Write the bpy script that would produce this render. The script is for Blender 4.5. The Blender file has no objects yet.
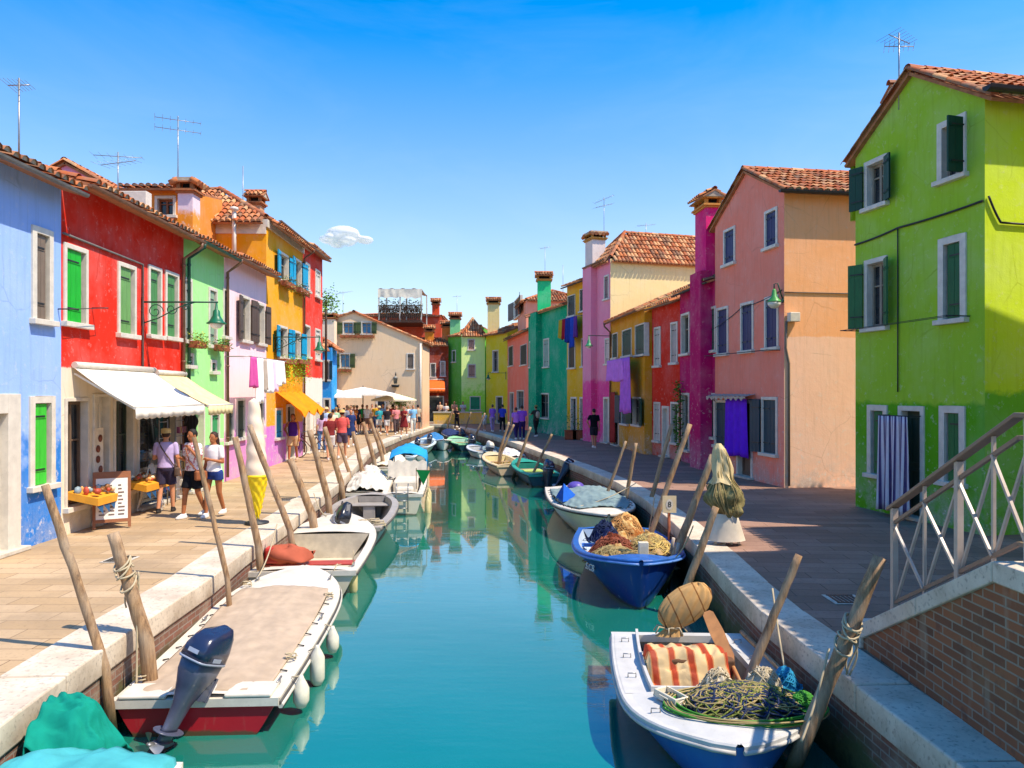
import bpy, bmesh, math, random
from mathutils import Vector, Matrix, noise
R = math.radians
rnd = random.Random(11)
sc = bpy.context.scene
COL = sc.collection
# pinhole measured from the photograph: horizon row 392, focal 740 px, eye 2.5 m above the quay
F = 740.0; HX = 512.0; HY = 392.0; CH = 2.5; WZ = -0.87
def G(px, py, z=0.0):
    d = F * (CH - z) / (py - HY)
    return Vector(((px - HX) * d / F, d, z))
def D(px, py, d):
    return Vector(((px - HX) * d / F, d, CH + (HY - py) * d / F))
V3 = Vector
OFF = {}

class MB:
    def __init__(s): s.v = []; s.f = []; s.m = []; s.cur = 0; s.sm = []; s.smooth = False
    def add(s, vs, fs):
        b = len(s.v)
        s.v += [tuple(v) for v in vs]
        for f in fs:
            s.f.append(tuple(b + i for i in f)); s.m.append(s.cur); s.sm.append(s.smooth)
        return s
    def obox(s, o, X, Y, Z):
        o = V3(o); X = V3(X); Y = V3(Y); Z = V3(Z)
        vs = [o, o+X, o+X+Y, o+Y, o+Z, o+X+Z, o+X+Y+Z, o+Y+Z]
        return s.add(vs, [(0,3,2,1),(4,5,6,7),(0,1,5,4),(1,2,6,5),(2,3,7,6),(3,0,4,7)])
    def box(s, p0, p1):
        p0 = V3(p0); p1 = V3(p1); d = p1 - p0
        return s.obox(p0, (d.x,0,0), (0,d.y,0), (0,0,d.z))
    def bar(s, a, b, w, h=None):
        a = V3(a); b = V3(b); h = h or w; d = b - a
        up = V3((0,0,1)) if abs(d.normalized().z) < .95 else V3((0,1,0))
        x = d.cross(up).normalized() * w; y = x.cross(d).normalized() * h
        return s.obox(a - x/2 - y/2, x, y, d)
    def tube(s, pts, r, n=8, caps=True, sm=True):
        pts = [V3(p) for p in pts]
        if not hasattr(r, '__len__'): r = [r] * len(pts)
        vs = []; fs = []; prev = None
        for i, p in enumerate(pts):
            t = (pts[min(i+1, len(pts)-1)] - pts[max(i-1, 0)])
            if t.length < 1e-9: t = V3((0,0,1))
            t.normalize()
            if prev is None:
                a = V3((0,0,1)) if abs(t.z) < .9 else V3((1,0,0))
                x = t.cross(a).normalized()
            else:
                x = prev - t * prev.dot(t)
                x = x.normalized() if x.length > 1e-6 else t.orthogonal().normalized()
            prev = x; y = t.cross(x)
            for k in range(n):
                a = 2*math.pi*k/n
                vs.append(p + (x*math.cos(a) + y*math.sin(a)) * r[i])
        for i in range(len(pts)-1):
            for k in range(n):
                k2 = (k+1) % n
                fs.append((i*n+k, i*n+k2, (i+1)*n+k2, (i+1)*n+k))
        old = s.smooth; s.smooth = sm; s.add(vs, fs); s.smooth = old
        if caps:
            b = len(s.v) - len(vs)
            s.f.append(tuple(b + k for k in range(n))[::-1]); s.m.append(s.cur); s.sm.append(False)
            s.f.append(tuple(b + (len(pts)-1)*n + k for k in range(n))); s.m.append(s.cur); s.sm.append(False)
        return s
    def lathe(s, o, prof, n=14, ax=None, sm=True):
        o = V3(o); M = Matrix.Identity(3)
        if ax is not None: M = V3((0,0,1)).rotation_difference(V3(ax)).to_matrix()
        vs = []; fs = []
        for (r, z) in prof:
            for k in range(n):
                a = 2*math.pi*k/n
                vs.append(o + M @ V3((r*math.cos(a), r*math.sin(a), z)))
        for i in range(len(prof)-1):
            for k in range(n):
                k2 = (k+1) % n
                fs.append((i*n+k, i*n+k2, (i+1)*n+k2, (i+1)*n+k))
        old = s.smooth; s.smooth = sm; s.add(vs, fs); s.smooth = old
        b = len(s.v) - len(vs)
        for e in (0, len(prof)-1):
            if prof[e][0] > 1e-4:
                s.f.append(tuple(b + e*n + k for k in range(n))); s.m.append(s.cur); s.sm.append(False)
        return s
    def ball(s, c, r, n=10, M=None):
        c = V3(c)
        if not hasattr(r, '__len__'): r = (r, r, r)
        vs = []; fs = []; m = n // 2 + 1
        for i in range(m + 1):
            t = math.pi * i / m
            for k in range(n):
                a = 2*math.pi*k/n
                p = V3((r[0]*math.sin(t)*math.cos(a), r[1]*math.sin(t)*math.sin(a), r[2]*math.cos(t)))
                if M: p = M @ p
                vs.append(c + p)
        for i in range(m):
            for k in range(n):
                k2 = (k+1) % n
                fs.append((i*n+k, (i+1)*n+k, (i+1)*n+k2, i*n+k2))
        old = s.smooth; s.smooth = True; s.add(vs, fs); s.smooth = old
        return s
    def grid(s, fn, nu, nv, sm=True, close_u=False):
        vs = [fn(i/nu, j/nv) for j in range(nv+1) for i in range(nu+1)]
        w = nu+1
        fs = [(j*w+i, j*w+i+1, (j+1)*w+i+1, (j+1)*w+i) for j in range(nv) for i in range(nu)]
        old = s.smooth; s.smooth = sm; s.add(vs, fs); s.smooth = old
        return s
    def build(s, name, mats, parent=None, loc=None, fix=True, bevel=0):
        if not isinstance(mats, (list, tuple)): mats = [mats]
        off = OFF.get(parent.name, V3((0,0,0))) if parent else (V3(loc) if loc is not None else V3((0,0,0)))
        me = bpy.data.meshes.new(name)
        me.from_pydata([tuple(V3(v) - off) for v in s.v], [], s.f)
        for m in mats: me.materials.append(m)
        me.polygons.foreach_set('material_index', s.m)
        me.polygons.foreach_set('use_smooth', s.sm)
        bm = bmesh.new(); bm.from_mesh(me)
        bmesh.ops.remove_doubles(bm, verts=bm.verts, dist=1e-5)
        if fix: bmesh.ops.recalc_face_normals(bm, faces=bm.faces)
        bm.to_mesh(me); bm.free(); me.update()
        o = bpy.data.objects.new(name, me); COL.objects.link(o)
        OFF[o.name] = off
        if parent: o.parent = parent
        elif loc is not None: o.location = loc
        if bevel:
            md = o.modifiers.new('bevel', 'BEVEL'); md.width = bevel; md.segments = 2; md.limit_method = 'ANGLE'
        return o

def tag(o, label=None, cat=None, group=None, kind=None):
    if label: o['label'] = label
    if cat: o['category'] = cat
    if group: o['group'] = group
    if kind: o['kind'] = kind
    return o
def empty(name, loc, label, cat, group=None, rz=0, local=False):
    o = bpy.data.objects.new(name, None); COL.objects.link(o)
    o.location = loc; o.rotation_euler = (0, 0, rz); o.empty_display_size = .2
    OFF[o.name] = V3((0,0,0)) if local else V3(loc)
    return tag(o, label, cat, group)
def structure(o): return tag(o, None, None, None, 'structure')

# ---------------------------------------------------------------- materials
def lin(h):
    if isinstance(h, str):
        c = [int(h[i:i+2], 16)/255 for i in (0, 2, 4)]
        return tuple((x/12.92 if x <= .04045 else ((x+.055)/1.055)**2.4) for x in c)
    return tuple(h)
class NT:
    def __init__(s, name):
        s.m = bpy.data.materials.new(name); s.m.use_nodes = True
        s.t = s.m.node_tree; s.b = s.t.nodes['Principled BSDF']
    def n(s, typ, **kw):
        nd = s.t.nodes.new(typ)
        for k, v in kw.items():
            if k.startswith('_'): setattr(nd, k[1:], v)
            else:
                key = int(k[1:]) if k[0] == 'i' and k[1:].isdigit() else k.replace('_', ' ')
                s.set(nd.inputs[key], v)
        return nd
    def set(s, sock, v):
        if hasattr(v, 'is_linked') or hasattr(v, 'node'): s.t.links.new(v, sock)
        elif hasattr(sock, 'default_value'):
            try: sock.default_value = v
            except Exception: sock.default_value = (*v, 1)
    def coord(s, scale=(1,1,1), kind='Object', rot=(0,0,0), loc=(0,0,0)):
        tc = s.n('ShaderNodeTexCoord')
        mp = s.n('ShaderNodeMapping', Vector=tc.outputs[kind]); mp.inputs['Scale'].default_value = scale
        mp.inputs['Rotation'].default_value = rot; mp.inputs['Location'].default_value = loc
        return mp.outputs[0]
    def noise(s, vec, scale, detail=3, rough=.55):
        return s.n('ShaderNodeTexNoise', Vector=vec, Scale=scale, Detail=detail, Roughness=rough).outputs[0]
    def ramp(s, fac, lo, hi, a=0, b=1):
        m = s.n('ShaderNodeMapRange', Value=fac); m.inputs[1].default_value = lo; m.inputs[2].default_value = hi
        m.inputs[3].default_value = a; m.inputs[4].default_value = b; return m.outputs[0]
    def mix(s, fac, a, b, mode='MIX'):
        m = s.n('ShaderNodeMix', _data_type='RGBA', _blend_type=mode)
        s.set(m.inputs[0], fac)
        for i, c in ((6, a), (7, b)): s.set(m.inputs[i], c if hasattr(c, 'node') else (*c, 1))
        return m.outputs[2]
    def math(s, op, a, b=0.0):
        m = s.n('ShaderNodeMath', _operation=op); s.set(m.inputs[0], a); s.set(m.inputs[1], b); return m.outputs[0]
    def bump(s, h, strength=.3, dist=.01, prev=None):
        b = s.n('ShaderNodeBump', Height=h); b.inputs['Strength'].default_value = strength
        b.inputs['Distance'].default_value = dist
        if prev: s.t.links.new(prev, b.inputs['Normal'])
        return b.outputs[0]
    def out(s, col=None, rough=.8, spec=.3, nrm=None, metal=0):
        if col is not None: s.set(s.b.inputs['Base Color'], col if hasattr(col, 'node') else (*col, 1))
        s.set(s.b.inputs['Roughness'], rough); s.b.inputs['Specular IOR Level'].default_value = spec
        s.b.inputs['Metallic'].default_value = metal
        if nrm: s.t.links.new(nrm, s.b.inputs['Normal'])
        return s.m
_mc = {}
def shade(c, k): return tuple(min(1, x*k) for x in c)
def paint(name, c, rough=.5, var=.12, spec=.4, scale=6, metal=0, bump=.1):
    key = (name, c, rough)
    if key in _mc: return _mc[key]
    c = lin(c); t = NT(name); v = t.coord()
    n = t.noise(v, scale, 4); n2 = t.noise(v, scale*7, 2)
    col = t.mix(t.ramp(n, .35, .7), shade(c, 1-var), shade(c, 1+var))
    col = t.mix(t.ramp(n2, .62, .75, 0, .35), col, shade(c, .6))
    _mc[key] = t.out(col, rough, spec, t.bump(n2, bump, .004), metal)
    return _mc[key]
def stucco(name, c, low=None, zs=None, top=None, zt=None, blend=.08, dirt=.35, patch=None):
    """painted lime render: faded blotches, runs, damp foot, hairline bump"""
    c = lin(c); t = NT(name); v = t.coord()
    big = t.noise(v, .7, 4, .6); mid = t.noise(v, 3.1, 5, .65); fine = t.noise(v, 38, 3)
    runs = t.noise(t.coord((5.5, 5.5, .45)), 1.6, 4, .6)
    z = t.n('ShaderNodeSeparateXYZ', Vector=v).outputs[2]
    zz = t.math('ADD', z, t.ramp(mid, .3, .7, -blend*1.5, blend*1.5))
    base = c
    col = c
    if low is not None: col = t.mix(t.ramp(zz, zs-blend, zs+blend), lin(low), c)
    if top is not None: col = t.mix(t.ramp(zz, zt-.02, zt+.02), col, lin(top))
    white = t.mix(.5, col, (.8, .78, .72))
    dark = t.mix(.5, col, t.mix(1.0, col, (.35, .33, .3), 'MULTIPLY'))
    col = t.mix(t.ramp(big, .45, .75, 0, .3), col, white)
    col = t.mix(t.ramp(mid, .53, .78, 0, .45*dirt*2), col, dark)
    col = t.mix(t.ramp(runs, .56, .74, 0, dirt), col, dark)
    foot = t.math('MULTIPLY', t.ramp(zz, .15, 1.0, 1, 0), t.ramp(mid, .44, .6))
    col = t.mix(t.math('MULTIPLY', foot, .5), col, t.mix(t.ramp(fine, .4, .6), (.42, .37, .32), (.6, .56, .5)))
    if patch: col = t.mix(t.math('MULTIPLY', t.ramp(big, .58, .6), t.ramp(zz, .8, 2.2, 1, 0)), col, lin(patch))
    ck = t.n('ShaderNodeTexVoronoi', Vector=t.mix(.12, v, t.n('ShaderNodeTexNoise', Vector=v, Scale=2.5).outputs[1]), Scale=.9, _feature='DISTANCE_TO_EDGE').outputs[0]
    crack = t.math('MULTIPLY', t.ramp(ck, .012, .002), t.ramp(big, .5, .6))
    col = t.mix(t.math('MULTIPLY', crack, .55), col, dark)
    fl = t.noise(v, 7, 6, .75); fl_ = t.math('MULTIPLY', t.ramp(fl, .58, .62), t.ramp(z, .1, 3.0, 1.0, .22))
    col = t.mix(fl_, col, t.mix(.6, col, (.75, .70, .62)))
    sm = t.noise(t.coord((11, 11, .7)), 1.3, 3, .6); col = t.mix(t.ramp(sm, .52, .75, 0, .34), col, dark)
    nr = t.bump(fine, .3, .006); nr = t.bump(fl, .3, .01, nr); nr = t.bump(mid, .35, .02, nr)
    return t.out(col, .88, .15, nr)
def tilemats():
    ms = []
    for i, c in enumerate(('C27444', 'AE5E36', 'D49A68', '8A5638')):
        t = NT('roof_tile_clay'); v = t.coord(); c = lin(c)
        n = t.noise(v, 2.2, 5, .65); f = t.noise(v, 30, 3)
        col = t.mix(t.ramp(n, .45, .7, 0, .75), c, (.26, .2, .13)); col = t.mix(t.ramp(f, .6, .7, 0, .6), col, (.1, .09, .06))
        ms.append(t.out(col, .85, .2, t.bump(f, .4, .008)))
    return ms
TILE = tilemats()
WHITE = paint('white_stone', 'CFC6B2', .6, .1)
WPAINT = paint('white_paint', 'D6CDBC', .45, .1)
STONE = paint('stone_trim', 'C4BBA9', .75, .2)
IRON = paint('dark_iron', '2A2C2C', .5, .2)
GIRON = paint('green_iron', '1C4A3A', .45, .2)
GALV = paint('galvanised_steel', '9A9A98', .4, .1, .5, 6, .7)
COPPER = paint('brown_gutter_metal', '7E5A44', .5, .2)
GREYG = paint('grey_gutter_metal', '6C6A66', .5, .2)
BLACKG = paint('black_gutter_metal', '25272B', .5, .2)
WOODD = paint('dark_wood', '4A3222', .7, .25)
DARK = paint('dark_interior', '14120F', .9, .2)
def mkglass():
    t = NT('window_glass'); v = t.coord(); n = t.noise(v, 1.5, 2)
    return t.out(t.mix(t.ramp(n, .4, .6), (.015, .02, .025), (.05, .055, .06)), .06, .6, t.bump(n, .05, .02))
GLASS = mkglass()
def mkshutter(c, name='shutter_paint'):
    key = (name, c)
    if key in _mc: return _mc[key]
    cc = lin(c); t = NT(name); v = t.coord()
    a = t.noise(t.coord((14, 14, 1.2)), 2, 3); b = t.noise(v, 2.3, 4)
    col = t.mix(t.ramp(a, .35, .7, 0, .45), cc, shade(cc, .55)); col = t.mix(t.ramp(b, .5, .75, 0, .3), col, shade(cc, 1.5))
    _mc[key] = t.out(col, .5, .35, t.bump(a, .3, .006)); return _mc[key]
def cloth(name, c, c2=None, stripe=None, scale=8):
    key = (name, c, c2)
    if key in _mc: return _mc[key]
    cc = lin(c); t = NT(name); v = t.coord()
    n = t.noise(v, 5, 4); f = t.noise(v, scale*20, 2)
    col = t.mix(t.ramp(n, .35, .7), shade(cc, .88), shade(cc, 1.1))
    if c2 and stripe is None: col = t.mix(t.ramp(t.noise(v, scale, 3), .5, .56), col, lin(c2))
    _mc[key] = t.out(col, .85, .15, t.bump(n, .3, .02, t.bump(f, .15, .002))); return _mc[key]
def striped(name, cols, axis=(1,0,0), period=.3):
    """cols: list of (fraction end, colour)"""
    t = NT(name); v = t.coord()
    d = t.n('ShaderNodeVectorMath', _operation='DOT_PRODUCT'); t.set(d.inputs[0], v); d.inputs[1].default_value = axis
    f = t.math('FRACT', t.math('DIVIDE', d.outputs['Value'], period))
    cr = t.n('ShaderNodeValToRGB', Fac=f); cr.color_ramp.interpolation = 'CONSTANT'
    e = cr.color_ramp.elements
    while len(e) < len(cols): e.new(.5)
    s = 0
    for i, (end, c) in enumerate(cols):
        e[i].position = s; e[i].color = (*lin(c), 1); s = end
    n = t.noise(v, 6, 4)
    col = t.mix(t.ramp(n, .4, .8, 0, .25), cr.outputs[0], (.3, .25, .2))
    return t.out(col, .85, .15, t.bump(n, .3, .02))
# ---------------------------------------------------------------- architecture
class Face:
    """vertical plane; A is the left corner seen from outside; u along it, v inwards"""
    def __init__(s, A, B):
        s.A = V3((A[0], A[1], 0)); s.B = V3((B[0], B[1], 0))
        s.U = (s.B - s.A); s.L = s.U.length; s.U.normalize(); s.V = V3((0,0,1)).cross(s.U)
    def p(s, u, v, z): return s.A + s.U*u + s.V*v + V3((0,0,z))
    def hit(s, px, py):
        r = V3(((px-HX)/F, 1, (HY-py)/F)); c = V3((0,0,CH))
        t = (s.A - c).dot(s.V) / r.dot(s.V); q = c + r*t
        return (q - s.A).dot(s.U), q.z
    def rect(s, x0, y0, x1, y1):
        xm = (x0+x1)/2
        ua = s.hit(x0, HY)[0]; ub = s.hit(x1, HY)[0]
        return (min(ua, ub), s.hit(xm, y1)[1], max(ua, ub), s.hit(xm, y0)[1])
    def box(s, mb, u0, u1, v0, v1, z0, z1):
        return mb.obox(s.p(u0, v0, z0), s.U*(u1-u0), s.V*(v1-v0), (0,0,z1-z0))

def clip(poly, a, b):                       # keep z <= a*u + b
    out = []
    for i in range(len(poly)):
        p, q = poly[i], poly[(i+1) % len(poly)]
        dp = a*p[0]+b-p[1]; dq = a*q[0]+b-q[1]
        if dp >= -1e-9: out.append(p)
        if (dp > 1e-9 and dq < -1e-9) or (dp < -1e-9 and dq > 1e-9):
            t = dp/(dp-dq); out.append((p[0]+(q[0]-p[0])*t, p[1]+(q[1]-p[1])*t))
    return out
def wallmesh(mb, f, prof, holes=(), z0=0.0):
    """prof: upper outline [(u,z)...] concave-down"""
    zt = max(z for _, z in prof)
    us = sorted({0.0, f.L} | {min(max(h[k], 0), f.L) for h in holes for k in (0, 2)})
    zs = sorted({z0, zt} | {h[k] for h in holes for k in (1, 3) if z0 < h[k] < zt})
    lines = []
    for (a, b) in zip(prof, prof[1:]):
        if b[0]-a[0] > 1e-6: m = (b[1]-a[1])/(b[0]-a[0]); lines.append((m, a[1]-m*a[0]))
    for u0, u1 in zip(us, us[1:]):
        for a, b in zip(zs, zs[1:]):
            if u1-u0 < 1e-6 or b-a < 1e-6: continue
            cu, cz = (u0+u1)/2, (a+b)/2
            if any(h[0] < cu < h[2] and h[1] < cz < h[3] for h in holes): continue
            poly = [(u0, a), (u1, a), (u1, b), (u0, b)]
            for m, c in lines:
                if poly: poly = clip(poly, m, c)
            if len(poly) >= 3: mb.add([f.p(u, 0, z) for u, z in poly], [tuple(range(len(poly)))])

def leaf(mb, f, uh, vh, w, z0, z1, dr, ang=0, th=.035):
    """one shutter leaf hinged at (uh, vh); dr=+1/-1 along U; ang turns it outward"""
    dirv = f.U*(dr*math.cos(ang)) - f.V*math.sin(ang)
    nv = f.V*math.cos(ang)*dr + f.U*math.sin(ang); nv = V3((0,0,1)).cross(dirv)
    o = f.p(uh, vh, z0); h = z1-z0
    n = max(2, round(w/.16)); pw = w/n
    for i in range(n):
        mb.obox(o + dirv*(i*pw+.004) - nv*th/2, dirv*(pw-.008), nv*th, (0,0,h))
    mb.obox(o + dirv*.004 - nv*(th/2-.006), dirv*(w-.008), nv*(th-.012), (0,0,h-.004))
    for s_ in (-1, 1):
        q = nv*(s_*(th/2)) if s_ > 0 else nv*(-th/2-.012)
        for zf in (.16, .82):
            mb.obox(o + dirv*.03 + q + V3((0,0,h*zf)), dirv*(w-.06), nv*.012, (0,0,.06))
    old = mb.cur; mb.cur = 1
    for zf in (.165, .825):
        mb.obox(o + dirv*.0 - nv*(th/2+.02) + V3((0,0,h*zf+.015)), dirv*(w*.8), nv*(th+.04), (0,0,.026))
    mb.cur = old

def window(f, root, px, style='glass', shc='1F6A2E', frame=None, fw=.08, sash='8E8676', glass=None, name='window', ang=.12, rect=None, sill=True, proud=.035):
    u0, z0, u1, z1 = rect or f.rect(*px)
    frame = frame or WPAINT; dv = .17
    mb = MB(); f.box(mb, u0+fw, u1-fw, dv-.02, dv, z0+.02, z1-fw)
    if style != 'closed':
        mb.cur = 1; m = (u0+u1)/2; sw = .045
        for a, b in ((u0+fw, u0+fw+sw), (m-sw*.7, m+sw*.7), (u1-fw-sw, u1-fw)): f.box(mb, a, b, dv-.065, dv-.022, z0+.05, z1-fw)
        for a, b in ((z0+.02, z0+.09), (z1-fw-.06, z1-fw), (z0+(z1-z0)*.6, z0+(z1-z0)*.6+.03)): f.box(mb, u0+fw, u1-fw, dv-.06, dv-.0225, a, b)
    w = mb.build(name, [glass or GLASS, paint('sash_paint', sash, .5)], root)
    fb = MB()
    f.box(fb, u0, u0+fw, -proud, dv, z0, z1); f.box(fb, u1-fw, u1, -proud, dv, z0, z1)
    f.box(fb, u0+fw, u1-fw, -proud, dv, z1-fw, z1)
    fb.build('frame', frame, w, bevel=.006)
    if sill:
        s = MB(); f.box(s, u0-.05, u1+.05, -.11, dv, z0-.07, z0+.02); s.build('sill', frame, w, bevel=.008)
    sm = [mkshutter(shc), IRON]
    iw = u1-u0-2*fw; zb, zt = z0+.03, z1-fw-.01
    def one(*a, **k):
        b = MB(); leaf(b, *a, **k); return b.build('shutter', sm, w)
    if style == 'closed':
        one(f, u0+fw, .03, iw/2-.003, zb, zt, 1); one(f, u1-fw, .03, iw/2-.003, zb, zt, -1)
    elif style == 'half':                     # far leaf shut, near leaf folded into the reveal
        one(f, u0+fw, .025, iw*.84, zb, zt, 1)
    elif style == 'halfr': one(f, u1-fw, .025, iw*.84, zb, zt, -1)
    elif style == 'open':
        one(f, u0+.02, -proud-.04, iw/2+.06, zb-.02, zt+.03, -1, ang); one(f, u1-.02, -proud-.04, iw/2+.06, zb-.02, zt+.03, 1, ang)
    elif style == 'closedl':
        one(f, u0+fw, .03, iw/2-.003, zb, zt, 1); one(f, u1-fw, .03, iw/2-.003, zb, zt, -1); one(f, u0+.02, -proud-.04, iw/2+.12, zb-.02, zt+.03, -1, ang)
    elif style == 'openl': one(f, u0+.02, -proud-.04, iw/2+.12, zb-.02, zt+.03, -1, ang)
    elif style == 'openr': one(f, u1-.02, -proud-.04, iw/2+.12, zb-.02, zt+.03, 1, ang)
    return w, (u0-.0, z0, u1, z1)

def door(f, root, px, col='D9D5CB', frame=None, fw=.1, glass=False, rect=None, step=True, name='door'):
    u0, z0, u1, z1 = rect or f.rect(*px); z0 = 0.03
    frame = frame or WPAINT; dv = .17
    mb = MB(); f.box(mb, u0+fw, u1-fw, dv-.05, dv, z0, z1-fw)
    m = [(z0+.12, z0+(z1-z0)*.42), (z0+(z1-z0)*.48, z1-fw-.12)]
    for a, b in m:
        for s in ((u0+fw+.1, a, u1-fw-.1, a+.03), (u0+fw+.1, b-.03, u1-fw-.1, b), (u0+fw+.1, a+.03, u0+fw+.13, b-.03), (u1-fw-.13, a+.03, u1-fw-.1, b-.03)):
            f.box(mb, s[0], s[2], dv-.075, dv-.052, s[1], s[3])
    d = mb.build(name, mkshutter(col, 'door_paint') if not glass else GLASS, root)
    fb = MB(); f.box(fb, u0, u0+fw, -.035, dv, z0, z1); f.box(fb, u1-fw, u1, -.035, dv, z0, z1); f.box(fb, u0+fw, u1-fw, -.035, dv, z1-fw, z1)
    fb.build('frame', frame, d, bevel=.006)
    h = MB(); h.ball(f.p(u1-fw-.1, dv-.09, 1.0), .03, 8); h.tube([f.p(u1-fw-.1, dv-.09, 1.0), f.p(u1-fw-.1, dv-.04, 1.0)], .012, 6); h.build('handle', GALV, d)
    if step:
        s = MB(); f.box(s, u0-.06, u1+.06, -.16, dv, 0.004, .07); s.build('doorstep', STONE, d, bevel=.01)
    return d, (u0, 0, u1, z1)

def tiles(mb, o, U, S, L, W, pitch=.2, row=.36, r=.088, seg=4, seed=0):
    """clay barrel tiles, one arc per tile; W(s)->(umin, umax)"""
    o = V3(o); U = V3(U).normalized(); S = V3(S).normalized(); N = U.cross(S)
    if N.z < 0: N = -N
    q = random.Random(seed*7+3)
    rows = int(math.ceil(L/row))
    for i in range(rows):
        s0 = i*row - .05; s1 = min(s0+row+.06, L+.02)
        a, b = W(min(max((s0+s1)/2, 0), L))
        k0 = int(math.ceil(a/pitch)); k1 = int(math.floor(b/pitch))
        for k in range(k0, k1+1):
            u = k*pitch + q.uniform(-.01, .01); j = q.uniform(-.008, .012); ja = q.uniform(-.02, .02)
            vs = []
            for (s, rr, up) in ((s0, r, .045+j), (s1, r*.84, .012)):
                for t in range(seg+1):
                    an = math.pi*t/seg
                    vs.append(o + U*(u+ja*(s-s0)/.4 - math.cos(an)*rr) + S*s + N*(math.sin(an)*rr*.9 + up))
            n = seg+1
            mb.cur = q.choice((0, 0, 0, 1, 1, 2, 2, 3))
            mb.smooth = True; mb.add(vs, [(t, t+1, n+t+1, n+t) for t in range(seg)]); mb.smooth = False
            if i == 0 or q.random() < .06:   # mortar in the tile mouth
                mb.cur = 4; mb.add([vs[t] + S*.03 for t in range(n)], [tuple(range(n))])
MORTAR = paint('lime_mortar', 'B8A58C', .9, .2)
PAN = paint('roof_pan', 'A8704A', .9, .25)
TM = TILE + [MORTAR, PAN]

def slope(mb, e0, e1, r0, r1, over=.3, seed=0, pitch=.2, row=.36, slab=.06):
    """one roof slope: eave e0->e1, ridge r0->r1 (3D); tiles + slab"""
    e0, e1, r0, r1 = map(V3, (e0, e1, r0, r1))
    U = (e1-e0).normalized(); mid = r0 - e0; S = mid - U*mid.dot(U)
    if S.length < 1e-6: return
    L = S.length; S.normalize(); N = U.cross(S)
    if N.z < 0: N = -N
    e0 = e0 - S*over; e1 = e1 - S*over
    a1 = (r0-e0).dot(U); b0 = (e1-e0).length; b1 = (r1-e0).dot(U); LL = L+over
    f0 = over/LL
    def W(s):
        t = max(0, (s-over)/max(L, 1e-6))
        return (a1*t + pitch*.35, b0+(b1-b0)*t - pitch*.35)
    tiles(mb, e0 + N*.012, U, S, LL, W, pitch, row, pitch*.44, 4, seed)
    mb.cur = 5
    q = [e0, e1, r1, r0]
    vs = [p for p in q] + [p - N*slab for p in q]
    fs = [(0,1,2,3), (7,6,5,4), (0,4,5,1), (1,5,6,2), (3,7,4,0)]
    mb.add(vs, fs)
def ridge(mb, a, b, r=.11, seed=0):
    a = V3(a); b = V3(b); d = b-a; n = max(1, int(d.length/.36)); U = d.normalized()
    X = U.cross(V3((0,0,1))).normalized(); q = random.Random(seed)
    for i in range(n):
        s0 = a + d*(i/n) - U*.03; s1 = a + d*((i+1)/n); vs = []
        for p, rr in ((s0, r), (s1, r*.88)):
            for t in range(6):
                an = math.pi*t/5; vs.append(p + X*math.cos(an)*rr + V3((0,0,math.sin(an)*rr)))
        mb.cur = q.choice((0, 1, 2)); mb.smooth = True
        mb.add(vs, [(t, t+1, 7+t, 6+t) for t in range(5)]); mb.smooth = False

def chimney(root, parent, x, y, z0, z1, w, d, col, style='cap', U=(1,0,0), mat=None, capmat=None, pot=None):
    """square rendered stack with a flared cap roofed in tiles"""
    U = V3(U).normalized(); V = V3((0,0,1)).cross(U); c = V3((x, y, 0)); mb = MB()
    def b(w_, d_, a, t, m): mb.cur = m; mb.obox(c - U*w_/2 - V*d_/2 + V3((0,0,a)), U*w_, V*d_, (0,0,t-a))
    m = mat or stucco('chimney_render', col)
    b(w, d, z0, z1-.42, 0); b(w+.1, d+.1, z1-.42, z1-.36, 1); b(w+.2, d+.2, z1-.36, z1-.3, 1)
    for sx in (-1, 1):
        for sy in (-1, 1):
            mb.cur = 1; mb.obox(c + U*(sx*(w/2-.02)-.05) + V*(sy*(d/2-.02)-.05) + V3((0,0,z1-.3)), U*.1, V*.1, (0,0,.17))
    mb.cur = 2; mb.obox(c - U*(w/2-.1) - V*(d/2-.1) + V3((0,0,z1-.3)), U*(w-.2), V*(d-.2), (0,0,.17))
    b(w+.24, d+.24, z1-.13, z1-.09, 1)
    o = mb.build('chimney', [m, capmat or paint('chimney_cap_brick', 'A8683E', .9, .25), DARK], parent)
    t = MB(); hw = w/2+.16; hd = d/2+.16; k = z1-.09
    if style == 'cap':
        P = lambda a, e, z: c + U*a + V*e + V3((0,0,z))
        slope(t, P(-hw,-hd,k), P(hw,-hd,k), P(-hw,0,k+.24), P(hw,0,k+.24), .0, 1, .17, .3, .04)
        slope(t, P(hw,hd,k), P(-hw,hd,k), P(hw,0,k+.24), P(-hw,0,k+.24), .0, 2, .17, .3, .04)
        ridge(t, P(-hw,0,k+.25), P(hw,0,k+.25), .09)
        for s_ in (-1, 1): t.cur = 4; t.add([P(s_*(hw-.03),-hd,k), P(s_*(hw-.03),hd,k), P(s_*(hw-.03),0,k+.22)], [(0,1,2)])
    else:
        for s_ in (-1, 1):
            for e in range(int(2*hd/.2)): t.cur = e % 3; t.tube([c + U*(s_*hw*.5) + V*(-hd+.1+e*.2) + V3((0,0,k+.05)), c + U*(s_*(hw+.04)) + V*(-hd+.1+e*.2) + V3((0,0,k-.06))], .09, 8)
        t.cur = 4; t.obox(c - U*(hw-.05) - V*(hd-.05) + V3((0,0,k)), U*(2*hw-.1), V*(2*hd-.1), (0,0,.1))
    t.build('chimney_cap', TM, o) if len(OFF) and parent.type == 'EMPTY' else t.build('cap_tile', TM, o)
    return o

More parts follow.
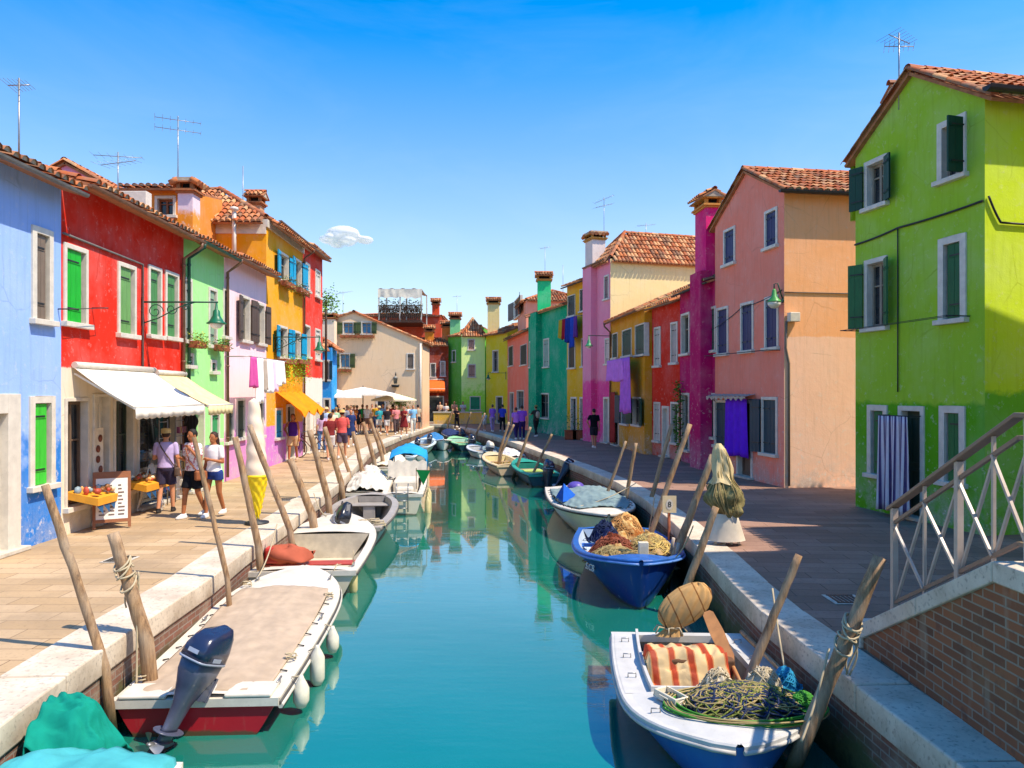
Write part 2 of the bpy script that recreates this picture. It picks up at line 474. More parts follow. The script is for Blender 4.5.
def gutter(f, root, z, mat, u0=None, u1=None, v=-.36, r=.065, pipe=None, name='gutter'):
    u0 = 0 if u0 is None else u0; u1 = f.L if u1 is None else u1
    mb = MB(); n = 7; vs = []
    for u in (u0, u1):
        for k in range(n):
            a = math.pi + math.pi*k/(n-1); vs.append(f.p(u, v+r*math.cos(a), z+r*math.sin(a)))
    mb.add(vs, [(k, k+1, n+k+1, n+k) for k in range(n-1)])
    vs2 = [V3(p)+V3((0,0,.012)) for p in vs]; mb.add(vs2, [(k, k+1, n+k+1, n+k) for k in range(n-1)])
    for u in (u0, u1): mb.add([f.p(u, v+r*math.cos(math.pi+math.pi*k/(n-1)), z+r*math.sin(math.pi+math.pi*k/(n-1))) for k in range(n)], [tuple(range(n))])
    mb.build(name, mat, root, fix=False)
    if pipe is not None:
        p = MB(); u = pipe
        p.tube([f.p(u, v, z-.05), f.p(u, v, z-.14), f.p(u, -.07, z-.42), f.p(u, -.07, .12)], .042, 8)
        for zz in (1.2, 3.2, z-.6): p.tube([f.p(u, -.07, zz), f.p(u, -.07, zz+.05)], .053, 8)
        p.build('downpipe', mat, root)

def house(name, label, A, B, dep, ze, kind, rise, wm, front=(), sideR=(), sideL=(), over=.32, gut=None, pipe=None, cat='house', seed=0,
          sidem=None, tile=True, hole_extra=(), pitch=.2, group=None, wallz0=0.0):
    """front etc: list of ('win'|'door', pxrect, kwargs)"""
    ff = Face(A, B); V = ff.V
    C_ = (ff.B + V*dep); D_ = (ff.A + V*dep)
    fr = Face(ff.B, C_); fb = Face(C_, D_); fl = Face(D_, ff.A)
    root = empty(name, tuple((ff.A+ff.B)/2), label, cat, group)
    L = ff.L
    holes = {id(ff): list(hole_extra), id(fr): [], id(fl): []}
    for f, lst in ((ff, front), (fr, sideR), (fl, sideL)):
        for k, px, kw in lst:
            kw = dict(kw); rt = kw.pop('rect', None) or f.rect(*px)
            if k == 'win': window(f, root, px, rect=rt, **kw); holes[id(f)].append((rt[0]+.01, rt[1]-.0, rt[2]-.01, rt[3]-.01))
            else: door(f, root, px, rect=rt, **kw); holes[id(f)].append((rt[0]+.01, 0.0, rt[2]-.01, rt[3]-.01))
    zr = ze + rise
    if kind == 'gable':  pf = [(0, ze), (L/2, zr), (L, ze)]; ps = [(0, ze), (dep, ze)]
    elif kind == 'eave': pf = [(0, ze), (L, ze)]; ps = [(0, ze), (dep/2, zr), (dep, ze)]
    elif kind == 'mono': pf = [(0, ze), (L, ze)]; ps = [(0, ze), (dep, zr)]
    else: pf = [(0, ze), (L, ze)]; ps = [(0, ze), (dep, ze)]
    mb = MB(); wallmesh(mb, ff, pf, holes[id(ff)], wallz0)
    mb.cur = 1
    wallmesh(mb, fr, ps, holes[id(fr)], wallz0)
    pl = [(dep-u, z) for u, z in ps][::-1]
    wallmesh(mb, fl, pl, holes[id(fl)], wallz0)
    pb = [(L-u, z) for u, z in pf][::-1] if kind != 'mono' else [(0, zr), (L, zr)]
    wallmesh(mb, fb, pb, (), wallz0)
    mb.build('wall', [wm, sidem or wm], root, fix=False)
    t = MB(); P = ff.p; e = .10; zo = .06
    if kind == 'gable':
        sl = rise/(L/2)
        slope(t, P(0,-e,ze+zo), P(0,dep,ze+zo), P(L/2,-e,zr+zo), P(L/2,dep,zr+zo), over, seed, pitch)
        slope(t, P(L,dep,ze+zo), P(L,-e,ze+zo), P(L/2,dep,zr+zo), P(L/2,-e,zr+zo), over, seed+1, pitch)
        ridge(t, P(L/2,-e,zr+.1), P(L/2,dep,zr+.1))
        # verge tiles up the gable
        ridge(t, P(-over*.9,-e+.02,ze-over*.9*sl+.1), P(L/2,-e+.02,zr+.12), .09, 3); ridge(t, P(L+over*.9,-e+.02,ze-over*.9*sl+.1), P(L/2,-e+.02,zr+.12), .09, 4)
    elif kind == 'eave':
        slope(t, P(0,0,ze+zo), P(L,0,ze+zo), P(0,dep/2,zr+zo), P(L,dep/2,zr+zo), over, seed, pitch)
        slope(t, P(L,dep,ze+zo), P(0,dep,ze+zo), P(L,dep/2,zr+zo), P(0,dep/2,zr+zo), over, seed+1, pitch)
        ridge(t, P(0,dep/2,zr+.1), P(L,dep/2,zr+.1))
    elif kind == 'mono':
        slope(t, P(0,0,ze+zo), P(L,0,ze+zo), P(0,dep,zr+zo), P(L,dep,zr+zo), over, seed, pitch)
    elif kind == 'hip':
        h = min(L, dep)/2
        a, b = (P(h,dep/2,zr+zo), P(L-h,dep/2,zr+zo)) if L > dep else (P(L/2,h,zr+zo), P(L/2,dep-h,zr+zo))
        if L > dep: q = [(P(0,0,ze+zo),P(L,0,ze+zo),a,b),(P(L,0,ze+zo),P(L,dep,ze+zo),b,b),(P(L,dep,ze+zo),P(0,dep,ze+zo),b,a),(P(0,dep,ze+zo),P(0,0,ze+zo),a,a)]
        else: q = [(P(0,0,ze+zo),P(L,0,ze+zo),a,a),(P(L,0,ze+zo),P(L,dep,ze+zo),a,b),(P(L,dep,ze+zo),P(0,dep,ze+zo),b,b),(P(0,dep,ze+zo),P(0,0,ze+zo),b,a)]
        for i, (x0, x1, r0, r1) in enumerate(q): slope(t, x0, x1, r0, r1, over, seed+i, pitch)
        ridge(t, a+V3((0,0,.05)), b+V3((0,0,.05)))
        for x, r_ in ((P(0,0,ze), a), (P(L,0,ze), a if L <= dep else b), (P(0,dep,ze), b if L <= dep else a), (P(L,dep,ze), b)): ridge(t, x+V3((0,0,.1)), r_+V3((0,0,.1)), .1)
    roof = t.build('roof', TM, root, fix=False) if tile else None
    if gut is not None: gutter(ff, root, ze - .02 - (.16*over if kind == 'eave' else 0), gut, pipe=pipe, v=-over-.0, r=.048)
    return root, ff, fr, fl, roof

def awning(f, root_label, px_u, z_at, out, z_front, mat, name='shop_awning', valance=.2, arms=True, scal=True):
    u0, u1 = px_u; root = empty(name, tuple(f.p((u0+u1)/2, 0, z_at)), root_label, 'awning')
    mb = MB(); n = 24
    def fn(a, b):
        u = u0+(u1-u0)*a; sag = -.04*math.sin(math.pi*b)*(1+.3*math.sin(a*9))
        return f.p(u, -.02-(out-.02)*b, z_at+(z_front-z_at)*b + sag)
    mb.grid(fn, n, 8)
    def fv(a, b):
        u = u0+(u1-u0)*a; z = z_front - .015 - (valance*(.86+.14*abs(math.sin(a*math.pi*(u1-u0)/.26))) if b > .5 else 0)
        return f.p(u, -out-.012+.015*math.sin(a*40)*b, z)
    mb.grid(fv, 96, 1)
    c = mb.build('canopy', mat, root, fix=False)
    sd = c.modifiers.new('t', 'SOLIDIFY'); sd.thickness = .012
    a = MB(); a.tube([f.p(u0, -out, z_front), f.p(u1, -out, z_front)], .028, 8); a.tube([f.p(u0, -.06, z_at+.03), f.p(u1, -.06, z_at+.03)], .06, 8)
    a.build('roller_bar', WPAINT, root)
    for u in (u0+.06, u1-.06):
        b = MB(); b.bar(f.p(u, -.03, z_at-.12), f.p(u, -out, z_front-.035), .035); b.build('arm', WPAINT, root)
    return root

def tvaerial(px, base, top, d, label, booms=2, w=22, name='television_aerial', tilt=.1, color=None):
    """mast with yagi booms; pixels measured from the photo at distance d"""
    b = D(px, base, d); t = D(px, top, d); root = empty(name, tuple(b), label, 'aerial')
    m = MB(); m.tube([b - V3((0,0,.6)), t], .015, 6); m.build('mast', GALV, root)
    q = random.Random(px); k = d/F
    for i in range(booms):
        z = t - V3((0,0,.12 + i*.32*(b-t).length/ max(1, booms)))
        a = MB(); h = w*k/2; an = q.uniform(-.5, .5); X = V3((math.cos(an), math.sin(an), tilt)); Y = V3((-math.sin(an), math.cos(an), 0))
        a.tube([z - X*h, z + X*h], .009, 6)
        for j in range(7):
            c = z + X*h*(-1+2*j/6); l = .32 - .02*j; a.tube([c - Y*l, c + Y*l], .004, 4)
        a.build('antenna_boom', GALV, root)
    return root

def lamp_bracket(f, u, z, out, label, shade_mat, root_name='wall_lamp', scroll=True, drop=.25):
    root = empty(root_name, tuple(f.p(u, 0, z)), label, 'street lamp')
    m = MB(); m.tube([f.p(u, 0, z), f.p(u, -out, z)], .02, 6)
    m.obox(f.p(u-.04, -.02, z-.5), f.U*.08, f.V*.04, (0,0,.6))
    if scroll:
        for (c, r, s) in ((.28, .17, 1), (.62, .12, -1), (.92, .08, 1)):
            if c < out:
                pts = []
                for i in range(22):
                    a = s*i*.42; rr = r*(1-i/26); pts.append(f.p(u, -c - rr*math.cos(a), z-.03-r + rr*math.sin(a)))
                m.tube(pts, .011, 5)
        m.tube([f.p(u, -.02, z-.45), f.p(u, -.35, z-.34), f.p(u, -.8, z-.1), f.p(u, -1.1, z-.01)], .014, 5)
    m.build('bracket', GIRON, root)
    h = MB(); o = f.p(u, -out+.03, z-drop)
    h.lathe(o, [(.02, drop-.02), (.03, .1), (.07, .06), (.08, -.04), (.15, -.16), (.21, -.2), (.2, -.215), (.14, -.18)], 14); h.build('lamp_shade', shade_mat, root)
    b = MB(); b.lathe(o, [(.0, -.32), (.09, -.3), (.14, -.22), (.135, -.19)], 12); b.build('lamp_globe', paint('milk_glass', 'DAD6C8', .3, .05), root)
    return root

LEAF = {}
def leafmat(c):
    if c in LEAF: return LEAF[c]
    t = NT('foliage'); v = t.coord(); n = t.noise(v, 9, 3)
    LEAF[c] = t.out(t.mix(t.ramp(n, .35, .7), shade(lin(c), .6), shade(lin(c), 1.5)), .6, .3); return LEAF[c]
def foliage(mb, fn, n, size, q):
    for _ in range(n):
        c = V3(fn()); a = q.uniform(0, 6.28); b = q.uniform(-1, 1)
        X = V3((math.cos(a), math.sin(a), b*.5)).normalized()*size*q.uniform(.6, 1.3); Y = V3((-math.sin(a)*b, math.cos(a)*b, q.uniform(-1, .6))).normalized()*size*.5
        mb.add([c-X*.5, c+Y*.5, c+X*.5, c-Y*.5], [(0,1,2,3)])
def planter(f, u0, u1, z, label, fc, fl=None, drop=.5, up=.3, name='window_box', n=260, root=None):
    """flower box with trailing leaves fixed under a window"""
    root = empty(name, tuple(f.p((u0+u1)/2, 0, z)), label, 'window box'); q = random.Random(int(u0*100))
    m = MB(); f.box(m, u0, u1, -.3, -.08, z, z+.16); m.build('trough', paint('terracotta', '9A5636', .85, .2), root, bevel=.01)
    g = MB(); foliage(g, lambda: f.p(q.uniform(u0-.05, u1+.05), q.uniform(-.38, -.05), z+.1+q.triangular(-drop, up, .05)), n, .07, q)
    g.build('trailing_leaves', leafmat(fc), root, fix=False)
    if fl:
        g = MB(); foliage(g, lambda: f.p(q.uniform(u0, u1), q.uniform(-.4, -.08), z+.12+q.uniform(-drop*.5, up)), n//4, .05, q); g.build('flowers', paint('petals', fl, .7), root, fix=False)
    return root
# ---------------------------------------------------------------- the setting
LQ = [(-3.8,-8),(-3.84,5.4),(-3.94,6.5),(-4.02,8),(-4.06,10),(-4.2,11.6),(-4.36,14.9),(-4.75,20.3),(-5.4,26),(-5.95,30.8),(-6.25,36),(-6.25,42),(-5.95,48),(-5.7,53),(-5.75,54.4)]
RQ = [(3.05,-8),(3.02,5),(2.95,6.3),(2.86,8.4),(2.9,9.7),(3.01,11.5),(3.1,14.1),(3.12,17.2),(2.9,20.6),(2.36,24.3),(1.8,27.5),(1.17,30.8),(.3,35.5),(-.8,41),(-2.0,46),(-3.3,51),(-4.5,55),(-5.4,57.2),(-60,57.6)]
def pavement(c1, c2, c3, name, rw, bw, rot=0):
    t = NT(name); v = t.coord(rot=(0,0,rot))
    br = t.n('ShaderNodeTexBrick', Vector=v, Scale=1.0); br.offset = .5
    br.inputs['Brick Width'].default_value = bw; br.inputs['Row Height'].default_value = rw
    br.inputs['Mortar Size'].default_value = .006; br.inputs['Mortar Smooth'].default_value = .3; br.inputs['Bias'].default_value = -.1
    br.inputs['Color1'].default_value = (*lin(c1), 1); br.inputs['Color2'].default_value = (*lin(c2), 1); br.inputs['Mortar'].default_value = (*lin(c3), 1)
    n = t.noise(v, .8, 5, .65); f = t.noise(v, 22, 4)
    col = t.mix(t.ramp(n, .4, .66, 0, .75), br.outputs[0], shade(lin(c1), .58))
    col = t.mix(t.ramp(f, .55, .75, 0, .5), col, shade(lin(c2), .55))
    return t.out(col, .8, .25, t.bump(br.outputs[1], -.5, .006, t.bump(f, .25, .006)))
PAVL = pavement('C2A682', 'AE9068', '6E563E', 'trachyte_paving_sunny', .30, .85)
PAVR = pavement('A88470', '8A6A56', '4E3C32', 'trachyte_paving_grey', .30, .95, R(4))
def kerbmat():
    t = NT('istrian_stone'); v = t.coord(); n = t.noise(v, 1.6, 5, .65); f = t.noise(v, 26, 4)
    z = t.n('ShaderNodeSeparateXYZ', Vector=v).outputs[2]
    col = t.mix(t.ramp(n, .4, .7), (.70, .60, .46), (.50, .40, .29))
    col = t.mix(t.math('MULTIPLY', t.ramp(z, -.03, -.2, 0, .6), t.ramp(n, .35, .6, .3, 1)), col, (.22, .16, .1))
    col = t.mix(t.ramp(f, .55, .7, 0, .65), col, (.25, .2, .16)); g_ = t.noise(v, 5, 6, .75); col = t.mix(t.ramp(g_, .54, .72, 0, .45), col, (.30, .24, .17))
    return t.out(col, .75, .3, t.bump(f, .35, .006, t.bump(n, .3, .02)))
KERB = kerbmat()
def quaywall():
    t = NT('quay_brick'); sp_ = t.n('ShaderNodeSeparateXYZ', Vector=t.coord()); cb_ = t.n('ShaderNodeCombineXYZ', X=t.math('SUBTRACT', sp_.outputs[1], sp_.outputs[0]), Y=sp_.outputs[2]); v = cb_.outputs[0]
    br = t.n('ShaderNodeTexBrick', Vector=v, Scale=1.0)
    br.inputs['Brick Width'].default_value = .26; br.inputs['Row Height'].default_value = .075; br.inputs['Mortar Size'].default_value = .008
    br.inputs['Color1'].default_value = (.23, .09, .06, 1); br.inputs['Color2'].default_value = (.16, .09, .06, 1); br.inputs['Mortar'].default_value = (.24, .2, .16, 1)
    z = t.n('ShaderNodeSeparateXYZ', Vector=t.coord()).outputs[2]; n = t.noise(t.coord(), 2.2, 5, .7); f = t.noise(t.coord(), 18, 3)
    zz = t.math('ADD', z, t.ramp(n, .3, .7, -.14, .14))
    col = t.mix(t.ramp(n, .5, .7, 0, .8), br.outputs[0], (.3, .24, .17))
    col = t.mix(t.ramp(zz, -.42, -.6), col, (.10, .10, .035))
    col = t.mix(t.ramp(zz, -.68, -.8), col, (.025, .045, .015))
    return t.out(col, .85, .3, t.bump(br.outputs[1], -.6, .01, t.bump(f, .5, .02)))
QW = quaywall()
def resample(pl, step):
    out = [V3((*pl[0], 0))]; 
    for a, b in zip(pl, pl[1:]):
        a = V3((*a, 0)); b = V3((*b, 0)); n = max(1, int((b-a).length/step))
        for i in range(1, n+1): out.append(a + (b-a)*i/n)
    return out
def quay(pl, side, far, name, pav, kw):
    pts = resample(pl, 1.35); nr = []
    for i, p in enumerate(pts):
        t = (pts[min(i+1, len(pts)-1)] - pts[max(i-1, 0)]).normalized(); nr.append(V3((t.y, -t.x, 0))*side)   # towards land
    q = random.Random(3)
    mb = MB()
    for i in range(len(pts)-1):
        a, b = pts[i], pts[i+1]; na, nb = nr[i], nr[i+1]; t = (b-a).normalized()*.006; j = q.uniform(-.006, .006)
        A_, B_ = a - na*.03 + t, b - nb*.03 - t; C_, D_ = b + nb*kw - t, a + na*kw + t
        up = V3((0,0,.012+j)); dn = V3((0,0,-.24))
        vs = [A_+dn, B_+dn, C_+dn, D_+dn, A_+up, B_+up, C_+up, D_+up]
        mb.add(vs, [(0,3,2,1),(4,5,6,7),(0,1,5,4),(1,2,6,5),(2,3,7,6),(3,0,4,7)])
    structure(mb.build('quay_kerb', KERB, bevel=.018))
    w = MB()
    for i in range(len(pts)-1):
        a, b = pts[i], pts[i+1]; w.add([a+V3((0,0,-3)), b+V3((0,0,-3)), b+V3((0,0,-.2)), a+V3((0,0,-.2))], [(0,1,2,3)])
    structure(w.build('quay_wall', QW))
    g = MB()
    for i in range(len(pts)-1):
        a, b = pts[i]+nr[i]*.2, pts[i+1]+nr[i+1]*.2
        if abs(b.y-a.y) < .08: fa, fb = V3((a.x, 400, 0)), V3((b.x, 400, 0))
        else: fa, fb = V3((far, a.y, 0)), V3((far, b.y, 0))
        g.add([a, b, fb, fa], [(0,1,2,3)])
    if side > 0:
        a = pts[next(i for i, p in enumerate(pts) if p.y > 57.1)]
        g.add([(a.x, a.y, 0), (far, a.y, 0), (far, 400, 0), (a.x, 400, 0)], [(0,1,2,3)])
    structure(g.build(name, pav))
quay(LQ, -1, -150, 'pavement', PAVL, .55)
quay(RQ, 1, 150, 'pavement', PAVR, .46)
def watermat():
    t = NT('canal_water'); v = t.coord()
    a = t.noise(t.coord((.9, 2.6, 1)), 1.5, 3, .5); b = t.noise(t.coord((1, 2.0, 1)), 7, 3, .5)
    n = t.noise(v, .18, 3)
    col = t.mix(t.ramp(n, .35, .65), (.008, .18, .145), (.006, .14, .085))
    t.b.inputs['IOR'].default_value = 1.5; t.b.inputs['Coat Weight'].default_value = 1.0; t.b.inputs['Coat IOR'].default_value = 1.6; t.b.inputs['Coat Roughness'].default_value = .02
    return t.out(col, .035, .75, t.bump(a, .11, .05, t.bump(b, .06, .02, t.bump(t.noise(t.coord((1, 1.6, 1)), 26, 2), .02, .01))))
mb = MB(); mb.add([(-3000,-3000,WZ),(3000,-3000,WZ),(3000,3000,WZ),(-3000,3000,WZ)], [(0,1,2,3)]); structure(mb.build('canal_water', watermat()))

# bridge landing and stair at the right edge
SB = NT('bridge_brick'); sp_ = SB.n('ShaderNodeSeparateXYZ', Vector=SB.coord()); cb_ = SB.n('ShaderNodeCombineXYZ', X=sp_.outputs[1], Y=sp_.outputs[2]); v = cb_.outputs[0]
br = SB.n('ShaderNodeTexBrick', Vector=v, Scale=1.0)
for k, val in (('Brick Width', .25), ('Row Height', .072), ('Mortar Size', .007), ('Bias', -.2)): br.inputs[k].default_value = val
br.inputs['Color1'].default_value = (.32, .12, .055, 1); br.inputs['Color2'].default_value = (.13, .065, .04, 1); br.inputs['Mortar'].default_value = (.30, .24, .17, 1)
n1 = SB.noise(SB.coord(), 1.8, 5, .7); n2 = SB.noise(SB.coord(), 9, 3); n3 = SB.noise(SB.coord((3, 3, .6)), 2, 3)
c_ = SB.mix(SB.ramp(n1, .5, .75, 0, .3), br.outputs[0], (.30, .19, .09)); c_ = SB.mix(SB.ramp(n2, .58, .75, 0, .6), c_, (.14, .07, .05)); c_ = SB.mix(SB.ramp(n3, .6, .72, 0, .35), c_, (.4, .32, .22))
SBM = SB.out(c_, .85, .2, SB.bump(br.outputs[1], -.7, .008, SB.bump(n2, .3, .01)))
root = empty('canal_bridge', (3.45, 4.5, 0), 'brick bridge stair with pale stone coping at the right edge', 'bridge')
y0, y1, zt = 7.2, 5.22, 1.3
mb = MB(); xs = (3.42, 3.72)
prof = [(y0, .0), (y0, .10), (y1, zt-.14), (2.2, zt-.14), (2.2, 0)]
n = len(prof); vs = [(xs[0], y, z) for y, z in prof] + [(xs[1], y, z) for y, z in prof]
mb.add(vs, [tuple(range(n)), tuple(range(n, 2*n))] + [(i, (i+1) % n, (i+1) % n+n, i+n) for i in range(n)])
mb.box((-3.3, -2.0, .55), (3.42, .9, .95)); mb.box((3.42, -2, .02), (3.72, 2.2, 1.15))
mb.build('brick_wall', SBM, root)
mb = MB()
def cop(a, b, w0=3.385, w1=3.78):
    ya, za, yb, zb = a[0], a[1], b[0], b[1]
    vs = [(w0, ya, za), (w1, ya, za), (w1, yb, zb), (w0, yb, zb)]; vs += [(x, y, z+.15) for x, y, z in vs]
    mb.add(vs, [(0,3,2,1),(4,5,6,7),(0,1,5,4),(1,2,6,5),(2,3,7,6),(3,0,4,7)])
for i in range(2):
    a = y0 + (y1-y0)*i/2 - (.004 if i else 0); b = y0 + (y1-y0)*(i+1)/2 + .004
    zf = lambda y: .10 + (zt-.24)*(y0-y)/(y0-y1)
    cop((a, zf(a)), (b, zf(b)))
cop((y1-.0, zt-.14), (3.7, zt-.14)); cop((3.69, zt-.14), (2.2, zt-.14))
mb.box((3.385, y0, .0), (3.78, y0+.14, .26))
mb.build('coping', KERB, root, bevel=.012)
mb = MB()
for i in range(8): mb.box((3.72, y0-.25*(i+1), 0.003), (5.4, y0-.25*i, .155*(i+1)))
mb.box((3.72, -2, .9), (5.4, y0-2.0, 1.24))
mb.build('stair_flight', STONE, root, bevel=.01)
RAIL2 = paint('sunlit_railing_paint', 'BBA795', .4, .12, .5)  # railing brown lightened, sun on the lattice bars put into the colour
RAIL = paint('brown_railing_paint', '8A6F5C', .4, .12, .5)
rl = empty('stair_railing', (3.58, 6.0, .6), 'brown metal railing with crossed bars up the bridge stair', 'railing')
def rz(y): return .25 + 1.05*(y0-y)/(y0-y1) if y > y1 else 1.3
ys = [6.93, 6.42, 5.93, 5.5, 5.12, 4.7, 4.3, 3.9]
X = 3.58
mb = MB(); hr = lambda y: rz(y) + (1.02 if y > y1 else 1.02)
mb.obox((X-.045, 7.0, hr(7.0)), (.09,0,0), (0, y1-7.0, hr(y1)-hr(7.0)), (0,0,.035)); mb.obox((X-.045, y1, hr(y1)), (.09,0,0), (0, 3.9-y1, 0), (0,0,.035))
mb.build('handrail', RAIL, rl, bevel=.006)
for off, nm in ((.13, 'lower_rail'), (.88, 'upper_rail')):
    mb = MB(); mb.bar((X, 6.93, rz(6.93)+off), (X, y1, rz(y1)+off), .03); mb.bar((X, y1, rz(y1)+off), (X, 3.9, rz(3.9)+off), .03); mb.build(nm, RAIL, rl)
for i, y in enumerate(ys):
    mb = MB(); w = .05 if i % 2 == 0 else .024; mb.box((X-w/2, y-w/2, rz(y)-.08), (X+w/2, y+w/2, hr(y))); mb.build('baluster', RAIL2, rl)
for a, b in zip(ys, ys[1:]):
    for s in (0, 1):
        za, zb = (rz(a)+.13, rz(b)+.88) if s else (rz(a)+.88, rz(b)+.13)
        mb = MB(); x = X + (.012 if s else -.012); mb.bar((x, a, za), (x, b, zb), .022); mb.build('cross_bar', RAIL2, rl)

# ---------------------------------------------------------------- left row
GR = '2E8B2A'; LG = '6FA05A'
W_ = lambda px, **k: ('win', px, k)
D_ = lambda px, **k: ('door', px, k)
m = stucco('blue_render', '96B6EC', low='2E7CCC', zs=1.7, blend=.4, dirt=.12)
r1, f1, *_ = house('corner_house', 'pale blue house at the left edge with deep blue foot', (-7.75, 5.5), (-7.8, 12.8), 5, 6.0, 'eave', .75, m,
    [W_((31,228,52,321), style='half', shc='7A6A5A', fw=.11), W_((28.5,396,54,486), style='half', shc='3FBF35', fw=.12), D_((-30,394,19,555), col='E6E2D8', fw=.3)], gut=GREYG, over=.45, seed=1)
m = stucco('red_render', 'DA2E1A', low='E2D3B8', zs=2.93, blend=.015, dirt=.1)
r2, f2, *_ = house('shop_house', 'red house with green shutters above the awning shop', (-7.8, 12.8), (-7.9, 17.8), 5, 6.2, 'eave', .75, m,
    [W_((62.8,246,87,324), style='half', shc='1FB02C'), W_((117,264,135.3,335), style='half', shc=LG), W_((147.6,266.5,161,336), style='half', shc='4E8A4E'), W_((164.6,272,178,338), style='half', shc='4E8A4E'),
     W_((64,398,88,506), sash='6E5A48', fw=.06), D_((92.5,394,109,518), col='E8DFD0', fw=.05), W_((113,398,133,492), sash='3C4A40', fw=.06), D_((137,396,176,512), glass=True, fw=.06)], gut=COPPER, pipe=4.85, over=.5, seed=2)
m = stucco('light_green_render', 'A2E88A', dirt=.1)
r3, f3, *_ = house('terraced_house', 'mint green house between the red and the pale pink one', (-7.9, 17.8), (-8.0, 20.55), 5, 6.25, 'eave', .75, m,
    [W_((183.5,278,191.5,341), style='half', shc='C8D8C0'), W_((208,288,216.5,346), style='half', shc='8CA888'), W_((186,353,193,366), style='closed', shc='2E8A58'), W_((210,360,216,372), style='closed', shc='2E8A58'), D_((188,405,204,496), col='9AD68A'), W_((210,412,219,440), style='closed', shc='3E9E5E')], gut=GIRON, pipe=.15, over=.45, seed=3)
m = stucco('pale_pink_render', 'FBD4D6', low='D98CC0', zs=1.35, blend=.1, dirt=.1)
r4, f4, *_ = house('terraced_house', 'pale pink house with dark brown shutters and washing', (-8.0, 20.55), (-8.12, 24.45), 5, 6.35, 'eave', .75, m,
    [W_((222.5,288,228.5,337), style='closed', shc='5A4A40'), W_((240,296,249.5,341), style='open', shc='5A4A40'), W_((256.3,303,264,344), style='open', shc='5A4A40'),
     W_((225,410,233,442), style='closed', shc='3C4A34'), W_((236,398,244.5,438), style='closed', shc='3C4A34'), W_((257.5,394,263,436), style='closed', shc='3C4A34')], gut=COPPER, pipe=.1, over=.45, seed=4)
m = stucco('orange_yellow_render', 'EDA21A', low='CC78C8', zs=1.35, blend=.02, dirt=.12)
r5, f5, _, f5l, _ = house('corner_house', 'orange yellow three storey house with turquoise shutters and hipped tile roof', (-8.12, 24.45), (-8.25, 29.2), 6.5, 8.2, 'hip', 1.5, m,
    [W_((278.5,253,287.8,282), style='open', shc='159CC4'), W_((293.3,259,301,289), style='open', shc='159CC4'), W_((277.7,326,287,358), style='open', shc='159CC4'), W_((292.5,331,300,359), style='open', shc='159CC4'), W_((274.8,408,282,438), style='closed', shc='18A0D0'), D_((286,404,294,455), glass=True)],
    gut=COPPER, pipe=4.7, over=.45, seed=5)
mb = MB(); f = f5l; f.box(mb, 0, f.L, -.06, .0, 7.72, 8.2); f5.box(mb, -.06, f5.L, -.06, 0, 7.95, 8.2); mb.build('cornice', WPAINT, r5)
m = stucco('scarlet_render', 'E03A26', low='EADFCB', zs=3.1, blend=.02, dirt=.12)
r6, f6, *_ = house('terraced_house', 'tall scarlet house with white framed windows at the end of the left row', (-8.25, 29.2), (-8.38, 32.7), 6.5, 8.35, 'eave', 1.1, m,
    [W_((305,263,309.4,291), style='closed', shc='D8D0C0'), W_((315,270,320,297), style='closed', shc='D8D0C0'), W_((304,325,309.6,357), style='glass'), W_((315,329,320,360), style='closed', shc='D8D0C0'), D_((305.5,402,309.5,446), col='E8E0D0'), D_((313,402,319,444), col='E8E0D0')], gut=COPPER, over=.35, seed=6)
# houses behind the left row
m = stucco('rose_render', 'E79CC0', dirt=.15)
house('back_house', 'rose gabled house top behind the red house roof', (-14.6, 22), (-11.9, 22), 6, 8.5, 'gable', .75, m, over=.12, seed=7)
m = stucco('orange_render', 'E08A34', dirt=.15)
rb, fb_, *_ = house('roof_room', 'orange rooftop room with a dark window behind the mint house', (-11.6, 21.9), (-9.75, 21.9), 3, 8.45, 'mono', .5, m, [W_((155,196,176,216), sash='8A4A20')], over=.3, seed=8)
planter(fb_, .5, 1.5, 7.15, 'rooftop window box of yellow flowers on the orange room', '6F7A20', 'E8C820', .2, .35)
r = empty('chimney_stack', (-9.35, 21.2, 6.3), 'pale pink chimney with a tile cap and orange foot beside the orange roof room', 'chimney')
chimney(r, r, -9.25, 21.2, 6.3, 8.55, .42, .5, 'E3C9CC', mat=stucco('pinkish_render', 'E6CBD0', low='E8902A', zs=1.3), style='flare')
r = empty('chimney_stack', (-10.1, 29.2, 8.5), 'small brick chimney on the hipped roof of the orange house', 'chimney')
chimney(r, r, -10.1, 29.2, 8.6, 10.25, .5, .5, 'C49068')
r = empty('stove_pipe', (-9.0, 24.2, 6.8), 'white stove pipe rising in front of the orange house side', 'stove pipe')
mb = MB(); mb.tube([(-9.05, 24.1, 6.7), (-9.05, 24.1, 8.35)], .07, 10); mb.lathe((-9.05, 24.1, 8.35), [(.07,0),(.07,.05),(.15,.08),(.13,.16),(.0,.2)], 12); mb.build('pipe', WPAINT, r)
r = empty('air_conditioner', (-10.6, 19.2, 6.9), 'white air conditioning unit on the roof behind the red house', 'air conditioner')
mb = MB(); P = D(133, 205, 19.2); mb.box(P - V3((.42, .15, .35)), P + V3((.42, .15, .33))); c = mb.build('casing', WPAINT, r, bevel=.02)
mb = MB()
for i in range(7): mb.tube([P + V3((-.12, -.16, 0)) + V3((.25*math.cos(a)*(i/7), 0, .25*math.sin(a)*(i/7))) for a in [k*.35 for k in range(19)]], .006, 4)
mb.build('fan_grille', IRON, r)
mb = MB(); mb.box(P - V3((.3,.1,1.2)), P - V3((-.3,-.1,.35))); mb.build('stand', GALV, r)

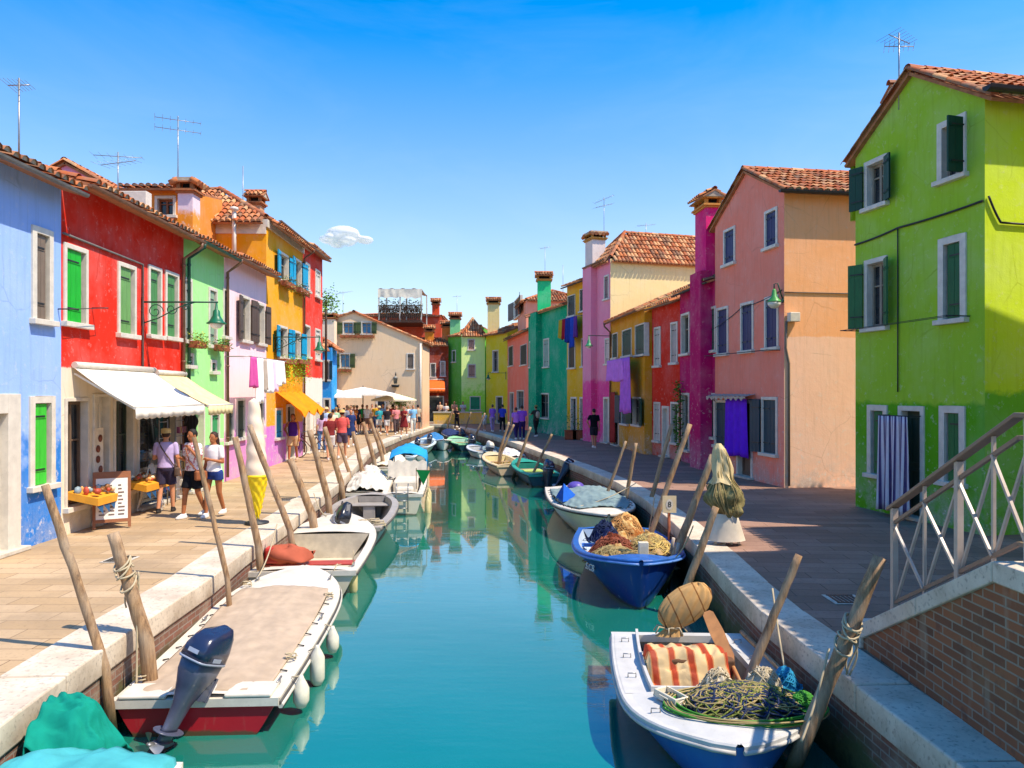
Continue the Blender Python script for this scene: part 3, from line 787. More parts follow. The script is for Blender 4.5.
# ---------------------------------------------------------------- right row
DG = '0B4230'; NV = '22285C'; DT = '123C4C'
m = stucco('lime_green_render', '9CC432', low='62A81A', zs=2.28, blend=.04, dirt=.2)
ms = stucco('lime_sun_shade_render', 'D6EC2C', low='7CC02A', zs=2.5, blend=.05, dirt=.08)  # side wall: sunlit yellow and the shaded green below put into the colour
g1, h1, h1r, *_ = house('corner_house', 'bright lime green gabled house at the right edge with green shutters', (7.52, 16.2), (8.21, 12.85), 5.5, 7.62, 'gable', 1.1, m,
    [W_((865,158,888,206), style='open', shc=DG, ang=.35, fw=.1), W_((938,118,967,178), style='openr', shc=DG, ang=1.5, fw=.12), W_((865,258,888,328), style='open', shc='2A6A3A', ang=.5, fw=.1), W_((939,236,967,320), style='halfr', shc='0A5E34', fw=.13),
     W_((868,405,888,475), style='halfr', shc='0C6A38', fw=.12), D_((899,406,925,521), col='3A4A3A', fw=.1), W_((940,406,966,483), style='halfr', shc='0C6A38', fw=.13)], over=.3, seed=11, sidem=ms, gut=None)
gutter(h1r, g1, 7.66, BLACKG, u0=-.3, v=-.34, r=.09)
for z, t_ in ((7.5, 0),):
    mb = MB(); ff = h1; mb.tube([ff.p(-.22, .1, 7.55), ff.p(-.22, .1, 6.3)], .06, 8); mb.build('downpipe', paint('green_pipe', '7FA81C', .5), g1)
chimney(g1, g1, 8.9, 16.6, 7.6, 9.25, .55, .55, 'A8482E')
m = stucco('salmon_render', 'F28C74', dirt=.22); ms = stucco('apricot_render', 'F8B078', low='F8C4A2', zs=3.95, blend=.015, dirt=.15, patch=None)
g2, h2, h2r, *_ = house('corner_house', 'salmon and apricot gabled house with navy shutters and a purple door curtain', (6.45, 23.5), (7.1, 19.3), 6, 7.74, 'gable', 1.1, m,
    [W_((724,228,735.6,264), style='closed', shc=NV), W_((765,209,778,247), style='closed', shc=NV), W_((717,307,728.7,354), style='closed', shc=NV), W_((741,302,754,351), style='closed', shc=NV), W_((765,296,779,348), style='closed', shc=NV),
     W_((715,400,729,446), style='closed', shc=DT), D_((737,400,753,479), col='6A5648'), W_((762,397,778,454), style='closedl', shc=DT, ang=.1)], over=.3, seed=13, sidem=ms)
gutter(h2r, g2, 7.68, BLACKG, u0=-.3, v=-.32, r=.07)
m = stucco('magenta_render', 'C01660', low='C05078', zs=.9, blend=.25, dirt=.15)
g3, h3, *_ = house('terraced_house', 'deep magenta house with a tall magenta chimney breast', (6.13, 27), (6.45, 23.5), 6, 6.05, 'eave', 1.0, m,
    [W_((681.5,313,690,354), style='glass'), W_((707,307,716,351), style='halfr', shc='4A6A5A'), W_((682,393,689.5,450), style='glass'), W_((706,393,715,437), style='closedl', shc='163A34')], over=.3, seed=14, gut=BLACKG)
ua, ub = h3.hit(701, HY)[0], h3.hit(712, HY)[0]
mb = MB(); h3.box(mb, ua, ub, -.38, 0, 0, 6.4); mb.build('chimney_breast', m, g3)
c = h3.p((ua+ub)/2, 0.05, 0); chimney(g3, g3, c.x, c.y, 6.2, 8.85, ub-ua, .5, 'D0187A', U=h3.U, mat=stucco('bright_magenta_render', 'E01A74', dirt=.1), capmat=paint('ochre_cap', 'D08A3A', .8))
m = stucco('vermilion_render', 'D8321C', low='C85A40', zs=.8, blend=.3, dirt=.2)
g4, h4, *_ = house('terraced_house', 'vermilion house with white framed windows between ochre and magenta', (5.6, 29.6), (6.13, 27), 6, 5.85, 'eave', 1.2, m,
    [W_((654.4,327,661,366), style='closed', shc='C8C0B4'), W_((671,322,678,363), style='closed', shc='B8A8A0'), W_((654.2,402,660.6,441), style='closed', shc='C8C0B4'), D_((662.3,406,669.5,459), col='E0D8CC'), W_((671,402,679,443), style='glass')], over=.3, seed=15, gut=COPPER)
m = stucco('ochre_render', 'D8961C', dirt=.2)
g5, h5, *_ = house('terraced_house', 'ochre house with dark green shutters and violet sheets hung out', (4.75, 35.5), (5.3, 29.6), 6, 5.85, 'eave', 1.3, m,
    [W_((612.5,333,618,358), style='closed', shc=DG, fw=.05), W_((622.5,329,632,356), style='closed', shc=DG, fw=.05), W_((635.5,324,645,355), style='closed', shc=DG, fw=.05), D_((613.5,396,619,441), col='5A3A2A'), W_((621.5,394,628.5,424), style='closedl', shc=DT), W_((633,397,641,425), style='open', shc=DG)], over=.35, seed=16, gut=COPPER, pipe=.1)
m = stucco('rose_pink_render', 'F090A8', low='EE4A90', zs=3.05, blend=.1, dirt=.15); ms = stucco('cream_side_render', 'F2D896', dirt=.15)
g6, h6, h6r, *_ = house('tall_house', 'tall rose pink house with a cream side wall and hipped tile roof', (3.92, 38.2), (4.72, 35.5), 7, 8.9, 'hip', 1.5, m,
    [W_((604.3,275,609.2,299), style='closed', shc='8A6A6A'), W_((605.2,338,610,364), style='closed', shc='D8C0B8'), D_((603.7,397,609.7,445), col='D8D0C8')], over=.3, seed=17, sidem=ms, gut=COPPER)
ua, ub = 0.02, h6.hit(596.5, HY)[0]
mb = MB(); h6.box(mb, ua, ub, -.3, 0, 0, 8.85); mb.build('chimney_breast', m, g6)
c = h6.p((ua+ub)/2+.15, .1, 0); chimney(g6, g6, c.x, c.y, 8.8, 10.55, .95, .7, 'E6D6CC', U=h6.U, style='flare', mat=stucco('chalky_render', 'E0D0C8'), capmat=paint('ochre_brick', 'C08A40', .8))
m = stucco('golden_render', 'E4AC1E', dirt=.15)
g7, h7, *_ = house('terraced_house', 'golden yellow house with black shutters and blue and red washing', (3.05, 41), (3.92, 38.2), 6, 8.3, 'eave', 1.0, m,
    [W_((568,295,575.5,316), style='closed', shc='1A2A24', fw=.04), W_((580,288.5,587,311), style='closed', shc='1A2A24', fw=.04), W_((568.5,341,575.5,368), style='closed', shc='1A2A24'), W_((581.5,338,586.5,366.5), style='closed', shc='1A2A24'), D_((571,397,577,437), glass=True), D_((580,397,586,439), col='8A7A5A')], over=.35, seed=18, gut=BLACKG)
m = stucco('teal_green_render', '06A070', dirt=.18)
g8, h8, *_ = house('terraced_house', 'teal green house with a bright green chimney', (1.06, 48), (3.05, 41), 6, 7.35, 'eave', 1.0, m,
    [W_((529.6,341,534.5,367), style='glass'), W_((543.7,338.5,549.3,367), style='closed', shc='8AA898'), W_((539,393,549,418), style='openl', shc='0E2A24')], over=.25, seed=19)
ua, ub = h8.hit(535.5, HY)[0], h8.hit(541.5, HY)[0]
mb = MB(); h8.box(mb, ua, ub, -.35, 0, 0, 7.4); mb.build('chimney_breast', m, g8)
c = h8.p((ua+ub)/2+.5, .2, 0); chimney(g8, g8, c.x, c.y, 7.4, 9.7, .8, .75, '28D080', U=(1,0,0), capmat=paint('ochre_brick', 'C08A40', .8))
m = stucco('coral_render', 'F07E62', dirt=.15)
g9, h9, *_ = house('terraced_house', 'coral house with dark shutters beside the teal one', (-.35, 57), (1.06, 48), 5, 6.5, 'eave', .9, m,
    [W_((508.8,346,513.3,366), style='closed', shc='1E2A2A', fw=.04), W_((520.5,344.5,527,365), style='closed', shc='1E2A2A', fw=.04), W_((517,390,524,410), style='glass'), D_((510,392,514,428), glass=True)], over=.3, seed=20, gut=COPPER)
m = stucco('peach_render', 'F0A080', dirt=.15)
house('back_house', 'peach upper house with a black shutter behind the coral and teal houses', (.45, 57.5), (1.0, 52.5), 4.5, 9.0, 'hip', .9, m, [W_((514.5,298,520.5,317), style='open', shc='1A2428')], over=.25, seed=21)
m = stucco('lemon_render', 'DCC828', dirt=.15)
g10, h10, *_ = house('terraced_house', 'narrow lemon yellow house next to the pale green corner house', (-2.1, 60), (-.35, 57), 5, 7.1, 'eave', .9, m,
    [W_((492.5,350,498.5,372), style='glass'), D_((496,396,503,424), glass=True)], over=.3, seed=22, gut=COPPER)
r = empty('chimney_stack', (-1.6, 60, 7), 'tall cream chimney with a flared top above the lemon yellow house', 'chimney')
chimney(r, r, -1.5, 60.2, 7, 10.0, .95, .9, 'F0D890', capmat=paint('ochre_brick', 'C08A40', .8))
m = stucco('pale_lime_render', 'E6FF9A', low='A8F048', zs=2.6, blend=.5, dirt=.1); ms = stucco('grass_green_render', '5FB03A', dirt=.2)
g11, h11, _, h11l, _ = house('corner_house', 'pale green corner house with an orange hipped roof at the canal bend', (-4.1, 60), (-2.2, 60.2), 4.6, 7.15, 'hip', 1.3, m,
    [W_((467.6,339,475,350), style='closed', shc='B88A78'), W_((467.6,364,475.8,377), style='closed', shc='B88A78'), W_((469.6,396,480.7,409.5), style='closed', shc='149068')], over=.25, seed=23)
# grass green flank beside it
m = ms
g11b, *_ = house('side_wing', 'grass green wing with a green chimney left of the pale green house', (-5.3, 61.5), (-4.1, 60.0), 4, 7.1, 'eave', .8, m, [W_((452,350,456,362), style='closed', shc='3A6A2A')], over=.2, seed=24)
chimney(g11b, g11b, -4.7, 61.3, 7, 8.9, .8, .7, '7ED088')
m = stucco('brick_red_render', '9E3A1C', dirt=.25)
g12, h12, *_ = house('terraced_house', 'brick red house with an orange scalloped awning at the canal bend', (-7.5, 60.6), (-5.25, 60.9), 3, 6.3, 'eave', .6, m,
    [W_((430,363,436,377), style='glass'), W_((440,361,445.5,376), style='closed', shc='C8A890'), D_((428,396,444,421), glass=True)], over=.2, seed=25)
chimney(g12, g12, -6.9, 61.9, 6.3, 7.9, .7, .6, 'E08A2A'); chimney(g12, g12, -5.5, 62.3, 6.3, 8.3, .75, .6, 'E07A2A')
m = stucco('burnt_orange_render', 'D8502A', dirt=.2)
g13, h13, *_ = house('back_house', 'tall burnt orange house behind the cream gable at the canal bend', (-15, 65), (-6.2, 65), 7, 9.1, 'hip', .5, m, over=.15, seed=26)
chimney(g13, g13, -6.75, 65.6, 9.1, 10.6, .6, .6, 'D8502A')

# cream gabled house closing the quay
A0, B0 = V3((-12.8, 50, 0)), V3((-6.05, 50, 0)); fc = Face(A0, B0)
cr = empty('gabled_house', (-9.4, 50, 0), 'wide cream gabled house with olive shutters closing the left quay', 'house')
m = stucco('cream_render', 'F2CFA2', dirt=.18, low='E8B48C', zs=1.2, blend=.4)
up = fc.hit(354, HY)[0]; zp = fc.hit(354, 313)[1]; zr_ = fc.hit(421, 342)[1]; zl = fc.hit(330, 322)[1]; dp = 4.2
wins = [((342.5,321.5,354,334), 'open'), ((361,321.5,372,334), 'open'), ((339.5,353,350.5,368), 'open'), ((406.5,353,414.5,369), 'closed')]
hs = []
for px, st in wins:
    rt = fc.rect(*px); window(fc, cr, px, rect=rt, style=st, shc='4A5A2E' if st == 'open' else '7A6A5A', glass=paint('blue_pane', '4A86A8', .2)); hs.append((rt[0]+.01, rt[1], rt[2]-.01, rt[3]-.01))
rt = fc.rect(376, 396, 386, 430); door(fc, cr, None, rect=rt, glass=True); hs.append((rt[0]+.01, 0, rt[2]-.01, rt[3]-.01))
mb = MB(); wallmesh(mb, fc, [(0, zl), (up, zp), (fc.L, zr_)], hs)
fr_ = Face(B0, B0+V3((0,dp,0))); wallmesh(mb, fr_, [(0, zr_), (dp, zr_)]); fl_ = Face(A0+V3((0,dp,0)), A0); wallmesh(mb, fl_, [(0, zl), (dp, zl)])
fbk = Face(B0+V3((0,dp,0)), A0+V3((0,dp,0))); wallmesh(mb, fbk, [(0, zr_), (fc.L-up, zp), (fc.L, zl)])
mb.build('wall', m, cr, fix=False)
t = MB(); P = fc.p
slope(t, P(0,dp,zl+.06), P(0,-.1,zl+.06), P(up,dp,zp+.06), P(up,-.1,zp+.06), .25, 31); slope(t, P(fc.L,-.1,zr_+.06), P(fc.L,dp,zr_+.06), P(up,-.1,zp+.06), P(up,dp,zp+.06), .2, 32); ridge(t, P(up,-.1,zp+.1), P(up,dp,zp+.1))
t.build('roof', TM, cr, fix=False)
gutter(fr_, cr, zr_-.05, COPPER, v=-.2); mb = MB(); mb.tube([fc.p(fc.L-.12, -.08, zr_-.1), fc.p(fc.L-.12, -.08, .1)], .07, 8); mb.build('downpipe', WPAINT, cr)
chimney(cr, cr, -12.15, 49.4, 0, 7.75, .75, .7, 'F0D8B8', style='flare')
planter(fc, *(fc.hit(341, HY)[0], fc.hit(375, HY)[0]), fc.hit(350, 338)[1], 'long red flower box under the two upper cream house windows', '6A6A28', 'C83220', .35, .25, n=420)
planter(fc, *(fc.hit(337, HY)[0], fc.hit(352, HY)[0]), fc.hit(345, 372)[1], 'pink flower box under the lower left cream house window', '5A7A2A', 'E07A6A', .3, .25)
m = stucco('azure_render', '2E9AE0', dirt=.1)
house('small_house', 'narrow azure blue house behind the scarlet house corner', (-12.6, 40), (-9.75, 40.0), 1.2, 4.9, 'hip', .4, m, [W_((323,360,330,380), style='open', shc='1A4A5A'), D_((323,398,331,440), glass=True)], over=.45, seed=33)

# roof terrace
al = empty('roof_terrace', (-9.4, 62, 8.3), 'wooden roof terrace with white canopy and plants above the cream house', 'roof terrace')
P = lambda px, py, y=61: D(px, py, y)
a, b = P(378, 321), P(422, 321); x0, x1, zf = a.x, b.x, a.z
mb = MB(); mb.box((x0, 61, zf-.12), (x1, 65.2, zf)); mb.build('deck', WOODD, al)
zr2 = P(380, 306).z; ztop = P(380, 289).z
for y in (61.05, 64.9):
    for x in (x0+.06, (x0+x1)/2, x1-.06):
        mb = MB(); mb.box((x-.05, y-.05, zf), (x+.05, y+.05, ztop)); mb.build('post', WPAINT, al)
mb = MB(); n = 24
for i in range(n):
    x = x0 + (x1-x0)*i/n; w = (x1-x0)/n
    mb.bar((x, 61.02, zf+.1), (x+w, 61.02, zr2), .055); mb.bar((x+w, 61.06, zf+.1), (x, 61.06, zr2), .055)
mb.box((x0, 61, zr2), (x1, 61.08, zr2+.07)); mb.box((x0, 61, zf+.02), (x1, 61.08, zf+.1)); mb.build('railing', WOODD, al)
mb = MB(); mb.grid(lambda a, b: V3((x0+(x1-x0)*a, 60.95+4*b, ztop + .06*math.sin(a*25) - .1*math.sin(b*3.1))), 40, 6); mb.grid(lambda a, b: V3((x0+(x1-x0)*a, 60.94+.06*noise.noise(V3((a*9,b,0))), ztop - b*(.75+.35*noise.noise(V3((a*5,0,1)))))), 60, 3); mb.build('canopy', cloth('canvas_white', 'E6DEC8'), al, fix=False)
q = random.Random(5); mb = MB(); foliage(mb, lambda: (q.uniform(x0, x1), q.uniform(61.1, 61.6), zf+q.triangular(.05, 1.9, .9)), 1300, .2, q); mb.build('potted_plants', leafmat('6A7230'), al, fix=False)

# low yellow wall at the bend
lw = empty('parapet_wall', (-4.2, 58.3, 0), 'low yellow wall with pale coping in front of the pale green house', 'wall')
mb = MB(); mb.box((-6.15, 58.0, 0), (-2.35, 58.25, .86)); mb.build('wall', stucco('yellow_wash', 'F0C04A', dirt=.2), lw)
mb = MB(); mb.box((-6.2, 57.96, .862), (-2.3, 58.3, .96)); mb.build('coping', WHITE, lw)
# houses standing just outside the right edge of the picture; they shade the paving
m = stucco('ochre_pink_render', 'D89A70')
house('canalside_house', 'house beside the bridge foot beyond the right edge of the photo', (8.9, 9.3), (8.9, -3), 6, 9.2, 'eave', 1.2, m, [W_(None, rect=(3,3.4,4,4.9), style='closed', shc=DG), W_(None, rect=(7,3.4,8,4.9), style='closed', shc=DG), D_(None, rect=(5,0,6,2.2))], over=.45, seed=41, gut=COPPER)
m = stucco('sand_render', 'E0C090')
house('alley_house', 'house across the alley from the lime green house beyond the right edge', (8.95, 11.9), (8.95, 9.35), 6, 7.3, 'eave', 1.0, m, [W_(None, rect=(.8,3.4,1.7,4.8), style='closed', shc=DG)], over=.2, seed=42)
# ---------------------------------------------------------------- boats
def hullpaint(name, c, wl=None, grime=.3, rough=.35):
    c = lin(c); t = NT(name); v = t.coord(); n = t.noise(v, 2.5, 5, .65); f = t.noise(t.coord((3, 3, .6)), 6, 3)
    z = t.n('ShaderNodeSeparateXYZ', Vector=v).outputs[2]; zz = t.math('ADD', z, t.ramp(n, .3, .7, -.03, .03))
    col = t.mix(t.ramp(n, .45, .75, 0, grime), c, shade(c, .55)); col = t.mix(t.ramp(f, .6, .72, 0, grime*.6), col, (.3, .25, .18))
    if wl: col = t.mix(t.ramp(zz, .10, .115), lin(wl), col)
    col = t.mix(t.ramp(zz, .055, .03, 0, .85), col, (.06, .07, .03))
    return t.out(col, rough, .45, t.bump(n, .08, .01))
def half(t, tr, pw, m=.42):
    if t < m: s = t/m; return tr + (1-tr)*math.sin(s*math.pi/2)
    return max(.0, 1-((t-m)/(1-m))**pw)**.8
class Boat:
    def __init__(s, label, stern, bow, B, fb=.45, fbb=.7, tr=.85, pw=2.3, m=.42, hull=None, top=None, gw=.12, inside=None, name='motor_boat', fore=.35, side=0, rake=.3, cat='boat', group=None, aft=.1, sole=.08, rubc=None, sections=22, roll=0):
        st = V3((*stern, 0)); bw = V3((*bow, 0)); d = bw-st; s.L = d.length; s.B = B; s.fb, s.fbb, s.tr, s.pw, s.m = fb, fbb, tr, pw, m
        s.rake = rake; s.gw = gw; s.bow_r = .0
        rz = math.atan2(-d.x, d.y)
        s.root = empty(name, (st.x, st.y, WZ), label, cat, group, rz=rz, local=True)
        s.M = Matrix.Translation((st.x, st.y, WZ)) @ Matrix.Rotation(rz, 4, 'Z')
        N, K = sections, 7; top = top or WPAINT; inside = inside or top; hull = hull or top
        mb = MB(); ts = [1-(1-i/N)**1.25 for i in range(N+1)]
        def sec(t, a, sg):
            h = s.hw(t); x = h*(a**(.2+.32*min(1, t*1.6)))*(.84+.16*a); z = -.16 + (s.sz(t)+.16)*a**1.25
            y = t*s.L - rake*(1-a)*t**5
            return V3((sg*x, y, z))
        for sg in (-1, 1):
            g = [[sec(t, k/K, sg) for k in range(K+1)] for t in ts]
            vs = [p for r in g for p in r]
            mb.smooth = True; mb.add(vs, [(i*(K+1)+k, (i+1)*(K+1)+k, (i+1)*(K+1)+k+1, i*(K+1)+k+1) for i in range(N) for k in range(K)]); mb.smooth = False
        mb.add([sec(0, k/K, -1) for k in range(K, -1, -1)] + [sec(0, k/K, 1) for k in range(1, K+1)], [tuple(range(2*K+1))])
        mb.build('hull', hull, s.root)
        # gunwale: capped rim all round
        mb = MB(); pts = [(t, 1) for t in ts] + [(t, -1) for t in ts[::-1][1:]]
        def rim(t, sg, off, dz):
            h = max(s.hw(t) + off, 0.0); y = t*s.L + (off if t > .97 else 0) * .6
            return V3((sg*h, y, s.sz(t)+dz))
        cs = [(.03, -.05), (.035, .015), (.02, .03), (-gw, .03), (-gw, -.03)]
        for sg in (-1, 1):
            vs = [rim(t, sg, o, z) for t in ts for (o, z) in cs]; n = len(cs)
            mb.smooth = False; mb.add(vs, [(i*n+k, (i+1)*n+k, (i+1)*n+k+1, i*n+k+1) for i in range(len(ts)-1) for k in range(n-1)])
        w = s.hw(0); z = s.sz(0); mb.box((-w-.03, -.03, z-.05), (w+.03, .08, z+.031))
        mb.build('gunwale', top, s.root)
        # rubbing strake
        mb = MB()
        for sg in (-1, 1): mb.tube([rim(t, sg, .035, -.035) for t in ts], .02, 6)
        mb.build('rubbing_strake', rubc or paint('rubber_grey', '4A4844', .6), s.root)
        # interior
        mb = MB(); t0, t1 = aft, 1-fore; tt = [t0+(t1-t0)*i/12 for i in range(13)]
        s.sidew = side or gw
        def inn(t, sg, z): return V3((sg*max(.05, s.hw(t)-s.sidew), t*s.L, z))
        for sg in (-1, 1):
            vs = []
            for t in tt: vs += [inn(t, sg, s.sz(t)+.03), V3((sg*max(.05, (s.hw(t)-s.sidew)*.9), t*s.L, s.sz(t)*.62)), V3((sg*max(.04, (s.hw(t)-s.sidew)*.58), t*s.L, sole))]
            mb.add(vs, [(i*3+k, i*3+3+k, i*3+4+k, i*3+1+k) for i in range(12) for k in (0, 1)])
        vs = []
        for t in tt:
            w_ = max(.04, (s.hw(t)-s.sidew)*.58); vs += [V3((-w_, t*s.L, sole)), V3((w_, t*s.L, sole))]
        mb.add(vs, [(i*2, i*2+1, i*2+3, i*2+2) for i in range(12)])
        for t in (t0, t1):
            w_ = (s.hw(t)-s.sidew); mb.add([V3((-w_*.58, t*s.L, sole)), V3((w_*.58, t*s.L, sole)), V3((w_, t*s.L, s.sz(t)+.03)), V3((-w_, t*s.L, s.sz(t)+.03))], [(0,1,2,3)])
        mb.build('interior', inside, s.root)
        mb = MB()
        def deck(ta, tb, n):
            def fn(a, b):
                t = ta+(tb-ta)*b; w_ = max(s.hw(t)-gw*.3, 0.0); x = (2*a-1)*w_
                return V3((x, t*s.L, s.sz(t)+.026+.05*(1-(2*a-1)**2)*min(1, w_*2)))
            mb = MB(); mb.grid(fn, 8, n); mb.build('foredeck' if tb > .9 else 'aft_deck', top, s.root)
        if fore > .02: deck(t1, 1, 8)
        if aft > .02: deck(0, t0, 2)
        if side:
            for sg in (-1, 1):
                vs = []; mb = MB()
                for t in tt: vs += [V3((sg*(s.hw(t)-.01), t*s.L, s.sz(t)+.034)), inn(t, sg, s.sz(t)+.034)]
                mb.add(vs, [(i*2, i*2+1, i*2+3, i*2+2) for i in range(12)]); mb.build('side_deck', top, s.root)
            s.coam = []
        if side:
            c = MB()
            path = [inn(t, -1, s.sz(t)+.03) for t in tt] + [inn(t, 1, s.sz(t)+.03) for t in tt[::-1]]
            n = len(path)
            for i in range(n-1):
                a, b = path[i], path[i+1]; c.obox(a, b-a, ((b-a).cross(V3((0,0,1)))).normalized()*.03, (0,0,.07))
            c.build('coaming', top, s.root, bevel=.008)
    def hw(s, t): return s.B/2*half(t, s.tr, s.pw, s.m)
    def sz(s, t): return s.fb + (s.fbb-s.fb)*t**2
    def w(s, x, y, z): return s.M @ V3((x, y, z))          # local -> world
    def thwart(s, t, mat, wd=.26, z=None, name='seat'):
        mb = MB(); h = s.hw(t)-s.sidew+.02; z = z or s.sz(t)-.12; mb.box((-h, t*s.L-wd/2, z-.03), (h, t*s.L+wd/2, z)); mb.box((-h*.3, t*s.L-wd/2+.03, .06), (h*.3, t*s.L+wd/2-.03, z-.03)); return mb.build(name, mat, s.root, bevel=.01)
    def cleats(s, ts, mat=None):
        for t in ts:
            for sg in (-1, 1):
                mb = MB(); x = sg*(s.hw(t)-.06); y = t*s.L; z = s.sz(t)+.03; mb.tube([(x, y-.09, z+.04), (x, y+.09, z+.04)], .012, 6); mb.box((x-.012, y-.03, z), (x+.012, y+.03, z+.04)); mb.build('cleat', mat or GALV, s.root)
    def cover(s, t0, t1, mat, crown=.1, inset=.1, seed=1, fall=0.0, name='cover', wr=.012, bumps=()):
        mb = MB()
        def fn(a, b):
            t = t0+(t1-t0)*b; w_ = max(s.hw(t)-inset, .02); u = 2*a-1; x = u*w_; y = t*s.L
            z = s.sz(t)+.055+crown*(1-u*u)*(1-abs(2*b-1)**4*.6)
            for (bx, by, br, bh) in bumps: z += bh*math.exp(-((x-bx)**2+(y-by)**2)/(br*br))
            z += wr*(noise.noise(V3((x*5+seed, y*1.6, 0)))*1.5 + noise.noise(V3((x*11, y*4+seed, 3))) + 1.3*(.3-abs(noise.noise(V3((x*3.1+y*1.3, y*2.2-x, seed+7))))) + .8*(.3-abs(noise.noise(V3((x*6-y*2.3, y*4.2+x*2, seed+2))))))
            if fall and abs(u) > .93: z -= fall
            return V3((x, y, z))
        mb.grid(fn, 44, 70); o = mb.build(name, mat, s.root, fix=False)
        sd = o.modifiers.new('t', 'SOLIDIFY'); sd.thickness = .015
        # lacing hooks round the edge
        for i in range(9):
            t = t0+(t1-t0)*(i+.5)/9
            for sg in (-1, 1):
                h = MB(); x = sg*(s.hw(t)-inset+.0); h.tube([(x, t*s.L, s.sz(t)+.06), (x+sg*.07, t*s.L+.02, s.sz(t)+.04)], .008, 5); h.build('lacing_hook', IRON, o)
        return o
def outboard(parent, loc, k=1.0, lean=(0,0,0), cowl='262C3E', name='outboard_motor', legc='3A3C44', tiller=True, legk=1.0):
    """bracket and leg are the part; cowling, propeller and tiller its sub-parts"""
    M = Matrix.Translation(loc) @ (Matrix.Rotation(lean[2], 4, 'Z') @ Matrix.Rotation(lean[1], 4, 'Y') @ Matrix.Rotation(lean[0], 4, 'X')).to_4x4() @ Matrix.Scale(k, 4)
    LM = paint('motor_leg_paint', legc, .35, .15, .5); CM = paint('motor_cowl_paint', cowl, .22, .1, .6)
    def b_(mb, name, mat, par, **kw):
        mb.v = [tuple(M @ V3((v[0], v[1], v[2] if v[2] > -.05 else -.05+(v[2]+.05)*legk))) for v in mb.v]; return mb.build(name, mat, par, **kw)
    def loft(mb, secs, n=16):
        vs = []
        for (cx, cy, z, wx, wy, p, *r) in secs:
            for i in range(n):
                a = 2*math.pi*i/n; c, s_ = math.cos(a), math.sin(a)
                vs.append((cx + wx*abs(c)**p*(1 if c > 0 else -1), cy + wy*abs(s_)**p*(1 if s_ > 0 else -1), z + (r[0]*s_ if r else 0)))
        m = len(secs); mb.smooth = True; mb.add(vs, [(i*n+k_, i*n+(k_+1) % n, (i+1)*n+(k_+1) % n, (i+1)*n+k_) for i in range(m-1) for k_ in range(n)]); mb.smooth = False
        b = len(mb.v)-len(vs); mb.f += [tuple(b+i for i in range(n)), tuple(b+(m-1)*n+i for i in range(n))]; mb.m += [mb.cur]*2; mb.sm += [False]*2
    mb = MB()   # y<0 is aft
    loft(mb, [(0,-.21,.24,.15,.235,.42), (0,-.2,.10,.145,.22,.5), (0,-.2,-.02,.12,.17,.6), (0,-.19,-.3,.07,.12,.8), (0,-.19,-.62,.045,.11,.8), (0,-.19,-.66,.05,.13,.8)])
    loft(mb, [(0,-.19,-.66,.12,.2,.9), (0,-.19,-.68,.12,.2,.9)])                     # anti-ventilation plate
    loft(mb, [(0,-.19,-.68,.035,.1,.8), (0,-.19,-.8,.04,.12,.8)])
    mb.lathe((0,-.36,-.84), [(.03,0),(.055,.08),(.06,.2),(.045,.3),(.0,.38)], 10, ax=(0,1,0))
    mb.add([(-.008,-.27,-.86),(.008,-.27,-.86),(.006,-.24,-1.02),(-.006,-.24,-1.02),(-.008,-.1,-.86),(.008,-.1,-.86),(.006,-.14,-1.0),(-.006,-.14,-1.0)], [(0,1,2,3),(4,5,6,7),(0,3,7,4),(1,2,6,5),(3,2,6,7)])
    for sx in (-1, 1): mb.box((sx*.09-.015, -.1, -.2), (sx*.09+.015, .07, .06)); mb.box((sx*.09-.02, .03, -.22), (sx*.09+.02, .07, .08))
    mb.box((-.11, -.08, -.02), (.11, -.02, .04)); mb.tube([(-.12, -.03, .05), (.12, -.03, .05)], .02, 8)
    o = b_(mb, name, LM, parent)
    mb = MB(); loft(mb, [(0,-.22,.245,.165,.25,.42), (0,-.22,.36,.155,.25,.42), (0,-.21,.48,.13,.22,.45,.03), (0,-.2,.545,.1,.17,.5,.05), (0,-.19,.56,.05,.1,.6,.05)])
    mb.cur = 1; loft(mb, [(0,-.22,.225,.17,.256,.43), (0,-.22,.245,.17,.256,.43)])
    mb.box((.156, -.3, .26), (.166, -.16, .3)); mb.box((-.166, -.3, .26), (-.156, -.16, .3)); mb.box((-.06, -.474, .3), (.06, -.462, .34))
    b_(mb, 'cowling', [CM, paint('cowl_trim', '9AA0B0', .3)], o)
    mb = MB()
    for i in range(3):
        a0 = i*2.094
        def pb(u, v):
            r = .03+.12*v; a = a0 + (u-.5)*(1.1-.3*v); return V3((r*math.cos(a), -.40 + (u-.5)*.06, -.84 + r*math.sin(a)))
        mb.grid(pb, 4, 4)
    mb.lathe((0,-.44,-.84), [(.0,0),(.03,.02),(.035,.1)], 8, ax=(0,1,0)); pr = b_(mb, 'propeller', GALV, o, fix=False)
    if tiller:
        mb = MB(); mb.tube([(0, .03, .16), (.02, .25, .2), (.03, .5, .24)], [.022, .02, .018], 8); b_(mb, 'tiller', IRON, o)
    return o
def ropecoil(mb, c, r, turns=4, thick=.012, q=rnd, flat=.04, n=18):
    c = V3(c); pts = []
    for i in range(int(turns*n)):
        a = 2*math.pi*i/n; rr = r*(1+.1*math.sin(i*.37)) + q.uniform(-.01, .01); pts.append(c + V3((rr*math.cos(a), rr*.8*math.sin(a), flat*i/n/turns*2 + q.uniform(0, .01))))
    mb.tube(pts, thick, 5)
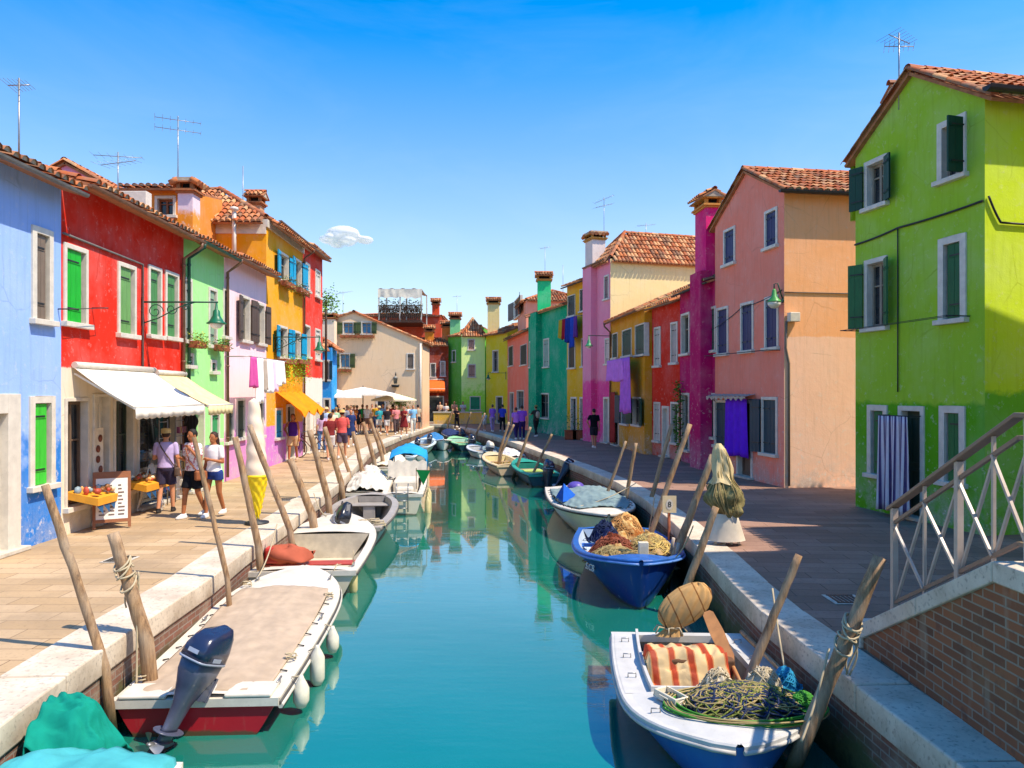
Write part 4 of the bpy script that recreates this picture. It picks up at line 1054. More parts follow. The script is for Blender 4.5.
def fender(p, label, r=.1, h=.42, name='boat_fender', mat=None, top=None, lean=(0,0)):
    root = empty(name, p, label, 'fender', 'fenders hanging from boat sides'); p = V3(p); q = p + V3((lean[0], lean[1], 0))
    mb = MB(); mb.lathe(p, [(.0,-h/2),(r*.6,-h/2+.02),(r,-h/2+.09),(r*1.02,0),(r,h/2-.09),(r*.6,h/2-.02),(.03,h/2+.02),(.02,h/2+.05)], 12); mb.build('float', mat or paint('fender_vinyl', 'D8D2BC', .45, .15), root)
    mb = MB(); t = V3(top) if top else p + V3((0,0,h)); mb.tube([p + V3((0,0,h/2+.04)), t], .008, 5); mb.build('line', paint('rope_hemp', 'B8A888', .9), root)
    return root
ROPE = paint('rope_hemp', 'B8A888', .9)
HW = hullpaint('white_hull', 'DAD8D2'); 
# --- left bank
b0 = Boat('turquoise covered boat at the bottom left corner of the photo', (-3.22, 5.82), (-3.3, 1.6), 1.4, .42, .6, .85, 2.4, hull=hullpaint('pale_hull', 'C8CCC8'), name='covered_boat', aft=.05)
b0.cover(.0, .97, cloth('turquoise_tarpaulin', '4AA8AC', scale=4), crown=.2, inset=-.04, fall=.1, bumps=((-.42, .5, .35, .06), (.35, .4, .3, .12)), wr=.02)
outboard(b0.root, (.42, -.04, .3), .62, lean=(0, .1, 0), cowl='B8B8B0', legc='A8A8A0', tiller=False)
# cloth hung over that motor
mb = MB(); q = random.Random(4)
c = b0.w(.42, -.2, .32)
def drape(a, b):
    u = -.42+1.42*a; s_ = 2*b-1
    if u < 0: x, z = -3.76+u*.12, .04+u*1.5
    elif u < .3: x, z = -3.76+u*.8, .04-.03*u
    else: x, z = -3.52+(u-.3)*.5, .03-.62*(u-.3)**1.15
    n1_ = noise.noise(V3((u*3.2, s_*2.1, 4))); n2_ = abs(noise.noise(V3((u*5+s_*3, s_*4-u*2, 9))))
    return V3((x+.05*n1_, 6.02+s_*(.34-.08*max(u, 0)), z-abs(s_)**2.4*(.42+.16*math.sin(u*9+s_*2))+.05*n1_-.09*n2_))
mb.grid(drape, 60, 44); o = mb.build('motor_cover_cloth', cloth('sea_green_cloth', '0C8672', scale=4), loc=c, fix=False); tag(o, 'sea green cloth draped over the motor at the bottom left', 'cloth cover'); o.modifiers.new('t', 'SOLIDIFY').thickness = .01

wm1 = hullpaint('red_white_hull', 'B01828', grime=.2)
b1 = Boat('white and red motor boat with beige cover and large dark outboard', (-3.1, 7.25), (-3.33, 11.9), 1.6, .34, .56, .97, 3.3, .5, hull=wm1, top=WPAINT, gw=.14, aft=.06, fore=.3, rake=.45)
b1.cover(.015, .73, cloth('beige_canvas', 'B5A088', scale=3), crown=.05, inset=.13, wr=.01, bumps=((0, 3.2, .9, .05),))
outboard(b1.root, (.08, -.02, .53), .93, legk=.72, lean=(-.4, .3, -.35), cowl='222C48', legc='505468', tiller=False)
b1.cleats((.07, .5, .85))
w_ = b1.hw(0)-.04
for s_ in (-1, 1): mb = MB(); mb.box((s_*.28 if s_ > 0 else -w_, -.035, .375), (w_ if s_ > 0 else -.28, .3, .415)); mb.build('stern_locker', WPAINT, b1.root, bevel=.015)
mb = MB()
for s_ in (-1, 1):
    ts = [i/20 for i in range(21)]; mb.tube([(s_*(b1.hw(t)+.045), t*b1.L, b1.sz(t)-.06) for t in ts], .028, 6)
mb.build('fender_strip', paint('grey_white_rubber', 'C8C2B4', .5), b1.root)
for i, (t, r_, h) in enumerate(((.10, .085, .3), (.26, .085, .42), (.45, .08, .3))):
    x = b1.hw(t)+.13; p = b1.w(x, t*b1.L, .2); fender(p, ('white fender nearest the stern of the beige covered boat', 'long white fender amidships on the beige covered boat', 'white fender towards the bow of the beige covered boat')[i], r_, h, top=b1.w(x-.1, t*b1.L, b1.sz(t)+.04))
# mooring ropes on deck
for t, s_ in ((.08, -1), (.2, 1), (.78, -1), (.66, 1)):
    mb = MB(); ropecoil(mb, (s_*(b1.hw(t)-.1), t*b1.L, b1.sz(t)+.05), .06, 2, .008); mb.build('mooring_rope', ROPE, b1.root)

b2 = Boat('open white boat with a red bench and red motor hood', (-3.42, 11.9), (-3.75, 16.5), 1.84, .46, .66, .95, 2.6, hull=hullpaint('cream_hull', 'D8CDB4'), top=WPAINT, inside=paint('cream_inside', 'C8BCA4', .5), gw=.1, fore=.4, aft=.04, side=0, rake=.4)
RED = paint('red_vinyl', 'B04434', .5, .15); b2.thwart(.2, RED, .3, .42); b2.cleats((.06,))
mb = MB(); mb.grid(lambda a, b: V3((-.35+.42*math.cos(a*6.28)*(math.sin(b*3.14)**.7)*(1+.15*math.sin(a*19)), .8+.26*math.sin(a*6.28)*(math.sin(b*3.14)**.7), .43+.3*(1-b)+.05*math.sin(a*12)*b+.12*noise.noise(V3((a*4, b*3, 2))))), 30, 12)
o = mb.build('motor_hood', cloth('faded_red_canvas', 'AE5A42', scale=3), b2.root, fix=False)
mb = MB(); mb.box((-.74, .7, .45), (-.5, .95, .72)); mb.build('fuel_tank', paint('red_tank', 'B03028', .4), b2.root, bevel=.04)
mb = MB(); mb.tube([(.55, -.02, .5), (.58, .15, .56), (.55, .3, .5)], .01, 5); mb.tube([(.2, .05, .5), (.35, .1, .51), (.6, .4, .5)], .008, 5); mb.build('mooring_rope', ROPE, b2.root)
for s_, l in ((.79, 'yellow white fender at the stern quarter of the red benched boat'),): fender(b2.w(s_, .5, .2), l, .07, .5, mat=paint('yellowed_vinyl', 'D0C08A', .5))

GREY = paint('grey_hull_inside', '9C958C', .5, .12)
b3 = Boat('grey open boat with a black outboard tilted inside', (-3.45, 15.5), (-3.75, 20.1), 1.6, .5, .62, .82, 3.4, hull=hullpaint('grey_hull', '8C8478'), top=paint('grey_rim', 'A29A90', .4), inside=GREY, gw=.13, fore=.12, aft=.03, rake=.2)
b3.thwart(.82, GREY, .5); b3.thwart(.35, GREY, .3); outboard(b3.root, (-.3, .28, .62), .95, lean=(.5, .5, .4), cowl='22242A', legc='B0B0B4')
mb = MB(); q = random.Random(8)
for i in range(9): ropecoil(mb, (.45+q.uniform(-.2, .2), .35+q.uniform(-.15, .2), .48+i*.012), q.uniform(.06, .14), 2, .012, q)
o = mb.build('rope_pile', ROPE, b3.root)

b4 = Boat('white boat under a rumpled white cover beside the leaning piles', (-4.15, 20.8), (-4.75, 25.2), 1.15, .5, .7, .85, 2.4, hull=HW, name='covered_boat')
b4.cover(.0, .98, cloth('white_tarpaulin', 'CFC8BA', scale=3), crown=.28, inset=-.02, wr=.05, bumps=((.1, 1.2, .4, .12),))
b5 = Boat('white fishing boat with a blue canopy and stern ladder', (-3.0, 20.2), (-3.55, 26.2), 1.15, .55, .8, .92, 2.4, hull=hullpaint('white_yellow_hull', 'DCD2B8'), inside=WPAINT, fore=.3, aft=.04)
mb = MB(); L5_ = b5.L
mb.grid(lambda a, b: V3(((2*a-1)*.62, 3.0+2.2*b, 1.25+.22*(1-(2*a-1)**2) + .16*math.sin(b*3.14) + .05*noise.noise(V3((a*5, b*5, 1))) - .35*(abs(2*a-1) > .93))), 24, 16)
o = mb.build('canopy', cloth('sky_blue_canvas', '2A9AD8', scale=4), b5.root, fix=False); o.modifiers.new('t', 'SOLIDIFY').thickness = .015
mb = MB(); mb.grid(lambda a, b: V3(((2*a-1)*.6, 2.96 - .1*b, 1.22 - .5*b + .03*math.sin(a*30))), 40, 3); mb.build('canopy_skirt', cloth('white_canvas', 'D0C8BA'), b5.root, fix=False)
for x in (-.55, .55):
    for y in (3.05, 5.1): mb = MB(); mb.tube([(x, y, .6), (x, y, 1.3)], .02, 6); mb.build('canopy_pole', GALV, b5.root)
mb = MB(); mb.box((-.35, 1.6, .1), (.35, 2.9, .75)); mb.box((-.25, 1.2, .1), (.25, 1.6, .6)); mb.build('engine_box', WPAINT, b5.root, bevel=.06)
mb = MB()
for x in (-.16, .16): mb.tube([(x, -.05, .1), (x, -.05, .75), (x, .12, .85)], .018, 6)
for z in (.2, .4, .6): mb.tube([(-.16, -.05, z), (.16, -.05, z)], .015, 6)
mb.build('ladder', GALV, b5.root)
mb = MB(); mb.add([(.35, .9, 1.15), (.75, .9, 1.12), (.55, .92, .7)], [(0,1,2)]); o = mb.build('pennant', cloth('green_flag', '0E7A3E'), b5.root); o.modifiers.new('t', 'SOLIDIFY').thickness = .01
mb = MB(); mb.tube([(.35, .9, .6), (.35, .9, 1.2)], .012, 6); mb.tube([(.35, .9, 1.14), (.75, .9, 1.13)], .008, 6); mb.build('flag_pole', WOODD, b5.root)
YV = paint('yellowed_vinyl', 'D0C08A', .5)
for i, (s_, y) in enumerate(((-.66, .3), (.68, .4), (.68, 1.3), (.68, 2.3), (-.66, 1.4))):
    fender(b5.w(s_, y, .12), ('yellowed fender at the left stern corner of the blue canopied boat', 'yellowed fender at the right stern corner of the blue canopied boat', 'second yellowed fender along the right side of the blue canopied boat', 'third yellowed fender along the right side of the blue canopied boat', 'yellowed fender on the quay side of the blue canopied boat')[i], .08, .55, mat=YV, top=b5.w(s_*.85, y, .6))
def small(label, st, bw, B, hc, topc, cov=None, mot=True, inside=None, fb=.42, cc='262C3E', **kw):
    b = Boat(label, st, bw, B, fb, fb+.22, .85, 2.4, hull=hullpaint('small_hull', hc), top=paint('small_rim', topc, .45), inside=paint('small_inside', inside or topc, .5), fore=.28, aft=.05, sections=14, **kw)
    if cov: b.cover(.12, .95, cloth('small_cover', cov, scale=4), crown=.18, inset=.0, wr=.03)
    else: b.thwart(.3, paint('bench', 'B09470', .6)); b.thwart(.6, paint('bench', 'B09470', .6))
    if mot: outboard(b.root, (0, -.02, fb), .95, lean=(-.1, .15, .2), cowl=cc)
    return b
small('blue and white boat with turquoise cover by the left quay in mid canal', (-5.0, 33.5), (-5.2, 38.2), 1.3, 'D8D4CC', 'D8E0E0', '2A90B8')
small('long pale boat moored furthest along the left quay', (-5.1, 39.5), (-5.0, 44.5), 1.4, 'E0DCD0', 'C8DCE4', None)
small('cream boat under a pale cover between the blue canopy and the turquoise one', (-4.9, 28.2), (-5.15, 32.4), 1.3, 'E0D4B8', 'E6DCC4', 'D8D0B8', mot=False)
small('navy boat with a white topped cabin cover in the far canal', (-4.85, 43.0), (-5.0, 48.0), 1.4, '1E2E4A', 'C8D4E0', '3A7AB0')
# --- right bank, far to near
small('navy covered boat at the canal bend beside the right quay', (-3.4, 48.5), (-4.7, 53), 1.4, '22304C', 'A8B0BC', '2A3A66')
small('small white boat turned across the far canal', (-4.5, 45.5), (-3.9, 42.3), 1.2, 'DCDCD8', 'E4E0DC', None, mot=False)
small('dark teal boat with bright green rim by the right quay', (-2.4, 42.0), (-3.6, 45.6), 1.5, '123A44', '9AD8A0', None, inside='B8E0C8')
small('little white dinghy with upright outboard near the far right quay', (-1.25, 37.4), (-2.2, 39.8), 1.15, 'D8D4C8', 'C8CCCC', None, fb=.34, cc='D8D0C0')
small('grey green dinghy tucked behind the little white one', (-.5, 36.3), (-1.3, 38.9), 1.05, '6A8A84', '9AB0AC', None, mot=False, fb=.34)
small('white covered dinghy close under the right quay wall', (.35, 33.2), (-.3, 35.6), 1.05, 'D8D4CC', 'E0DCD8', 'DAD6D0', mot=False, fb=.36)
small('beige open boat moored ahead of the teal one on the right', (.0, 29.6), (-1.0, 33.6), 1.4, 'C8AE8A', 'E0C89A', None, mot=False, inside='E8D8A0')
b8 = small('teal green decked boat with two black outboards on the right', (1.18, 26.3), (.3, 30.4), 1.35, '1E4A52', '2E9A84', None, mot=True, inside='2A8A78')
outboard(b8.root, (.62, -.1, .42), 1.05, lean=(-.7, .5, -.4), cowl='1E2430')
mb = MB(); mb.box((-.5, .5, .35), (.5, .95, .44)); mb.box((-.45, 1.4, .35), (.5, 1.7, .45)); mb.build('yellow_bench', paint('pale_green_bench', 'B8D070', .5), b8.root, bevel=.02)
b9 = Boat('white motor boat with grey tarpaulin and blue folded corner', (1.8, 21.2), (2.08, 15.9), 1.95, .62, .72, .85, 2.5, .5, hull=hullpaint('ivory_hull', 'DCCFAE'), top=WPAINT, gw=.14, fore=.2, rake=.3, rubc=paint('black_rub', '1E1C1A', .5))
b9.cover(.12, .86, cloth('grey_green_tarpaulin', '7C9090', scale=3), crown=.1, inset=.1, wr=.028, bumps=((0, 3, .8, .14), (-.4, 1.2, .5, .08)))
mb = MB(); a_ = (.7, 3.25, .74); mb.add([(.85, 2.7, .76), (.8, 3.75, .78), (.35, 3.3, .8), (.72, 3.25, 1.16)], [(0,1,3), (1,2,3), (2,0,3), (0,2,1)]); mb.build('blue_hood', cloth('royal_blue_canvas', '1E5AB8', scale=3), b9.root)
mb = MB(); mb.ball((.1, .9, .76), (.24, .22, .16), 14); mb.build('dome_hatch', paint('violet_plastic', '5A4AA0', .4), b9.root)
BL = hullpaint('royal_blue_hull', '0E3476', grime=.35)
b10 = Boat('royal blue fishing boat full of nets with its bow to the camera', (2.15, 15.35), (1.98, 11.35), 1.85, .52, .76, .8, 3.0, .45, hull=BL, top=paint('blue_rim', '2A5FA8', .4, .2), inside=paint('pale_blue_inside', 'B8C8D8', .5, .15), gw=.08, fore=.12, aft=.04, rake=.12, name='fishing_boat', rubc=paint('blue_strake', '5A86C8', .4))
b10.thwart(.25, paint('blue_bench', '2A66B8', .5)); b10.thwart(.5, WPAINT, .45)
def letters(txt, root, loc, rot, size, mat, name='lettering', M=None):
    cu = bpy.data.curves.new(name, 'FONT'); cu.body = txt; cu.size = size; cu.extrude = .002; cu.align_x = 'CENTER'
    to = bpy.data.objects.new('tmp_text', cu); COL.objects.link(to)
    dg = bpy.context.evaluated_depsgraph_get(); me = bpy.data.meshes.new_from_object(to.evaluated_get(dg)); bpy.data.objects.remove(to)
    me.name = name; me.materials.clear(); me.materials.append(mat); o = bpy.data.objects.new(name, me); COL.objects.link(o)
    o.location = loc; o.rotation_euler = rot
    if root: o.parent = root; 
    return o
# registration letters sit on the bow panel, tangent to the hull
t_ = .80; p0 = V3((b10.hw(t_)*(.88**.42)*(.82+.18*.88)+.012, t_*b10.L, -.16+(b10.sz(t_)+.16)*.88**1.25)); t2 = t_+.03; p1 = V3((b10.hw(t2)*.945, t2*b10.L, p0.z))
ang = math.atan2(b10.hw(t2)-b10.hw(t_), .03*b10.L)
letters('S.CB', b10.root, (b10.hw(.8)*.97+.035, .8*b10.L, .44), (R(78), 0, math.atan2(.03*b10.L, b10.hw(.83)-b10.hw(.8))), .15, paint('white_lettering', 'E0E0DC', .5))
BLW = hullpaint('blue_white_hull', '2A62A8', grime=.25)
b11 = Boat('white decked blue rowing boat in the lower right foreground', (1.98, 8.95), (1.86, 6.05), 1.66, .42, .46, .9, 3.6, .5, hull=BLW, top=paint('white_deck', 'C4C2BC', .45, .08), inside=paint('dark_inside', '8A8478', .6, .2), gw=.1, fore=.36, aft=.02, side=.26, rake=.1, name='rowing_boat', rubc=paint('white_rub', 'B8B4AC', .5))
for t in (.12, .3, .5, .8):
    for s_ in (-1, 1):
        mb = MB(); x = s_*(b11.hw(t)-.13); mb.tube([(x-.04, t*b11.L, b11.sz(t)+.04), (x-.04, t*b11.L, b11.sz(t)+.08), (x+.04, t*b11.L, b11.sz(t)+.08), (x+.04, t*b11.L, b11.sz(t)+.04)], .007, 5); mb.build('fairlead', GALV, b11.root)
b11.thwart(.12, WPAINT, .3)
# ---------------------------------------------------------------- mooring piles
def pilemat():
    t = NT('weathered_pile'); v = t.coord((16, 16, 1.0)); n = t.noise(v, 1.8, 6, .75); g = t.noise(t.coord(), 2, 3)
    col = t.mix(t.ramp(n, .38, .68), (.46, .28, .14), (.11, .06, .035)); col = t.mix(t.ramp(g, .45, .65, 0, .6), col, (.5, .38, .26))
    z = t.n('ShaderNodeSeparateXYZ', Vector=t.n('ShaderNodeNewGeometry').outputs[0]).outputs[2]
    col = t.mix(t.ramp(z, -.45, -.7), col, (.04, .045, .02))
    return t.out(col, .85, .2, t.bump(n, .8, .02))
PILE = pilemat()
GRP = 'leaning mooring piles along the quays'
def pile(top, bot, wpx, label, zb=-.2, dt=None, kind='mooring_pile', rope=0, crook=.008, seed=0):
    b = G(bot[0], bot[1], zb); dt = b.y if dt is None else dt
    t = D(top[0], top[1], dt); r = wpx*.4*b.y/F; q = random.Random(seed or int(top[0]*7))
    root = empty(kind, (b.x, b.y, 0), label, 'mooring pile', GRP)
    d = t-b; lo = b - d*((b.z+2.0)/max(d.z, .3)*.0) ; kk = (1.0 if b.x > 0 else .35)*(b.z-WZ+.6)/max(d.z, .3); lowp = b - V3((d.x*kk, d.y*kk, b.z-WZ+.6))
    n = 9; pts = []; rs = []
    pts.append(lowp); rs.append(r*1.15)
    for i in range(n+1):
        f_ = i/n; p = b + (t-b)*f_; a = q.uniform(0, 6.3); k = crook*math.sin(f_*math.pi)*(1 if i % 2 else .6)
        pts.append(p + V3((math.cos(a)*k, math.sin(a)*k, 0))); rs.append(r*(1.12-.2*f_)*(1+q.uniform(-.05, .05)))
    mb = MB(); mb.tube(pts, rs, 10); mb.build('timber', PILE, root)
    if rope:
        m = MB(); ax = (t-b).normalized(); c = b + (t-b)*rope; X = ax.orthogonal().normalized(); Y = ax.cross(X); ps = []
        for i in range(70):
            a = i*.45; rr = r*1.2+.012+.012*math.sin(i*.9); ps.append(c + X*rr*math.cos(a) + Y*rr*math.sin(a) + ax*(.12*math.sin(i*.13)+.05*math.sin(i*.45+1)))
        m.tube(ps, .011, 5)
        for j in range(3):
            ps = [c + X*(r*1.3)*math.cos(j) + V3((.05*math.sin(k*.5+j)+.03*j, .02*j, -.05*k)) for k in range(8)]; m.tube(ps, .009, 5)
        m.build('rope', ROPE, root)
    return root
L_ = [((45,485),(105,668),11,'thick pale pile leaning at the lower left beside the covered motor',-.17,0),
 ((113,533),(146,640),16,'short stout pile with rope wound round it on the left quay edge',-.06,.62),
 ((194,437),(227,577),6,'slender pile leaning in front of the walking couple',0.02,0),
 ((235,437),(258.5,546),8,'crooked pile beside the giant ice cream cone',0.02,0),
 ((249.5,425),(290,530),7,'long thin pile just right of the ice cream cone',0.02,0),
 ((290,459),(312,514),9,'stout short pile behind the red hooded boat',0.02,0),
 ((309.5,430),(328,498),7.5,'upright brown pile by the bow of the grey boat',0.02,0),
 ((324.5,427),(341,483),6.5,'brown pile in front of the pink shirted visitor',0.02,0),
 ((339.6,444),(349,472),4,'short thin pile above the white covered boat',0.02,0),
 ((353,431.5),(362.5,471),5,'slim pile just below the green shirted person',0.02,0),
 ((363,422),(374,460),5,'slim pile right of the green shirted person',0.02,0),
 ((370,419),(382,455),4.5,'thin pile left of the blue canopy boat',0.02,0),
 ((376,428),(384,449),3,'thinnest pile near the blue canopy boat',0.02,0)]
for t_, b_, w_, l_, z_, rp in L_: pile(t_, b_, w_, l_, z_, rope=rp)
R_ = [((880,557),(816,712),17,'massive pile with rope at the lower right beside the white decked boat',-.25,.5,None),
 ((799,555),(762,645),10,'straight pale pile leaning over the right quay kerb in the foreground',-.1,0,None),
 ((713,455),(676,553),9,'tall crooked pile holding the fishing net bundle',-.2,0,None),
 ((716,507),(690,578),9,'lower dark pile under the fishing net bundle',-.3,0,None),
 ((690,424),(651,533),6.5,'long grey pile behind the blue fishing boat',-.3,0,None),
 ((672,424),(648,510),5,'thin dark pile crossing in front of the vermilion house door',-.3,0,None),
 ((636,443),(627.5,490),4.5,'pale whitish post near the white boat with tarpaulin',0.05,0,None),
 ((626,441),(609,488),3.5,'thin grey pole beside the whitish post on the right quay',0.05,0,None),
 ((552,434),(540,459),3,'short thin pole leaning by the teal boat',0.05,0,None),
 ((509,422),(500,450),3,'thin pole left of the purple shirted couple',0.05,0,None),
 ((514,424.5),(501.6,452),3,'thin pole just below the purple shirted couple',0.05,0,None),
 ((530.5,427),(521,455),3.5,'pale pole beside the person in the olive hat',0.05,0,None),
 ((485,413),(476,435),2.5,'far pole right of the low yellow wall',0.05,0,None),
 ((471,412),(466,428),2,'far pole in the middle of the low yellow wall',0.05,0,None),
 ((453,409),(448,425),2,'farthest thin pole left of the seated dark figure',0.05,0,None)]
for t_, b_, w_, l_, z_, rp, dt in R_: pile(t_, b_, w_, l_, z_, rope=rp, dt=dt)

# ---------------------------------------------------------------- nets and gear
def netmat(name, cols, sc_=30):
    t = NT(name); v = t.coord(); n = t.noise(v, sc_, 4, .7); m_ = t.noise(v, 4, 3)
    col = t.mix(t.ramp(n, .4, .6), lin(cols[0]), lin(cols[1])); col = t.mix(t.ramp(m_, .5, .62), col, lin(cols[2]))
    return t.out(col, .95, .1, t.bump(n, .9, .02))
def heap(c, rx, ry, h, label, mats, name='net_pile', cat='fishing net', n=26, th=.0075, seed=1, ropes=True, group=None, squash=1.0):
    """tangled heap: lumpy core plus many loose loops"""
    root = empty(name, c, label, cat, group); q = random.Random(seed); c = V3(c)
    mb = MB()
    def fn(a, b):
        an = a*2*math.pi; r = b; k = 1+.25*noise.noise(V3((math.cos(an)*2+seed, math.sin(an)*2, b*2)))
        z = h*(1-r**2.2)*(1+.6*noise.noise(V3((math.cos(an)*r*4+seed*3, math.sin(an)*r*4, 5)))); z += .035*noise.noise(V3((math.cos(an)*r*14, math.sin(an)*r*14, seed)))
        return c + V3((rx*r*k*math.cos(an), ry*r*k*math.sin(an), max(z, 0)+.005))
    mb.grid(fn, 40, 14); mb.build('net_body', mats[0], root, fix=False)
    for mi, m in enumerate(mats[1:]):
        mb = MB()
        for i in range(int(n*2.6)):
            a = q.uniform(0, 6.28); r = q.uniform(0, .8); x, y = rx*r*math.cos(a), ry*r*math.sin(a); rr = q.uniform(.08, .24)*squash; ph = q.uniform(0, 6.28); pts = []; e = q.uniform(.4, 1)
            for k in range(16):
                b = ph + k*.42; px_, py_ = x+rr*math.cos(b), y+rr*e*math.sin(b); rad = min(1, math.hypot(px_/rx, py_/ry)); pts.append(c + V3((px_, py_, h*(1-rad**2.2)+.02+q.uniform(0, .03))))
            mb.tube(pts, th*q.uniform(.6, 1.2), 5)
        mb.build('net_rope', m, root)
    return root
N1 = netmat('net_tangle', ('2A2E2A', '6E6A50', '1A2230'), 40); N2 = netmat('net_olive', ('5A6A2E', '9A9A50', '3A4A22'), 40); N3 = netmat('net_tan', ('B89460', '8A6A3E', 'C8A878'), 40)
RG = paint('green_rope', '3E8A2A', .8); RB = paint('navy_rope', '1A2A4E', .8); RY = paint('tan_rope', 'A08C5C', .85); RC = paint('cyan_rope', '1E8AB0', .8); RR = paint('rusty_net_rope', '8E4C34', .85)
z = .485
p = b11.w(-.22, 2.2, z); heap(p, .62, .38, .17, 'tangled navy and olive net with rope coils on the white deck', [N1, RB, RY, N2], n=22, seed=2)
# oval coil of hoops round the net
mb = MB(); q = random.Random(9)
for i in range(16):
    ps = []; ox, oy = q.uniform(-.05, .05), q.uniform(-.04, .04)
    for k in range(41):
        a = k*2*math.pi/40; ps.append(b11.w(-.22+ox+(.64+(i%7)*.012)*math.cos(a), 2.24+oy+(.34+(i%5)*.014)*math.sin(a), z+.01+.014*(i % 5)+.01*math.sin(a*3+i)))
    mb.cur = (i//3) % 2; mb.tube(ps, .008, 5)
tag(mb.build('rope_coil', [RG, RY], loc=b11.w(-.22, 2.24, z)), 'wide oval coil of green and tan rope round the tangled net', 'rope coil')
heap(b11.w(-.74, 1.75, .5), .12, .16, .16, 'bright blue rope bundle on the right rim of the white decked boat', [RC, RC], n=14, seed=5, name='rope_bundle', cat='rope', squash=.4)
heap(b11.w(-.74, 2.25, .52), .13, .12, .1, 'small bright green rope bundle on the white decked boat', [RG, RG], n=14, seed=6, name='rope_bundle', cat='rope', squash=.4)
def crate(c, s_, rz, label, mat, name='plastic_crate'):
    root = empty(name, c, label, 'crate', rz=rz, local=True); x, y, h = s_; mb = MB(); t = .02
    mb.box((-x/2,-y/2,0),(x/2,y/2,t))
    for a in ((-x/2,-y/2,-x/2+t,y/2),(x/2-t,-y/2,x/2,y/2),(-x/2+t,-y/2,x/2-t,-y/2+t),(-x/2+t,y/2-t,x/2-t,y/2)): mb.box((a[0],a[1],t),(a[2],a[3],h))
    mb.box((-x/2-.012,-y/2-.012,h-.03),(x/2+.012,y/2+.012,h-.0)) if False else None
    mb.build('tub', mat, root, bevel=.008)
    for sx in (-1, 1): m = MB(); m.box((sx*(x/2+.008)-.008, -.06, h*.6),(sx*(x/2+.008)+.008, .06, h*.75)); m.build('handle', mat, root)
    return root
PW = paint('aged_white_plastic', 'D8CDB4', .5, .15)
CV_ = cloth('creased_canvas', 'CFC4AC'); heap(b11.w(-.1, 1.75, .47), .17, .13, .17, 'crumpled off white canvas on the boat deck nearest the striped cloth', [CV_, ROPE], n=5, seed=61, name='canvas_bundle', cat='canvas', squash=.5)
heap(b11.w(-.5, 1.86, .5), .2, .15, .2, 'crumpled off white canvas on top of the net pile', [CV_, ROPE], n=6, seed=62, name='canvas_bundle', cat='canvas', squash=.5)
crate(b11.w(.42, 2.12, .51), (.16, .3, .08), .5, 'low white tray on the left of the tangled net', PW, 'plastic_tray')
# striped cloth over a box in the cockpit
ST = striped('orange_striped_cloth', [(.16, 'A63E22'), (.22, 'CC8450'), (.80, 'D4B684'), (.86, 'CC8450'), (1, 'A63E22')], (1, .12, 0), .19)
cl = b11.w(.1, 1.15, .12)
mb = MB()
def sc_(a, b):
    x = (a-.5)*.86; s_ = b*1.15     # goes over the top then down the near side
    if s_ < .35: y, z_ = -.25+s_*1.05, .50+.05*math.sin(s_*4)
    else: k = (s_-.35); y, z_ = .12+k*.28, .53-k*.52
    z_ += .03*math.sin(x*13+s_*3)*b + .05*noise.noise(V3((x*5, s_*5, 2))) - .05*abs(noise.noise(V3((x*9+s_*4, s_*7, 5)))); y += .03*math.sin(x*17)*b
    if abs(a-.5) > .46: z_ -= .12
    return b11.w(.1-x, 1.15+y, .12+z_)
mb.grid(sc_, 50, 34); o = mb.build('striped_cloth', ST, loc=cl, fix=False); tag(o, 'orange and cream striped cloth spread over a box in the white decked boat', 'striped cloth'); o.modifiers.new('t', 'SOLIDIFY').thickness = .01
mb = MB(); mb.box((-.38, .92, .1), (.48, 1.3, .60)); mb.build('engine_casing', paint('casing_wood', '6A4A30', .7, .2), b11.root, bevel=.02)
# wrapped outboard head, tied cloth
cw = b11.w(.12, .25, .5); t_ = empty('wrapped_bundle', cw, 'ochre cloth bundle tied with string standing behind the striped cloth', 'cloth bundle')
mb = MB()
def wr(a, b):
    an = a*2*math.pi; prof = [(.11, 0), (.06, .1), (.15, .2), (.19, .34), (.185, .48), (.13, .6), (.06, .66), (.0, .67)]
    k = b*(len(prof)-1); i = min(int(k), len(prof)-2); f_ = k-i; r = prof[i][0]*(1-f_)+prof[i+1][0]*f_; z_ = prof[i][1]*(1-f_)+prof[i+1][1]*f_
    r *= 1+.13*math.sin(an*13+z_*3)*(1-b*.4)+.1*noise.noise(V3((math.cos(an)*2, math.sin(an)*2, z_*3)))
    r *= 1.15; return cw + V3((r*math.cos(an)*1.2 + z_*.5, r*math.sin(an)*.42, z_*.92+.02*math.sin(an*5)*b))
mb.grid(wr, 66, 22); mb.build('cloth_wrap', striped('ochre_striped_cloth', [(.1, '8A5A2C'), (1, 'C89C62')], (.9, 0, .4), .16), t_, fix=False)
mb = MB(); mb.tube([cw + V3((.075*math.cos(a)+.02, .06*math.sin(a), .1+.01*math.sin(a*3))) for a in [k*.4 for k in range(48)]], .01, 5)
for k in range(7): a = k*.9; mb.tube([cw + V3((.06*math.cos(a), .06*math.sin(a), .1)), cw + V3((.15*math.cos(a), .1*math.sin(a)-.03, .13)), cw + V3((.2*math.cos(a), .13*math.sin(a)-.04, .06))], .009, 5)
mb.build('string', ROPE, t_)
